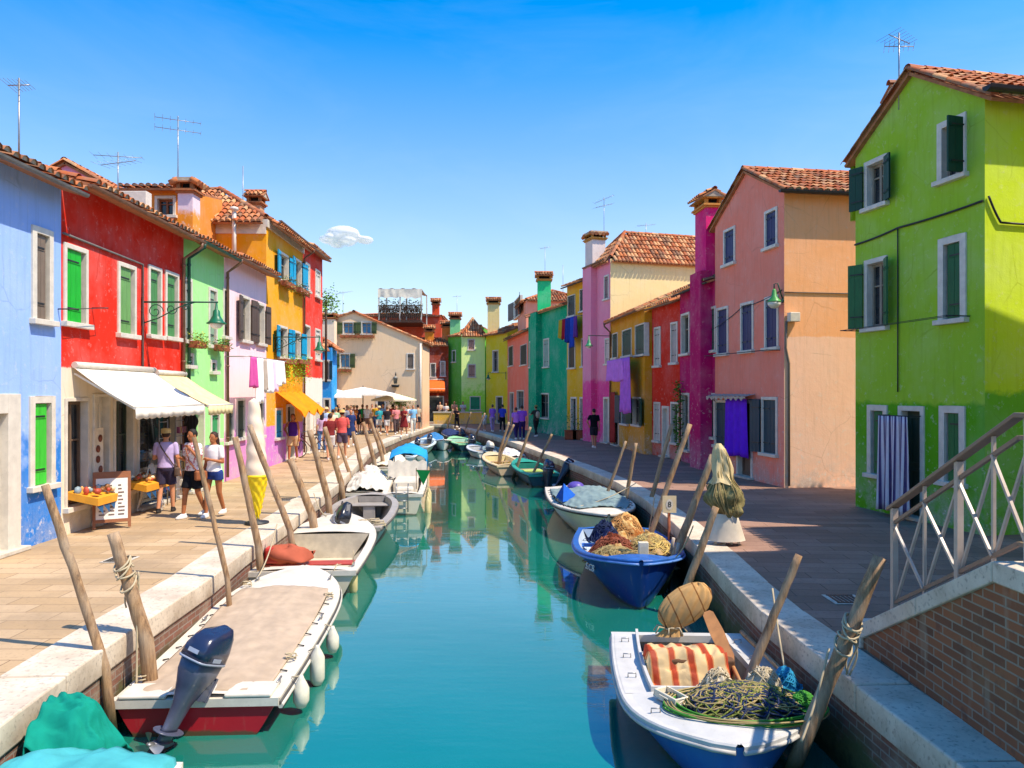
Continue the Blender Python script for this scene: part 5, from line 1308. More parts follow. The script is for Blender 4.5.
# oar
t_ = empty('oar', b11.w(-.28, 1.2, .5), 'tan wooden oar blade standing up beside the striped cloth', 'oar')
mb = MB(); A_ = b11.w(-.42, 1.55, .35); B_ = b11.w(-.22, .7, .93); d_ = (B_-A_).normalized(); X_ = d_.cross(V3((0,1,.2))).normalized()
k0 = A_ + d_*.35
vs = []
for f_, w_ in ((0, .025), (.15, .065), (.6, .075), (.95, .06), (1, .03)):
    p = k0 + (B_-k0)*f_; vs += [p - X_*w_, p + X_*w_]
nn = X_.cross(d_).normalized()*.02; n_ = len(vs); vs2 = [v_+nn for v_ in vs]
mb.add(vs+vs2, [(i*2, i*2+1, i*2+3, i*2+2) for i in range(4)] + [(n_+i*2, n_+i*2+1, n_+i*2+3, n_+i*2+2) for i in range(4)] + [(i*2, i*2+2, n_+i*2+2, n_+i*2) for i in range(4)] + [(i*2+1, i*2+3, n_+i*2+3, n_+i*2+1) for i in range(4)] + [(0,1,n_+1,n_), (8,9,n_+9,n_+8)])
mb.build('blade', paint('varnished_oar', 'B07A48', .5, .2), t_); mb = MB(); mb.tube([A_, k0+d_*.03], .022, 8); mb.build('shaft', paint('varnished_oar', 'B07A48', .5, .2), t_)
# pole lying on right rim
mb = MB(); mb.tube([b11.w(-.72, .25, .56), b11.w(-.8, 1.6, .57)], .025, 8); o = tag(mb.build('boat_pole', PILE, loc=b11.w(-.75, 1, .56)), 'pale wooden pole lying along the right rim of the white decked boat', 'pole')
# nets in the blue boat
heap(b10.w(-.05, 2.95, .42), .72, .42, .24, 'grey green net heap filling the bow of the blue boat', [netmat('net_grey', ('5A5E4E', '33382E', '6A6650'), 45), RY], n=20, seed=12, th=.006)
heap(b10.w(.3, 2.75, .45), .5, .34, .26, 'tan rope and net heap on the left of the blue boat', [N3, RY], n=26, seed=13)
heap(b10.w(.25, 2.2, .48), .45, .3, .3, 'rust red net heap in the middle of the blue boat', [netmat('net_rust', ('7A3A28', '4A281C', '8A5A3C'), 30), RR], n=18, seed=14)
heap(b10.w(-.4, 2.1, .5), .45, .3, .3, 'yellow cork line heap on the right of the blue boat', [N3, RY, paint('cork_float', 'D8B868', .8)], n=26, seed=15)
heap(b10.w(-.1, .75, .5), .42, .34, .42, 'tall orange and cream bundled net at the stern of the blue boat', [netmat('net_orange', ('C08A4A', 'E0C084', '9A5A2A'), 9), paint('orange_net_rope', 'B8844A', .85)], n=22, seed=16, squash=1.2)
heap(b10.w(.32, 1.15, .5), .3, .24, .34, 'navy cloth heap at the stern of the blue boat', [netmat('net_navy', ('1A2650', '10162E', '6A7AA0'), 14), RB], n=10, seed=17)
mb = MB(); mb.box((-.08, -.05, 0), (.08, .05, .34)); o = mb.build('net_box', PW, bevel=.01); o.location = b10.w(-.12, 3.35, .6); tag(o, 'small pinkish white box standing among nets in the blue boat bow', 'box')
for s_ in (-1, 1): 
    mb = MB(); y = 3.1 if s_ > 0 else 3.3; x = -.62 + (.0 if s_ > 0 else -.02); mb.tube([(-.7, 2.55+.45*(s_ > 0), .6), (-.74, 2.6+.45*(s_ > 0), .86)], .03, 8); mb.build('bitt', paint('pale_peg', 'B8A898', .6), b10.root)
# net bundle on the crooked pile, with the pale skirt board below
nb = G(723, 545, .0); nt_ = empty('net_bundle', nb, 'olive fishing net bundle hung over a crooked pile on the right kerb', 'fishing net')
top = V3((nb.x-.02, nb.y, 1.62))
mb = MB()
def nf(a, b):
    an = a*2*math.pi; prof = [(.02, 1.72), (.08, 1.62), (.12, 1.35), (.15, 1.15), (.22, .95), (.25, .75), (.22, .55), (.15, .45)]
    k = b*(len(prof)-1); i = min(int(k), len(prof)-2); f_ = k-i; r = prof[i][0]*(1-f_)+prof[i+1][0]*f_; z_ = prof[i][1]*(1-f_)+prof[i+1][1]*f_
    r *= 1+.03*math.sin(an*9+z_*7)+.75*noise.noise(V3((math.cos(an)*1.6, math.sin(an)*1.6, z_*3)))+.2*noise.noise(V3((math.cos(an)*5, math.sin(an)*5, z_*8)))
    return V3((nb.x-.05+.1*(1.6-z_)+r*math.cos(an), nb.y+r*.7*math.sin(an), z_*.92+.05))
mb.grid(nf, 56, 36); mb.build('net_drape', netmat('net_hanging', ('8A8054', '6A6240', 'A89A68'), 50), nt_, fix=False)
mb = MB(); mb.grid(lambda a, b: nf(a, b*.5) + V3((.025*math.cos(a*6.283)-.02, .025*math.sin(a*6.283), .03-.06*abs(math.sin(a*9))*b)), 56, 24); mb.build('draped_cloth', cloth('beige_drape', 'D2BC8C'), nt_, fix=False)
mb = MB(); q = random.Random(3)
for i in range(24):
    a = q.uniform(0, 6.28); mb.tube([nf((a/6.28+.01*k) % 1, .1+k*.09) + V3((.02*math.cos(a), .02*math.sin(a), 0)) for k in range(10)], .008, 4)
mb.build('net_strand', RY, nt_)
sk = empty('net_trap', nb, 'off white tapered cloth trap standing on the kerb under the net bundle', 'net trap')
mb = MB(); mb.grid(lambda a, b: V3((nb.x+.06+(.17+.12*b)*math.cos(a*6.283)*(1+.05*math.sin(a*40)*b), nb.y+(.12+.06*b)*math.sin(a*6.283), .52-.44*b)), 60, 6); mb.build('cloth_skirt', cloth('offwhite_canvas', 'D2C6B0'), sk, fix=False)
mb = MB(); 
for x in (-.14, .0, .12, .24): mb.box((nb.x+x, nb.y-.02, .014), (nb.x+x+.035, nb.y+.02, .12))
mb.build('foot', PW, sk)
# small number board on a striped pole
sp = G(669, 540, -.3); sg = empty('berth_sign', (sp.x, sp.y, -.3), 'small cream number board on a rusty pole by the blue boat', 'sign')
mb = MB(); mb.tube([(sp.x, sp.y, -1.4), (sp.x, sp.y, .28)], .03, 8); mb.build('pole', paint('rusty_pole', '8A4A2E', .8, .3), sg)
zz = D(669, 504, sp.y).z; mb = MB(); mb.box((sp.x-.13, sp.y-.045, zz-.16), (sp.x+.13, sp.y-.03, zz+.16)); bd = mb.build('board', paint('cream_board', 'D8C49A', .6), sg)
mb = MB(); mb.grid(lambda a, b: V3((sp.x+.065*math.cos(a*6.283)*b, sp.y-.05, zz+.1*math.sin(a*6.283)*b)), 20, 2); mb.build('oval', WPAINT, bd, fix=False)
o = letters('8', None, (0,0,0), (R(90), 0, 0), .15, IRON); o.parent = bd; o.location = (0, -.052 + 0, zz+.3-.05); o.name = 'number'

# ---------------------------------------------------------------- street things, left bank
awning(f2, 'wide cream white awning over the shop on the red house', (f2.hit(65, HY)[0], f2.hit(141, HY)[0]), 1.12, 2.2, 2.2, cloth('cream_awning', 'EDE4D2', scale=6)) if False else None
ua, ub = .3, 3.35
awning(f2, 'wide cream white awning over the shop on the red house', (ua, ub), 2.95, 1.12, 2.22, cloth('cream_awning', 'EDE4D2', scale=6))
awning(f2, 'narrow straw yellow awning next to the wide white one', (3.45, 4.95), 2.9, 1.18, 2.2, cloth('straw_awning', 'E0CE9A', scale=6))
def scal(f, u0, u1, z, out, zf, c, label): return awning(f, label, (u0, u1), z, out, zf, cloth('bright_awning', c, scale=6), valance=.3)
scal(h12, .1, 1.95, 3.5, 1.3, 2.75, 'E86A2A', 'orange scalloped awning on the brick red house')
def tray(f, u0, u1, label, seed):
    root = empty('display_shelf', tuple(f.p((u0+u1)/2, -.3, .6)), label, 'display shelf'); q = random.Random(seed)
    m = MB(); vs = [f.p(u0, 0, .62), f.p(u1, 0, .62), f.p(u1, -.55, .5), f.p(u0, -.55, .5)]; vs += [v_+V3((0,0,.13)) for v_ in vs]; m.add(vs, [(0,1,2,3),(4,5,6,7),(0,1,5,4),(1,2,6,5),(2,3,7,6),(3,0,4,7)]); m.build('shelf', paint('amber_shelf', 'E09A28', .6, .1), root)
    z_ = MB(); n = 5
    for i in range(n):
        a = u0+(u1-u0)*i/n; b = u0+(u1-u0)*(i+1)/n; z_.add([f.p(a, -.53, .5), f.p(b, -.53, .5), f.p(b, -.53, .5-.18)], [(0,1,2)])
    z_.build('zigzag_trim', paint('blue_trim', '1E5A8A', .6), root)
    cols = ['B84A30', 'E8D8B0', '8A9AA0', '8A5A30', 'D8A060']; 
    for ci, c_ in enumerate(cols):
        for i in range(7): g = MB(); r__ = q.uniform(.03, .06); g.ball(f.p(q.uniform(u0+.08, u1-.08), q.uniform(-.5, -.06), .72+q.uniform(0, .05)), (r__, r__*q.uniform(.6, 1.5), r__*q.uniform(.6, 1.6)), 7); g.build('souvenir', paint('souvenir_'+c_, c_, .5), root)
tray(f2, .15, 1.25, 'amber display shelf of souvenirs below the first shop window', 1); tray(f2, 1.95, 3.1, 'amber display shelf of souvenirs right of the menu board', 2)
# menu A-board
def aboard(p, w_, h, rz, label, wood, face_, marks=True, name='menu_board'):
    root = empty(name, p, label, 'menu board', rz=rz, local=True)
    for s_ in (-1, 1):
        M_ = Matrix.Rotation(s_*R(14), 4, 'X'); 
        m = MB(); m.box((-w_/2, -.015, .02), (-w_/2+.05, .015, h)); m.box((w_/2-.05, -.015, .02), (w_/2, .015, h)); m.box((-w_/2+.05, -.015, h-.12), (w_/2-.05, .015, h)); m.box((-w_/2+.05, -.015, .12), (w_/2-.05, .015, .18))
        off = V3((0, s_*h*math.sin(R(14)), 0)); m.v = [tuple(M_ @ V3(v_) + off) for v_ in m.v]; m.build('frame', wood, root)
        m = MB(); m.box((-w_/2+.05, -.01, .18), (w_/2-.05, .01, h-.12)); m.v = [tuple(M_ @ V3(v_) + off) for v_ in m.v]; bd = m.build('panel', face_, root)
        if marks and s_ < 0:
            q = random.Random(5); m = MB()
            for r_ in range(9):
                for c_ in range(3):
                    x = -w_/2+.1+c_*(w_-.2)/2.7; z_ = .25+r_*(h-.45)/9; m.box((x, -.016, z_), (x+q.uniform(.05, .11), -.012, z_+.025))
            m.v = [tuple(M_ @ V3(v_) + off) for v_ in m.v]; m.build('menu_print', paint('menu_print', '6A5A50', .7), bd)
    return root
p = G(112, 527); aboard((p.x, p.y, .004), .62, 1.05, R(28), 'wooden menu board standing in front of the souvenir shop', paint('board_wood', '8A5430', .6, .15), paint('paper_white', 'E0D8CC', .7, .05))
p = G(151, 510); aboard((p.x, p.y, .004), .5, 1.0, R(-70), 'plain white folding board at the shop door', WPAINT, paint('paper_white', 'E0D8CC', .7, .05), marks=False, name='folding_board')
# poster on the wall and goods in the doorway
u0, z0, u1, z1 = f2.rect(92, 428, 101, 486); mb = MB(); f2.box(mb, u0, u1, -.045, -.005, z0, z1); po = tag(mb.build('product_panel', paint('poster_cream', 'E2D4BC', .6), loc=f2.p(u0, 0, z0)), 'tall cream panel with brown pictures beside the first shop window', 'wall panel')
mb = MB(); q = random.Random(2)
for i in range(5): 
    zc = z0+(z1-z0)*(i+.6)/5.6; mb.lathe(f2.p((u0+u1)/2+q.uniform(-.05, .05), -.05, zc), [(.0, .008), (.07, .008), (.07, 0)], 12, ax=-f2.V)
o = mb.build('pictures', paint('poster_brown', '7A3E28', .6)); o.parent = po; o.location = -V3(f2.p(u0, 0, z0))
def rack(f, u, label, seed, w_=.5, h=1.9):
    root = empty('goods_rack', tuple(f.p(u, -.35, 0)), label, 'goods rack'); q = random.Random(seed); m = MB()
    for du in (-w_/2, w_/2):
        m.tube([f.p(u+du, -.3, .02), f.p(u+du, -.3, h)], .015, 6)
    for z_ in (.3, .7, 1.1, 1.5, 1.85): m.tube([f.p(u-w_/2, -.3, z_), f.p(u+w_/2, -.3, z_)], .01, 6)
    m.build('stand', GALV, root)
    for ci, c_ in enumerate(('D8D0C0', '2A2420', '8A4A6A', 'C8A050')):
        for i in range(10): g = MB(); a = u+q.uniform(-w_/2, w_/2-.08); z_ = q.choice((.42, .82, 1.22, 1.62)); f.box(g, a, a+.07, -.36, -.3, z_-.05, z_+.09); g.build('goods', paint('goods_'+c_, c_, .6), root)
rack(f2, 3.25, 'wire rack of small goods under the white awning edge', 1, .4); rack(f2, 4.1, 'goods rack beside the dark hanging coats', 2, .5)
def garment(f, u, z, w_, h, c, label, out=.25, name='hanging_garment', cat='clothing', group=None, sleeves=False, m=None, n=5):
    root = empty(name, tuple(f.p(u, -out, z)), label, cat, group) ; m = m or cloth('garment_'+c, c)
    mb = MB(); sd = int(u*37)
    mb.grid(lambda a, b: f.p(u+(a-.5)*w_*(1+.12*b), -out-.05*math.sin(a*n*3.14+sd)*(.3+b), z-h*b+.03*math.sin(a*7+sd)*b), 24, 12)
    if sleeves:
        for s_ in (-1, 1): mb.grid(lambda a, b: f.p(u+s_*(w_/2+a*.16), -out-.03*math.sin(b*5), z-.02-a*.1-b*.28), 4, 6)
    o = mb.build('fabric', m, root, fix=False); o.modifiers.new('t', 'SOLIDIFY').thickness = .012
    return root
garment(f2, 4.55, 2.0, .42, .85, '1E1C20', 'black coat hanging at the shop doorway', .35, sleeves=True)
# giant ice cream cone
p = G(257, 524); ic = empty('ice_cream_sign', (p.x, p.y, 0), 'giant yellow cone with white soft ice cream standing on the left paving', 'sign figure')
k = p.y/F
def cone():
    prof = []; mb = MB(); z0, z1 = .1, D(257, 476, p.y).z
    def fn(a, b):
        r = .03+.175*b**.9; tw = .008*math.sin(a*6.283*8+b*24)+.008*math.sin(a*6.283*8-b*24)
        return V3((p.x+(r+tw)*math.cos(a*6.283), p.y+(r+tw)*math.sin(a*6.283), z0+(z1-z0)*b))
    mb.grid(fn, 64, 30); mb.lathe((p.x, p.y, z1-.03), [(.2,0),(.215,.03),(.2,.06)], 24)
    return mb, z1
mb, z1 = cone(); mb.build('cone', paint('cone_yellow', 'E8C814', .5, .06), ic)
mb = MB(); zt_ = D(257, 398, p.y).z
def cream(a, b):
    r = (.2-.11*b**1.3)*(1+.045*math.sin((a+b*5)*6.283)) * (1 if b < .96 else (1-b)/.04+.02)
    return V3((p.x-.06*b+r*math.cos(a*6.283), p.y+r*math.sin(a*6.283), z1+(zt_-z1)*b))
mb.grid(cream, 36, 70); mb.build('soft_ice', paint('ice_cream_white', 'EFD8BC', .4, .04), ic)
mb = MB(); mb.lathe((p.x, p.y, .004), [(.22,0),(.22,.04),(.05,.06),(.03,.16)], 20); mb.tube([(p.x, p.y, .1), (p.x, p.y, .2)], .03, 8); mb.build('base', IRON, ic)
# lamps
SG = paint('lamp_green', '1C6A48', .4); SW = paint('lamp_white_green', '3A8A5A', .4)
ul = f2.hit(142, HY)[0]; lamp_bracket(f2, ul, D(142, 302, f2.p(ul,0,0).y).z, 1.6, 'green scrolled wall lamp sticking out from the red house', SG)
u = f5.hit(273, HY)[0]; lamp_bracket(f5, u, D(273, 337, f5.p(u,0,0).y).z, 1.6, 'scrolled wall lamp between turquoise shutters on the orange house', SG)
u = h2.hit(783, HY)[0]
def postlamp(f, u, z, out, label):
    root = empty('wall_lamp', tuple(f.p(u, 0, z)), label, 'street lamp'); m = MB(); m.tube([f.p(u, 0, z-.2), f.p(u, -out*.6, z+.25), f.p(u, -out, z+.22), f.p(u, -out, z+.05)], .018, 6); m.lathe(f.p(u, 0, z-.2), [(.06, 0), (.06, .03)], 8, ax=-f.V); m.build('bracket', GIRON, root)
    h = MB(); o = f.p(u, -out, z); h.lathe(o, [(.02, .1), (.05, .06), (.07, -.1), (.17, -.22), (.18, -.25)], 14); h.build('lamp_shade', paint('lamp_moss', '4A9A4A', .4), root)
    b = MB(); b.lathe(o, [(.17, -.25), (.16, -.32), (.08, -.4), (0, -.42)], 12); b.build('lamp_globe', paint('milk_glass', 'DAD6C8', .3, .05), root)
u, z_ = h2.L-.06, D(786, 292, 19.2).z; postlamp(h2, u, z_, .25, 'moss green lamp on the corner of the salmon house')
mb = MB(); P = h2r.p(.1, -.03, 0); zz = D(794, 317, 19.2).z; h2r.box(mb, .06, .34, -.2, -.02, zz-.12, zz+.12); bx = tag(mb.build('junction_box', WPAINT, loc=P, bevel=.015), 'white electric box on the corner of the salmon house', 'electric box')
mb = MB(); mb.tube([h2r.p(.05, -.03, zz-.1), h2r.p(.03, -.03, zz-.8), h2r.p(.12, -.03, zz-1.2), h2r.p(.12, -.03, .05)], .03, 8); o = mb.build('conduit', paint('conduit_brown', '7A6A58', .6)); o.parent = bx; o.location = -P
u = h6.hit(611, HY)[0]-.05; lamp_bracket(h6, u, D(611, 336, h6.p(u,0,0).y).z, 1.15, 'white and green lamp on a thin arm from the rose pink house', SW, scroll=False, drop=.3)
u = h10.hit(506, HY)[0]; lamp_bracket(h10, u, D(506, 373, h10.p(u,0,0).y).z, 1.6, 'small far lamp reaching out from the lemon yellow house', SG, scroll=False)
mb = MB(); c = fc.p(fc.hit(396, HY)[0], -.3, fc.hit(396, 380)[1]); lt = empty('wall_lantern', c, 'iron lantern on the cream gabled house wall', 'street lamp'); mb.lathe(c, [(.1,-.25),(.16,.1),(.2,.12),(.0,.3)], 6); mb.build('lantern_glass', paint('lantern_pane', '8A8A80', .2), lt); mb = MB(); mb.tube([c+V3((0,0,.3)), c+V3((0,.15,.5)), c+V3((0,.3,.3))], .03, 6); mb.lathe(c+V3((0,.02,-.5)), [(.22,0),(.3,.18)], 10); mb.build('bracket', IRON, lt)
# washing
u = h2.hit; ua, ub = h2.hit(730.7, HY)[0], h2.hit(752, HY)[0]
garment(h2, (ua+ub)/2, h2.hit(741, 399)[1], ub-ua, h2.hit(741, 399)[1]-h2.hit(741, 456)[1], '6A26D8', 'violet curtain hanging in front of the salmon house door', .16, 'door_curtain', 'curtain', n=7)
ua, ub = h2.hit(716, HY)[0], h2.hit(756, HY)[0]; rt = empty('door_canopy', tuple(h2.p((ua+ub)/2, 0, 2.4)), 'narrow grey canopy above the violet curtain', 'canopy'); zc = h2.hit(736, 394)[1]
mb = MB(); mb.grid(lambda a, b: h2.p(ua+(ub-ua)*a, -.02-.3*b, zc-.06*b+.01*math.sin(a*60)), 40, 3); mb.grid(lambda a, b: h2.p(ua+(ub-ua)*a, -.33, zc-.07-.08*b*(1+.5*math.sin(a*50))), 60, 2); mb.build('canopy_sheet', cloth('canopy_grey', 'B8A898'), rt, fix=False)
mb = MB(); [mb.bar(h2.p(x, 0, zc-.25), h2.p(x, -.31, zc-.08), .02) for x in (ua+.05, ub-.05)]; mb.build('strut', IRON, rt)
ua, ub = h1.hit(890, HY)[0], h1.hit(922, HY)[0]; zt_ = h1.hit(905, 416)[1]
garment(h1, (ua+ub)/2, zt_, (ub-ua)*.92, zt_-.12, 'E0DCE8', 'purple and white striped curtain billowing from the lime green house door', .3, 'door_curtain', 'curtain', n=8, m=striped('purple_striped_cloth', [(.4, '4A3A66'), (.5, '8A7A9A'), (1, 'D6CED4')], tuple(h1.U), .085))
mb = MB(); mb.tube([h1.p(ua, -.3, zt_+.01), h1.p(ub, -.3, zt_+.01)], .012, 6); [mb.tube([h1.p(x, 0, zt_+.01), h1.p(x, -.3, zt_+.01)], .01, 6) for x in (ua, ub)]; tag(mb.build('curtain_rail', IRON, loc=h1.p(ua, 0, zt_)), 'iron curtain rail over the lime green house door', 'rail')
ua, ub = h5.hit(618.5, HY)[0], h5.hit(641.5, HY)[0]; um = (ua+ub)/2; zt_ = h5.hit(630, 359)[1]
garment(h5, um-.15*(ub-ua), zt_, (ub-ua)*.75, .95, 'C878D8', 'wide lilac sheet hung under the ochre house windows', .5, 'washing', 'laundry', 'washing hung from house fronts'); garment(h5, ub-(ub-ua)*.17, zt_, (ub-ua)*.34, 2.3, 'B868D0', 'long narrow lilac cloth hanging at the right of the lilac sheet', .5, 'washing', 'laundry', 'washing hung from house fronts')
mb = MB(); mb.tube([h5.p(ua-.2, -.5, zt_+.01), h5.p(ub+.2, -.5, zt_+.01)], .01, 5); [mb.tube([h5.p(x, 0, zt_), h5.p(x, -.55, zt_+.01)], .015, 5) for x in (ua-.2, ub+.2)]; tag(mb.build('washing_line', GALV, loc=h5.p(ua, 0, zt_)), 'washing line under the ochre house windows', 'washing line')
zt_ = h7.hit(577, 318)[1]
for i, (px, w_, h_, c_) in enumerate(((568.5, .5, 1.0, 'B8A030'), (571.5, .5, 1.1, 'A02030'), (575.5, .6, 1.3, '22388A'), (579.5, .6, 1.6, '2A4AB0'), (583.5, .5, 1.1, '6A3A8A'))):
    garment(h7, h7.hit(px, HY)[0], zt_, w_, h_, c_, ('mustard shirt', 'crimson shirt', 'navy shirt', 'long blue trousers', 'purple shirt')[i]+' drying on the golden yellow house', .45, 'washing', 'laundry', 'washing hung from house fronts')
ua, ub = h7.hit(567, HY)[0], h7.hit(586, HY)[0]; mb = MB(); mb.tube([h7.p(ua, -.45, zt_+.01), h7.p(ub, -.45, zt_+.01)], .012, 5); [mb.tube([h7.p(x, 0, zt_), h7.p(x, -.5, zt_+.01)], .015, 5) for x in (ua, ub)]; tag(mb.build('washing_line', GALV, loc=h7.p(ua, 0, zt_)), 'washing line on the golden yellow house', 'washing line')
garment(h5, h5.hit(615.5, HY)[0], h5.hit(615.5, 392)[1], .9, h5.hit(615.5, 392)[1]-.15, 'A83A34', 'faded red door curtain on the ochre house', .12, 'door_curtain', 'curtain', n=8)
zt_ = f4.hit(240, 357)[1]
zt_ = D(235, 358, 21.5).z
for i, (u_, w_, h_, c_) in enumerate(((.35, .5, .85, 'D0569A'), (.95, .55, 1.3, 'F0ECE8'), (1.45, .35, .95, 'B8A898'), (1.85, .5, 1.0, 'F2EEEA'), (2.35, .5, .95, 'F2C8DA'), (2.75, .5, .8, 'F4F0EA'), (3.2, .45, .7, 'F0EAE0'))):
    garment(f4, u_, zt_, w_, h_, c_, ('pink towel drying nearest on the pale pink house', 'long white garment drying on the pale pink house', 'grey cloth drying between white washing', 'white shirt drying right of the grey cloth', 'pale pink cloth drying among white washing', 'white cloth drying right of the pink cloth', 'last small white cloth on the pale pink house line')[i], .7, 'washing', 'laundry', 'washing hung from house fronts')
mb = MB(); mb.tube([f4.p(0, -.7, zt_+.01), f4.p(3.6, -.7, zt_+.01)], .012, 5); [mb.tube([f4.p(x, 0, zt_), f4.p(x, -.75, zt_+.01)], .015, 5) for x in (.05, 3.55)]; tag(mb.build('washing_line', GALV, loc=f4.p(0, 0, zt_)), 'washing line with poles on the pale pink house', 'washing line')
# orange cloth canopy and hanging plants on the orange house
ua, ub = f5.hit(275, HY)[0], f5.hit(302, HY)[0]; za, zb = f5.hit(280, 392)[1], f5.hit(290, 407)[1]
cn = empty('cloth_canopy', tuple(f5.p((ua+ub)/2, 0, za)), 'bright orange cloth canopy swagged over the orange house shop', 'canopy')
mb = MB(); mb.grid(lambda a, b: f5.p(ua+(ub-ua)*a, -.03-.85*b, za-(za-zb+.1)*b - .22*math.sin(math.pi*((a*3) % 1))*b + .03*math.sin(a*30)), 60, 12); o = mb.build('swag', cloth('orange_cloth', 'F08A14', scale=4), cn, fix=False); o.modifiers.new('t', 'SOLIDIFY').thickness = .015
planter(f5, f5.hit(278, HY)[0]-.1, f5.hit(288, HY)[0]+.1, f5.hit(283, 364)[1], 'hanging basket of bright green vines under the first turquoise shutter', '8AB81E', None, 1.1, .3, n=500)
planter(f5, f5.hit(293, HY)[0]-.1, f5.hit(302, HY)[0]+.1, f5.hit(297, 364)[1], 'hanging basket of bright green vines under the second turquoise shutter', '7AA81E', None, .95, .3, n=450)
planter(f5, f5.hit(278, HY)[0], f5.hit(288, HY)[0], f5.hit(283, 287)[1], 'flower box under the upper left turquoise shutters', '5A6A24', 'D8C040', .25, .3)
planter(f5, f5.hit(293, HY)[0], f5.hit(302, HY)[0], f5.hit(297, 293)[1], 'flower box under the upper right turquoise shutters', '5A6A24', 'E8D8D0', .3, .3)
planter(f3, f3.hit(185, HY)[0], f3.hit(195, HY)[0], f3.hit(190, 348)[1], 'yellow green flower box left on the mint house', '7A8A24', 'D8D030', .15, .3); planter(f3, f3.hit(210, HY)[0], f3.hit(219, HY)[0], f3.hit(214, 351)[1], 'green flower box right on the mint house', '4A6A24', 'C8A040', .15, .25)
# climbing plant on magenta house, crates by golden house
q = random.Random(31); ua = h3.hit(683, HY)[0]; cp = empty('climbing_plant', tuple(h3.p(ua, -.15, 0)), 'green climbing plant growing up the magenta house corner', 'plant'); mb = MB(); foliage(mb, lambda: h3.p(ua+q.uniform(-.3, .3), -q.uniform(.03, .3), q.uniform(.3, 2.9)), 420, .12, q); mb.build('leaves', leafmat('4E7A22'), cp, fix=False); mb = MB(); mb.tube([h3.p(ua, -.1, .02), h3.p(ua+.05, -.12, 1.4), h3.p(ua-.05, -.1, 2.6)], .025, 6); mb.build('stem', WOODD, cp)
q = random.Random(33); p = D(326, 300, 36); bp = empty('roof_plant', (p.x, p.y, p.z-.9), 'green leafy roof plant beside the scarlet house', 'plant'); mb = MB(); foliage(mb, lambda: p + V3((q.gauss(0, .3), q.gauss(0, .3), q.gauss(-.1, .3))), 420, .16, q); mb.build('leaves', leafmat('6E9A22'), bp, fix=False); mb = MB(); mb.tube([p-V3((0,0,4)), p], .06, 6); mb.build('stem', WOODD, bp)
for i, px in enumerate((570.5, 578)):
    p = G(px, 439.5, 0); rt = empty('terracotta_planter', (p.x, p.y, .003), ('terracotta trough left below the golden yellow house', 'terracotta trough right below the golden yellow house')[i], 'planter'); mb = MB(); mb.box((p.x-.3, p.y-.2, .003), (p.x+.3, p.y+.2, .45)); mb.box((p.x-.33, p.y-.23, .45), (p.x+.33, p.y+.23, .5)); mb.build('trough', paint('terracotta', '9A5636', .85, .2), rt, bevel=.01)
    q = random.Random(i); mb = MB(); foliage(mb, lambda: V3((p.x+q.uniform(-.25, .25), p.y+q.uniform(-.15, .15), .5+q.triangular(0, 1.5, .2))), 60, .12, q); mb.build('leaves', leafmat('5A7A40'), rt, fix=False)
# aerials
tvaerial(19, 151, 78, 12.5, 'plain tall mast with one short boom over the blue house', 1, 20); tvaerial(178, 178, 116, 21.3, 'tall television aerial on the pink chimney', 2, 42, tilt=0); tvaerial(118, 192, 152, 20, 'double boom aerial behind the red house roof', 2, 45, tilt=0)
tvaerial(243, 215, 166, 27, 'bare thin mast beside the small brick chimney', 0, 4); tvaerial(899, 80, 33, 14.9, 'two boom aerial on the lime green house ridge', 2, 26, tilt=-.2)
tvaerial(604, 237, 197, 38, 'spiky aerial above the rose pink house', 2, 20, tilt=.3); tvaerial(646, 240, 223, 39, 'small aerial above the cream side wall roof', 1, 18); tvaerial(563, 291, 265, 45, 'bare pole on the peach upper house', 0, 3); tvaerial(545, 282, 246, 48, 'slim aerial over the bright green chimney', 1, 10)
tvaerial(457, 320, 295, 62, 'thin aerial above the pale green corner house', 1, 8); tvaerial(343, 318, 291, 52, 'thin aerial above the cream gabled house', 1, 20)
# cables along facades and across
def cable(pts, label, r=.012, sag=0): 
    ps = []
    for a, b in zip(pts, pts[1:]):
        a, b = V3(a), V3(b)
        for i in range(11): f_ = i/10; ps.append(a+(b-a)*f_ - V3((0,0,sag*4*f_*(1-f_))))
    mb = MB(); mb.tube(ps, r, 5); return tag(mb.build('wall_cable', IRON, loc=V3(pts[0])), label, 'cable')
e = lambda f, px, py, o=.03: f.p(f.hit(px, HY)[0], -o, f.hit(px, py)[1])
cable([e(h1, 856, 245), e(h1, 899, 228), e(h1, 984, 201)], 'black cable running across the lime green house front', .022, .02)
cable([h1r.p(.05, -.03, 5.9), h1r.p(.3, -.03, 5.45), h1r.p(3, -.03, 5.5)], 'grey cable bending round the lime green house side wall', .02, .03)
cable([e(h2, 712, 330), e(h2, 742, 308), e(h2, 783, 290)], 'thin cable along the salmon house front', .012, .05)
cable([e(h1, 899, 228), e(h1, 899, 392)], 'vertical cable down the lime green front', .014)
cable([h2r.p(0, -.02, 5.1), h2r.p(3, -.02, 5.1)], 'straight cable across the apricot side wall', .015)
mb = MB(); f = f2; mb.tube([f.p(.0, -.04, 5.25), f.p(f.hit(141, HY)[0], -.04, 5.2), f.p(f.hit(141, HY)[0], -.04, 2.95)], .022, 6); tag(mb.build('wall_cable', GREYG, loc=f.p(0, 0, 5.2)), 'grey pipe along and down the red house front', 'cable')
mb = MB(); mb.box((0,0,0), (.01,.01,.01)) if False else None
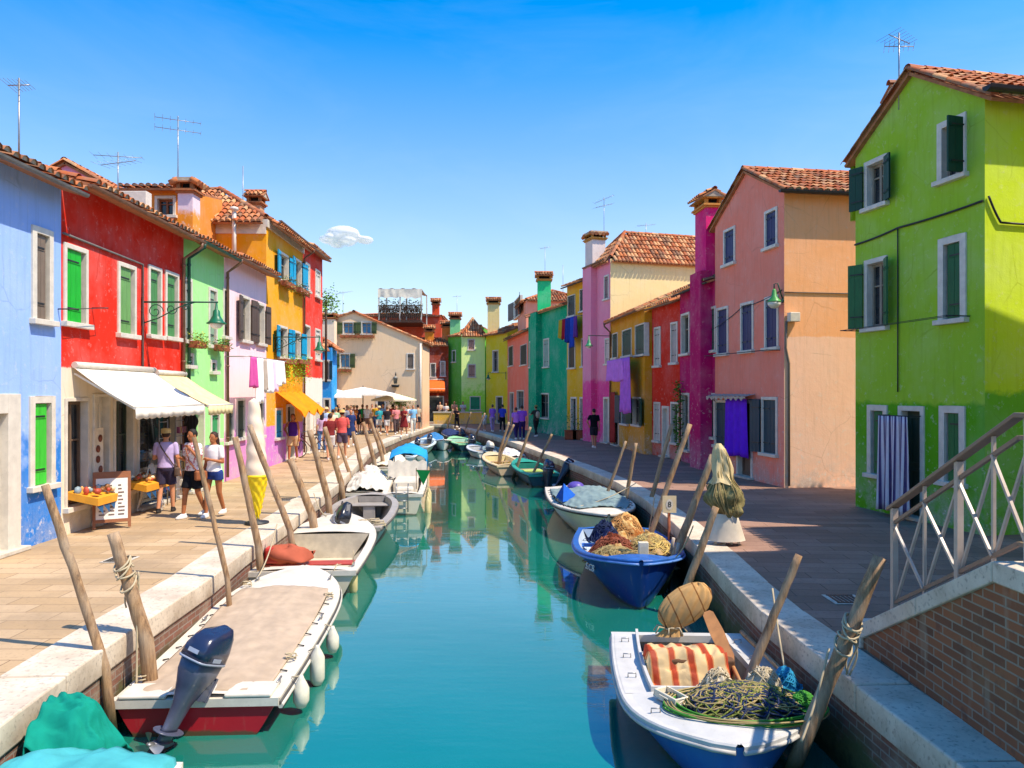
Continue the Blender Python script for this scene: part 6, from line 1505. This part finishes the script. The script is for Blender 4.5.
def rodline(f, x0, y0, x1, y1, label, out=.35):
    a, b = e(f, x0, y0, out), e(f, x1, y1, out); a0, b0 = e(f, x0, y0, 0), e(f, x1, y1, 0); mb = MB(); mb.tube([a0, a], .012, 5); mb.tube([b0, b], .012, 5)
    for k_ in (.7, 1): mb.tube([a0+(a-a0)*k_, b0+(b-b0)*k_], .006, 4)
    tag(mb.build('washing_line', IRON, loc=a0), label, 'washing line')
rodline(h1, 861, 331, 970, 316, 'empty washing line on the lime green house', .5); rodline(f2, 58, 309, 92, 308, 'empty short clothes rail on the red house window', .3); rodline(h2, 716, 356, 780, 350, 'empty washing line under the salmon house windows', .4)
# parasols far left
def parasol(px, py, d, rad, label, h=2.6, c='EEE8DC'):
    o = D(px, py, d); root = empty('market_parasol', (o.x, o.y, 0), label, 'parasol'); mb = MB(); n = 8; zt_ = o.z; zb = zt_-.42
    vs = [(o.x, o.y, zt_)] + [(o.x+rad*math.cos(a), o.y+rad*math.sin(a), zb+.02) for a in [2*math.pi*i/16+.2 for i in range(16)]]
    vs += [(v_[0], v_[1], v_[2]-.1) for v_ in vs[1:]]
    mb.add(vs, [(0, i+1, (i+1) % 16+1) for i in range(16)] + [(i+1, 17+i, 17+(i+1) % 16, (i+1) % 16+1) for i in range(16)]); c_ = mb.build('canopy', cloth('parasol_canvas', c), root, fix=False); c_.modifiers.new('t', 'SOLIDIFY').thickness = .02
    mb = MB(); mb.tube([(o.x, o.y, .02), (o.x, o.y, zt_+.08)], .03, 8); mb.build('pole', WOODD, root)
parasol(363, 387, 44, 2.0, 'big white market parasol before the cream house'); parasol(336, 389, 42, 1.5, 'left white market parasol by the azure house'); parasol(394, 393, 46, 1.4, 'right low cream parasol before the cream house', c='E8D8B8')
q = random.Random(41); p = D(399, 402, 47); bt = empty('potted_tree', (p.x, p.y, 0), 'small round potted tree in front of the cream house', 'plant'); mb = MB(); foliage(mb, lambda: V3((p.x+q.gauss(0, .38), p.y+q.gauss(0, .3), p.z+q.gauss(0, .18))), 600, .13, q); mb.build('crown', leafmat('6A8A2E'), bt, fix=False); mb = MB(); mb.tube([(p.x, p.y, .35), (p.x, p.y, p.z)], .04, 6); mb.build('trunk', WOODD, bt); mb = MB(); mb.lathe((p.x, p.y, .003), [(.18,0),(.26,.38),(.28,.42)], 12); mb.build('pot', paint('terracotta', '9A5636', .85, .2), bt)
# bicycle by orange house
def bike(px, py, label):
    p = G(px, py); root = empty('bicycle', (p.x, p.y, 0), label, 'bicycle', rz=R(80), local=True)
    for y in (-.5, .5):
        m = MB(); m.tube([(0, y+.33*math.cos(a), .34+.33*math.sin(a)) for a in [k*.2617 for k in range(25)]], .018, 6, caps=False)
        for k in range(12): a = k*.5236; m.tube([(0, y, .34), (0, y+.32*math.cos(a), .34+.32*math.sin(a))], .003, 3)
        m.build('wheel', IRON, root)
    m = MB()
    for a, b in (((0,-.5,.34),(0,-.08,.32)),((0,-.5,.34),(0,-.2,.82)),((0,-.08,.32),(0,-.2,.82)),((0,-.08,.32),(0,.38,.8)),((0,-.18,.76),(0,.38,.85)),((0,.5,.34),(0,.36,.95))): m.tube([a, b], .016, 6)
    m.build('frame', paint('bike_red', '6A2A24', .4), root); m = MB(); m.tube([(-.25, .3, 1.0), (0, .36, .97), (.25, .3, 1.0)], .014, 6); m.build('handlebar', GALV, root); m = MB(); m.ball((0, -.22, .88), (.07, .13, .035), 8); m.build('saddle', IRON, root)
bike(311, 458, 'parked bicycle beside the scarlet house'); 
# cloud low in the sky
t = NT('cloud_vapour'); lw_ = t.n('ShaderNodeLayerWeight', Blend=.35); nn = t.noise(t.coord(), .02, 4)
al_ = t.math('MULTIPLY', t.ramp(lw_.outputs['Facing'], .2, .9, 1.0, 0), t.ramp(nn, .3, .55, .55, 1)); t.out((.9, .9, .9), 1, 0)
df = t.n('ShaderNodeBsdfDiffuse', Color=(1, .94, .9, 1)); tr = t.n('ShaderNodeBsdfTranslucent', Color=(1, .94, .9, 1)); tp = t.n('ShaderNodeBsdfTransparent')
m1 = t.n('ShaderNodeMixShader'); m1.inputs[0].default_value = .5; t.t.links.new(df.outputs[0], m1.inputs[1]); t.t.links.new(tr.outputs[0], m1.inputs[2])
m2 = t.n('ShaderNodeMixShader'); t.t.links.new(al_, m2.inputs[0]); t.t.links.new(tp.outputs[0], m2.inputs[1]); t.t.links.new(m1.outputs[0], m2.inputs[2]); t.t.links.new(m2.outputs[0], t.t.nodes['Material Output'].inputs[0]); CM_ = t.m
cc = D(345, 240, 2500); q = random.Random(4); mb = MB()
for i in range(12):
    x = q.uniform(-1, 1); mb.ball(cc + V3((x*75, q.uniform(-20, 20), q.uniform(-8, 22)*(1-abs(x)))), (q.uniform(34, 56)*(1.1-abs(x)*.6), 40, q.uniform(18, 28)*(1.1-abs(x)*.5)), 22)
o = mb.build('cloud', CM_, loc=cc); structure(o)
r_ = o.modifiers.new('r', 'REMESH'); r_.mode = 'VOXEL'; r_.voxel_size = 4.0; r_.use_smooth_shade = True
tx = bpy.data.textures.new('cloud_lumps', 'CLOUDS'); tx.noise_scale = 18; dm = o.modifiers.new('d', 'DISPLACE'); dm.texture = tx; dm.strength = 3; dm.texture_coords = 'LOCAL'

def moor(a, b, label, sag=.12, r=.011, mat=None):
    a, b = V3(a), V3(b); mb = MB(); mb.tube([a+(b-a)*(i/16)-V3((0,0,sag*4*(i/16)*(1-i/16))) for i in range(17)], r, 5)
    tag(mb.build('mooring_line', mat or ROPE, loc=a), label, 'rope', 'mooring lines')
moor(b1.w(-.55, 3.9, .56), (-4.0, 12.6, .25), 'mooring line from the bow of the beige covered boat to a pile'); moor(b1.w(-.7, .3, .4), (-3.85, 7.6, .3), 'mooring line from the stern of the beige covered boat to the roped pile', .05)
moor(b2.w(-.3, 4.2, .68), (-4.5, 16.8, .2), 'mooring line from the red benched boat to the quay'); moor(b11.w(-.8, 1.6, .56), (2.85, 8.1, .35), 'mooring line from the white decked boat to the straight pile', .06)
moor(b11.w(-.5, 2.9, .52), (2.72, 6.35, .3), 'mooring line from the white decked boat to the massive pile', .05); moor(b10.w(-.6, 3.6, .75), (2.72, 11.1, .5), 'mooring line from the blue boat bow to the dark pile', .06)
moor(b10.w(-.6, .5, .56), (2.85, 14.8, .4), 'mooring line from the blue boat stern to the grey pile', .06); moor(b9.w(.6, 4.4, .76), (3.0, 17.9, .3), 'mooring line from the tarpaulin covered boat to the whitish post', .08)

for px, py, l_ in ((120, 560, 'square iron drain cover on the left paving near the roped pile'), (285, 500, 'small iron drain cover on the left paving beyond the ice cream cone'), (845, 600, 'square iron drain cover on the shaded right paving')):
    p = G(px, py); r_ = empty('drain_cover', (p.x, p.y, .004), l_, 'drain cover'); mb = MB(); mb.box((p.x-.2, p.y-.2, .004), (p.x+.2, p.y+.2, .012)); mb.build('frame', STONE, r_); mb = MB()
    for i in range(6): mb.box((p.x-.15+i*.052, p.y-.15, .013), (p.x-.12+i*.052, p.y+.15, .02))
    mb.box((p.x-.16, p.y-.17, .0125), (p.x+.16, p.y-.15, .02)); mb.box((p.x-.16, p.y+.15, .0125), (p.x+.16, p.y+.17, .02)); mb.build('grate', IRON, r_)
# ---------------------------------------------------------------- people
SKIN = paint('skin', 'C98A64', .55, .06, .3); SKIN2 = paint('skin_tan', 'A9683F', .55, .06, .3)
def limb(mb, a, b, r0, r1, n=10):
    a, b = V3(a), V3(b); mb.tube([a, a+(b-a)*.35, b], [r0, (r0*.6+r1*.4)*1.05, r1], n); mb.ball(a, r0, n); mb.ball(b, r1, n)
def ring(mb, secs, n=18):
    vs = []; 
    for (x, y, z, rx, ry) in secs:
        for k in range(n): a = 2*math.pi*k/n; vs.append((x+rx*math.cos(a), y+ry*math.sin(a), z))
    m = len(secs); b0 = len(mb.v); mb.add(vs, [(i*n+k, i*n+(k+1) % n, (i+1)*n+(k+1) % n, (i+1)*n+k) for i in range(m-1) for k in range(n)])
    mb.add([], []); mb.f += [tuple(b0+k for k in range(n))[::-1], tuple(b0+(m-1)*n+k for k in range(n))]; mb.m += [0, 0]; mb.sm += [True, True]
def remesh(mb, name, mat, par, vox, k, smooth=2):
    mb.v = [(x*k, y*k, z*k) for x, y, z in mb.v]
    o = mb.build('tmp_'+name, mat, None); md = o.modifiers.new('r', 'REMESH'); md.mode = 'VOXEL'; md.voxel_size = vox; md.use_smooth_shade = True
    sm = o.modifiers.new('s', 'SMOOTH'); sm.iterations = smooth; sm.factor = .5
    dg = bpy.context.evaluated_depsgraph_get(); me = bpy.data.meshes.new_from_object(o.evaluated_get(dg)); bpy.data.objects.remove(o)
    me.name = name; q = bpy.data.objects.new(name, me); COL.objects.link(q); q.parent = par; OFF[q.name] = V3((0,0,0))
    return q
def person(px, py, H, face, label, shirt='E0DCD8', pants='1E2430', kind='shorts', stride=.12, arms=('down', 'down'), hair='3A2618', hairlen=0, hat=None, skin=None, sleeve='short', shoe='E0DCD4', bag=None, lean=0, woman=False, far=False, sit=False, d=None, shirtmat=None, group=None, spread=.0):
    p = G(px, py) if d is None else V3(((px-HX)*d/F, d, 0)); skin = skin or SKIN
    root = empty('person', (p.x, p.y, .005), label, 'person', group, rz=R(face), local=True); k = H/1.72; vox = .02 if far else .0095
    sw = .155 if woman else .18; hw_ = .1 if woman else .09; wr = .125 if woman else .145; hp = .17 if woman else .16
    T = lambda z: lean*(z-.9)
    hips = [V3((s*hw_, 0, .9)) for s in (-1, 1)]
    kn = []; an = []
    for i, s in enumerate((-1, 1)):
        f_ = stride*(1 if i else -1)
        if sit: kn.append(V3((s*(hw_+.03), .42, .92))); an.append(V3((s*(hw_+.03), .44, .5)))
        else: kn.append(V3((s*(hw_+spread*.5), f_*.75+.03, .5))); an.append(V3((s*(hw_+spread), f_*1.5-(.06 if f_ < 0 else 0), .085+(.05 if f_ < -.05 else 0))))
    def torso(mb, e=0, z0=.84, z1=1.5):
        S = [(.80,.06,.06),(.86,hp-.02,.11),(.93,hp,.12),(1.04,wr+.005,.1),(1.12,wr,.1),(1.25,wr+.02,.112),(1.36,sw-.01,.108),(1.43,sw-.045,.085),(1.47,.075,.06),(1.5,.055,.055)]
        ring(mb, [(0, T(z), z+(e*.3 if z > 1.4 else 0), a+e, b+e) for z, a, b in S if z0-.001 <= z <= z1+.001])
    def arm(s, mode):
        sh = V3((s*sw, T(1.42), 1.41))
        if mode == 'down': el = sh+V3((s*.05, -.03, -.29)); w_ = el+V3((s*.02, .07, -.25))
        elif mode == 'bent': el = sh+V3((s*.06, .02, -.28)); w_ = el+V3((-s*.14, .2, .06))
        elif mode == 'strap': el = sh+V3((s*.07, .02, -.27)); w_ = el+V3((-s*.12, .12, .2))
        elif mode == 'hip': el = sh+V3((s*.16, -.08, -.23)); w_ = el+V3((-s*.12, .1, -.18))
        elif mode == 'fwd': el = sh+V3((s*.04, .18, -.2)); w_ = el+V3((-s*.03, .24, .05))
        elif mode == 'up': el = sh+V3((s*.12, .12, .05)); w_ = el+V3((-s*.06, .12, .2))
        return sh, el, w_
    A = [arm(-1, arms[0]), arm(1, arms[1])]
    mb = MB(); torso(mb)
    hc = V3((0, T(1.62)+.015, 1.615))
    mb.tube([(0, T(1.45), 1.44), (0, T(1.55)+.01, 1.56)], [.055, .05], 10)
    mb.ball(hc+V3((0,0,.012)), (.075, .095, .108), 16); mb.ball(hc+V3((0,.035,-.06)), (.05, .05, .05), 12); mb.ball(hc+V3((0,.1,-.015)), (.013, .018, .022), 8)
    for s in (-1, 1): mb.ball(hc+V3((s*.076, -.005, -.005)), (.012, .018, .03), 8)
    mb.ball(hc+V3((0,.088,-.052)), (.022, .012, .006), 8)
    for i, s in enumerate((-1, 1)):
        limb(mb, hips[i], kn[i], .085, .055); limb(mb, kn[i], an[i], .054, .036)
        limb(mb, an[i]+V3((0,-.03,-.045)), an[i]+V3((0,.13,-.06)), .034, .026)
        sh, el, w_ = A[i]; limb(mb, sh, el, .05, .038); limb(mb, el, w_, .038, .025)
        dd = (w_-el).normalized(); X = dd.cross(V3((0,1,0) if abs(dd.y) < .8 else (0,0,1))).normalized(); Z = X.cross(dd)
        pc = w_+dd*.05; ring_ = [w_, w_+dd*.045, w_+dd*.09]; mb.tube(ring_, [.022, .034, .03], 8)
        for j in range(4):
            b_ = w_+dd*.085+X*(j-1.5)*.017; l = (.062, .072, .068, .052)[j]; mb.tube([b_, b_+dd*l*.55+Z*.006, b_+dd*l*.9+Z*.026], [.0095, .009, .0075], 6)
        b_ = w_+dd*.025+X*(-.026); mb.tube([b_, b_+dd*.03-X*.028, b_+dd*.06-X*.032+Z*.01], [.012, .011, .008], 6)
    remesh(mb, 'body', skin, root, vox, k)
    # top
    mb = MB(); e = .016
    torso(mb, e, .93 if kind != 'dress' else .8, 1.43 if sleeve == 'tank' else 1.47)
    if sleeve != 'tank':
        for i in (0, 1):
            sh, el, w_ = A[i]
            if sleeve == 'long': limb(mb, sh, el, .058, .048); limb(mb, el, w_-(w_-el)*.1, .047, .036)
            else: m = sh+(el-sh)*.62; limb(mb, sh, m, .062, .056)
    remesh(mb, 'shirt', shirtmat or cloth('shirt_'+shirt, shirt), root, vox*1.3, k)
    mb = MB()
    if kind in ('shorts', 'denim', 'long'):
        torso(mb, .012, .8, 1.0 if not woman else 1.04)
        for i in (0, 1):
            if kind == 'long': limb(mb, hips[i], kn[i], .1, .07); limb(mb, kn[i], an[i]+V3((0,0,.02)), .07, .055)
            else:
                fr = .8 if kind == 'shorts' else .35; m = hips[i]+(kn[i]-hips[i])*fr; mb.tube([hips[i], m], [.1, .1 if kind == 'shorts' else .1], 12); mb.ball(hips[i], .1, 12)
        remesh(mb, 'trousers' if kind == 'long' else 'shorts', cloth('pants_'+pants, pants), root, vox*1.3, k)
    else:
        ring(mb, [(0, T(1.0), 1.02, wr+.015, .12), (0, 0, .93, hp+.02, .14), (0, 0, .75, hp+.05, .17), (0, .02, .55, hp+.09, .2), (0, .02, .53, hp+.08, .19)]); remesh(mb, 'skirt', cloth('pants_'+pants, pants), root, vox*1.3, k)
    for i in (0, 1):
        mb = MB(); a = an[i]; ring(mb, [(a.x, a.y+.04, a.z-.08, .045, .125), (a.x, a.y+.04, a.z-.055, .048, .13), (a.x, a.y+.02, a.z-.02, .042, .09), (a.x, a.y-.02, a.z+.01, .038, .05)], 14); mb.v = [(x*k, y*k, z*k) for x, y, z in mb.v]; OFFp = mb.build('shoe', paint('shoe_'+shoe, shoe, .6), root)
    for s in (-1, 1):
        if not far: mb = MB(); mb.ball((hc+V3((s*.03, .088, .01)))*k, .008*k, 6); mb.build('eye', paint('eye_dark', '1A1412', .2), root)
    mb = MB(); mb.ball(hc+V3((0,-.012,.03)), (.084, .098, .104), 16)
    if hairlen > 0: 
        ring(mb, [(0, T(1.4)-.07, 1.62-hairlen, .05, .025), (0, T(1.4)-.07, 1.62-hairlen*.6, .085, .045), (0, -.04+T(1.5), 1.6, .085, .07), (0, -.02, 1.66, .06, .05)])
    if hairlen < 0: mb.ball(hc+V3((0,-.05,.12)), .05, 10)
    # keep the face clear
    mb.v = [(x, (y if y < hc.y+.045 or z > hc.z+.06 else hc.y+.045), z) for x, y, z in mb.v]
    remesh(mb, 'hair', paint('hair_'+hair, hair, .7, .2), root, vox*1.3, k, 1)
    if hat:
        mb = MB(); mb.lathe(hc+V3((0,-.005,.045)), [(.15 if hat[1] == 'brim' else .1, 0), (.155 if hat[1] == 'brim' else .103, .008), (.1, .015), (.098, .06), (.08, .095), (.0, .105)], 18)
        if hat[1] == 'cap': mb.ball(hc+V3((0,-.13,.05)), (.06,.06,.008), 10)
        mb.v = [(x*k, y*k, z*k) for x, y, z in mb.v]; mb.build('hat', cloth('hat_'+hat[0], hat[0]), root)
    if bag:
        mb = MB()
        if bag[1] == 'back': mb.ball(V3((0, -.19, 1.22))*k, (.13*k, .09*k, .2*k), 12); mb.build('backpack', cloth('bag_'+bag[0], bag[0]), root)
        else:
            s = 1 if bag[1] == 'r' else -1; pts = [(-s*.13, T(1.4), 1.475), (-s*.05, .125, 1.36), (s*.08, .135, 1.1), (s*.2, .06, .93), (s*.2, -.06, .93), (s*.08, -.13, 1.15), (-s*.06, -.125, 1.36), (-s*.13, T(1.4)-.02, 1.475)]
            mb.tube([V3(q_)*k for q_ in pts], .013, 6); mb.build('strap', paint('bag_'+bag[0], bag[0], .6), root)
            mb = MB(); c_ = V3((s*.23, 0, .85))*k; mb.box(c_-V3((.05,.13,.1)), c_+V3((.04,.13,.09))); mb.build('bag', paint('bag_'+bag[0], bag[0], .6), root, bevel=.03)
    return root
FLOWER = cloth('shirt_flowered', 'E8DCD8', 'B86A70', scale=22)
person(166, 512, 1.70, 12, 'man in straw cap and lavender shirt seen from behind at the shop', 'BCA8D0', '3A3448', arms=('bent', 'down'), hat=('D8B878', 'cap'), shoe='2A2420', stride=.05, bag=('5A4638', 'r'), spread=.03)
person(193, 518, 1.74, 150, 'man in flowered white shirt and black shorts walking', '', '14161C', arms=('strap', 'bent'), shirtmat=FLOWER, skin=SKIN2, bag=('9A5A34', 'l'), stride=.1, hair='1E1610')
person(214, 517, 1.68, 165, 'long haired woman in white top and denim shorts beside the man in flowered shirt', 'EEE8E4', '2A3E7A', 'denim', arms=('bent', 'down'), hair='3A2014', hairlen=.34, woman=True, skin=SKIN2, sleeve='short', stride=.08)
person(293, 462, 1.70, 185, 'woman in purple tank top and beige trousers before the orange house', '4A2270', 'CDA878', 'shorts', arms=('down', 'hip'), sleeve='tank', woman=True, skin=SKIN2, hair='4A3020', shoe='C8A080', hairlen=.12)
FARG = None
person(322, 453, 1.66, 10, 'long haired woman in lavender top and jeans walking away', 'C8A8C8', '4A6A9A', 'long', hair='2A1A14', hairlen=.42, woman=True, sleeve='short')
person(330, 461, 1.70, 20, 'person in maroon top and pale shorts beside the pink shirted man', '7A2A2A', 'E0D8D0', 'shorts', hair='3A2A1E', arms=('down', 'bent'))
person(342, 459, 1.80, 5, 'man in coral pink shirt and straw sun hat walking away', 'E0605A', '5A4A5A', 'shorts', hat=('D8B070', 'brim'), arms=('bent', 'bent'), stride=.14)
person(362.5, 433, 1.72, 0, 'person in bright green shirt and dark shorts walking away', '16A04A', '2A2A2A', 'shorts', arms=('bent', 'down'), far=True, hair='7A4A2A')
FL_ = [(328, 440, 1.7, 200, 'person in yellow top beside the azure house', 'D8B840', '6A5A4A'), (337, 432, 1.7, 20, 'person in brown top under the left parasol', '7A4A3A', '3A3A44'), (347, 428, 1.72, 190, 'person in white shirt under the left parasol edge', 'E4DCE0', '4A4A5A'),
 (351, 431, 1.66, 170, 'person in plum top behind the green shirted one', '5A3A5A', '3A3038'), (357, 426, 1.7, 20, 'person in navy top left behind the green shirt', '26304A', '2A2A30'), (372, 427, 1.7, 190, 'person in tan top under the big parasol', 'C89A70', '7A6A5A'),
 (383, 424, 1.75, 170, 'person in light blue shirt near the cream house door', '8AB0D8', 'B8B0A8'), (387, 426, 1.66, 30, 'person in black top near the cream house door', '2A2428', 'C8C0B8'), (392.5, 425, 1.7, 10, 'person in red top below the wall lantern', 'D84A44', 'D8CCC0'),
 (396, 424, 1.68, 200, 'person in rose top right below the wall lantern', 'E08A8A', '5A4A4A'), (408, 425, 1.6, 180, 'person in white dress beside the far boats', 'EEEAE4', 'E8E0D8'), (425.5, 422.5, 1.7, 200, 'person in pink top under the orange awning left', 'D88AA0', '4A3A4A')]
for i, (px, py, H, fc_, lb, s_, p_) in enumerate(FL_): person(px, py if px > 425 else max(py, 430.4+(i*7 % 5)*1.3), H, fc_, lb, s_, p_, 'dress' if 'dress' in lb else ('long' if i % 3 == 0 else 'shorts'), far=True, arms=(('down', 'bent'), ('bent', 'down'), ('down', 'down'))[i % 3], hair=('3A2618', '6A4A2A', '1E1610')[i % 3], woman=i % 2 == 0)
MORE = [(333,447,1.7,10,'woman in cream dress walking ahead of the pink shirted man','E8D8B8','D8C8A8'),(326,444,1.74,190,'man in pale blue shirt walking towards the camera by the scarlet house','A8C0E0','4A4A58'),(344,437,1.6,0,'person in rust orange top under the big parasol left side','C8602A','3A3A44'),
 (349,440,1.78,15,'tall person in grey shirt walking behind the pink shirted man','9A9AA0','2A2A34'),(367,424,1.7,180,'person in white blouse under the big parasol centre','F0EAE4','8A6A5A'),(376,430,1.7,20,'person in mustard shirt right of the green shirted one','C89A28','3A4A6A'),
 (379,421,1.66,190,'person in turquoise top at the cream house wall','3AA0A8','D8D0C0'),(401,428,1.72,10,'person in pale yellow top near the potted tree','E8DCA0','6A5A50'),(404,421,1.7,170,'person in dark red dress near the cream house corner','8A2A2A','7A2424'),(413,427,1.7,190,'person in sky blue top beside the cream house downpipe','8AC0E0','E0D8C8'),
 (418,429,1.66,10,'person in beige hooded top by the farthest left boats','C8B090','4A4A50'),(354,422,1.7,180,'person in orange shirt before the dark door under the parasol','E07A30','3A3A3A'),(339,424,1.7,190,'person in teal shirt standing under the left parasol','1E7A7A','2A2A2A'),(308,440,1.7,5,'person in black dress walking past the scarlet house','1E1A20','1A181E')]
MORE += [(299,452,1.68,200,'woman in white sun dress by the orange canopy','EEE6DC','E6DED4'),(306,449,1.75,10,'man in khaki shirt beside the bicycle','8A8A5A','3A3A30'),(317,442,1.7,350,'person in brick red top close to the scarlet house wall','A83A2A','2A2A3A'),
 (331,452,1.62,15,'person in apricot top between the lavender and maroon ones','E8A078','5A6A8A'),(351,447,1.7,190,'person in dark blue dress walking towards the camera mid quay','2A3A6A','26345E'),(336,443,1.74,5,'person in pale green shirt in the crowd behind the straw hat','A8C8A0','4A4A50')]
for i, (px, py, H, fc_, lb, s_, p_) in enumerate(MORE): person(px, py if px > 425 else max(py, 430.8+(i*3 % 5)*1.5), H, fc_, lb, s_, p_, 'dress' if 'dress' in lb else ('long' if i % 2 else 'shorts'), far=True, arms=(('down', 'bent'), ('hip', 'down'), ('fwd', 'down'))[i % 3], hair=('3A2618', '7A5A3A', '1E1610', '9A7A50')[i % 4], woman=i % 2 == 0, hat=('D8C090', 'brim') if i % 5 == 1 else None)
BK = [(427, 60.0, 1.72, 180, 'person in violet shirt under the orange awning', '7A4A9A', '4A3A4A', .0), (440, 59.6, 1.7, 180, 'person in beige top behind the left end of the low yellow wall', 'D8B898', '6A5A4A', 0), (446, 59.4, 1.6, 180, 'person in white shirt behind the low yellow wall', 'E8E0D8', '6A5A4A', 0), (454.5, 59.4, 1.75, 180, 'person in peach top behind the low yellow wall centre', 'E0A080', '6A5A4A', 0), (463, 59.4, 1.72, 180, 'person in pale grey shirt behind the low yellow wall right part', 'C8C8C8', '6A5A4A', 0)]
for px, d_, H, fc_, lb, s_, p_, _ in BK: person(px, 0, H, fc_, lb, s_, p_, 'long', far=True, d=d_, arms=('bent', 'bent'))
person(457, 430, 1.5, 160, 'dark clothed person sitting hunched on the far quay edge', '2A1E22', '1E1A20', 'long', far=True, hair='1A1210', arms=('fwd', 'fwd'))
person(492.5, 432, 1.70, 15, 'woman in violet shirt and lilac trousers on the right quay', '9A5AC0', 'B088B0', 'long', far=True, woman=True, hair='5A3A2A')
person(502.5, 432, 1.70, -10, 'person in blue shirt and black trousers on the right quay', '3A44B8', '1A1A22', 'long', far=True, sleeve='short', hair='3A2A22')
person(484.5, 431, 1.2, 10, 'small child in pale clothes left of the violet shirted woman', 'D8C8C8', 'C8B8B0', 'shorts', far=True)
person(516, 440, 1.68, 20, 'person in lilac shirt left of the purple shirted one', 'B070D0', '3A2A5A', 'long', far=True, hair='4A2A1E'); person(522, 440, 1.78, 0, 'tall person in purple shirt and dark blue trousers', '8A4AC0', '2A1E5A', 'long', far=True, arms=('hip', 'down'), hair='3A2418')
person(536, 437, 1.74, 30, 'person in olive sun hat and dark clothes before the teal house', '3A3A34', '2A2A2A', 'long', far=True, hat=('8A8A50', 'brim'), arms=('fwd', 'fwd'), bag=('B8A890', 'back'))
person(594, 448.5, 1.74, 12, 'man in black shirt and dark shorts walking past the rose pink house', '14141A', '2A2A34', 'shorts', arms=('hip', 'down'), stride=.08, hair='1A1412')
SKYS, SUNS, EXPO = 0.15, 3.4, 0.95
# ---------------------------------------------------------------- light and camera
EL, AZ = R(57), math.atan2(.925, -.375)
sd_ = V3((math.cos(EL)*math.sin(AZ), math.cos(EL)*math.cos(AZ), math.sin(EL)))
w = bpy.data.worlds.new('World'); sc.world = w; w.use_nodes = True; nt = w.node_tree
bg = nt.nodes['Background']; sky = nt.nodes.new('ShaderNodeTexSky'); sky.sky_type = 'NISHITA'; sky.sun_disc = False
sky.sun_elevation = EL; sky.sun_rotation = AZ; sky.air_density = 1.0; sky.dust_density = .6; sky.ozone_density = 3.0
tc = nt.nodes.new('ShaderNodeTexCoord'); sx = nt.nodes.new('ShaderNodeSeparateXYZ'); nt.links.new(tc.outputs['Generated'], sx.inputs[0])
mr = nt.nodes.new('ShaderNodeMapRange'); nt.links.new(sx.outputs[2], mr.inputs[0]); mr.inputs[1].default_value = .0; mr.inputs[2].default_value = .5; mr.inputs[3].default_value = .7; mr.inputs[4].default_value = 1.6
hs = nt.nodes.new('ShaderNodeHueSaturation'); nt.links.new(sky.outputs[0], hs.inputs['Color']); nt.links.new(mr.outputs[0], hs.inputs['Saturation'])
mv = nt.nodes.new('ShaderNodeMapRange'); nt.links.new(sx.outputs[2], mv.inputs[0]); mv.inputs[1].default_value = .0; mv.inputs[2].default_value = .4; mv.inputs[3].default_value = .62; mv.inputs[4].default_value = 1.0; nt.links.new(mv.outputs[0], hs.inputs['Value'])
mp = nt.nodes.new('ShaderNodeMapping'); nt.links.new(tc.outputs['Generated'], mp.inputs[0]); mp.inputs['Scale'].default_value = (1.6, 1.6, 5.0); mp.inputs['Rotation'].default_value = (.2, .25, .4)
nz = nt.nodes.new('ShaderNodeTexNoise'); nt.links.new(mp.outputs[0], nz.inputs['Vector']); nz.inputs['Scale'].default_value = 1.7; nz.inputs['Detail'].default_value = 6; nz.inputs['Roughness'].default_value = .6; nz.inputs['Distortion'].default_value = .6
rn = nt.nodes.new('ShaderNodeMapRange'); nt.links.new(nz.outputs[0], rn.inputs[0]); rn.inputs[1].default_value = .48; rn.inputs[2].default_value = .78; rn.inputs[3].default_value = 0; rn.inputs[4].default_value = .1
h2_ = nt.nodes.new('ShaderNodeHueSaturation'); nt.links.new(hs.outputs[0], h2_.inputs['Color']); h2_.inputs['Saturation'].default_value = .45; h2_.inputs['Value'].default_value = 1.1
mxs = nt.nodes.new('ShaderNodeMix'); mxs.data_type = 'RGBA'; nt.links.new(rn.outputs[0], mxs.inputs[0]); nt.links.new(hs.outputs[0], mxs.inputs[6]); nt.links.new(h2_.outputs[0], mxs.inputs[7])
nt.links.new(mxs.outputs[2], bg.inputs[0]); bg.inputs[1].default_value = SKYS
L = bpy.data.lights.new('sun', 'SUN'); L.energy = SUNS; L.angle = R(.5); L.color = (1, .88, .72)
so = bpy.data.objects.new('sun', L); COL.objects.link(so); so.rotation_euler = (-sd_).to_track_quat('-Z', 'Y').to_euler(); so.location = (20, -10, 30)
cam = bpy.data.cameras.new('camera'); co = bpy.data.objects.new('camera', cam); COL.objects.link(co); sc.camera = co
co.location = (0, 0, CH); co.rotation_euler = (R(90), 0, 0); cam.sensor_width = 36; cam.lens = F/1024*36; cam.shift_y = (HY-384)/1024
cam.clip_start = .05; cam.clip_end = 10000
sc.view_settings.view_transform = 'Standard'; sc.view_settings.look = 'None'; sc.view_settings.exposure = EXPO; sc.view_settings.gamma = 1
sc.view_settings.use_curve_mapping = False
sc.cycles.max_bounces = 6; sc.cycles.use_denoising = True
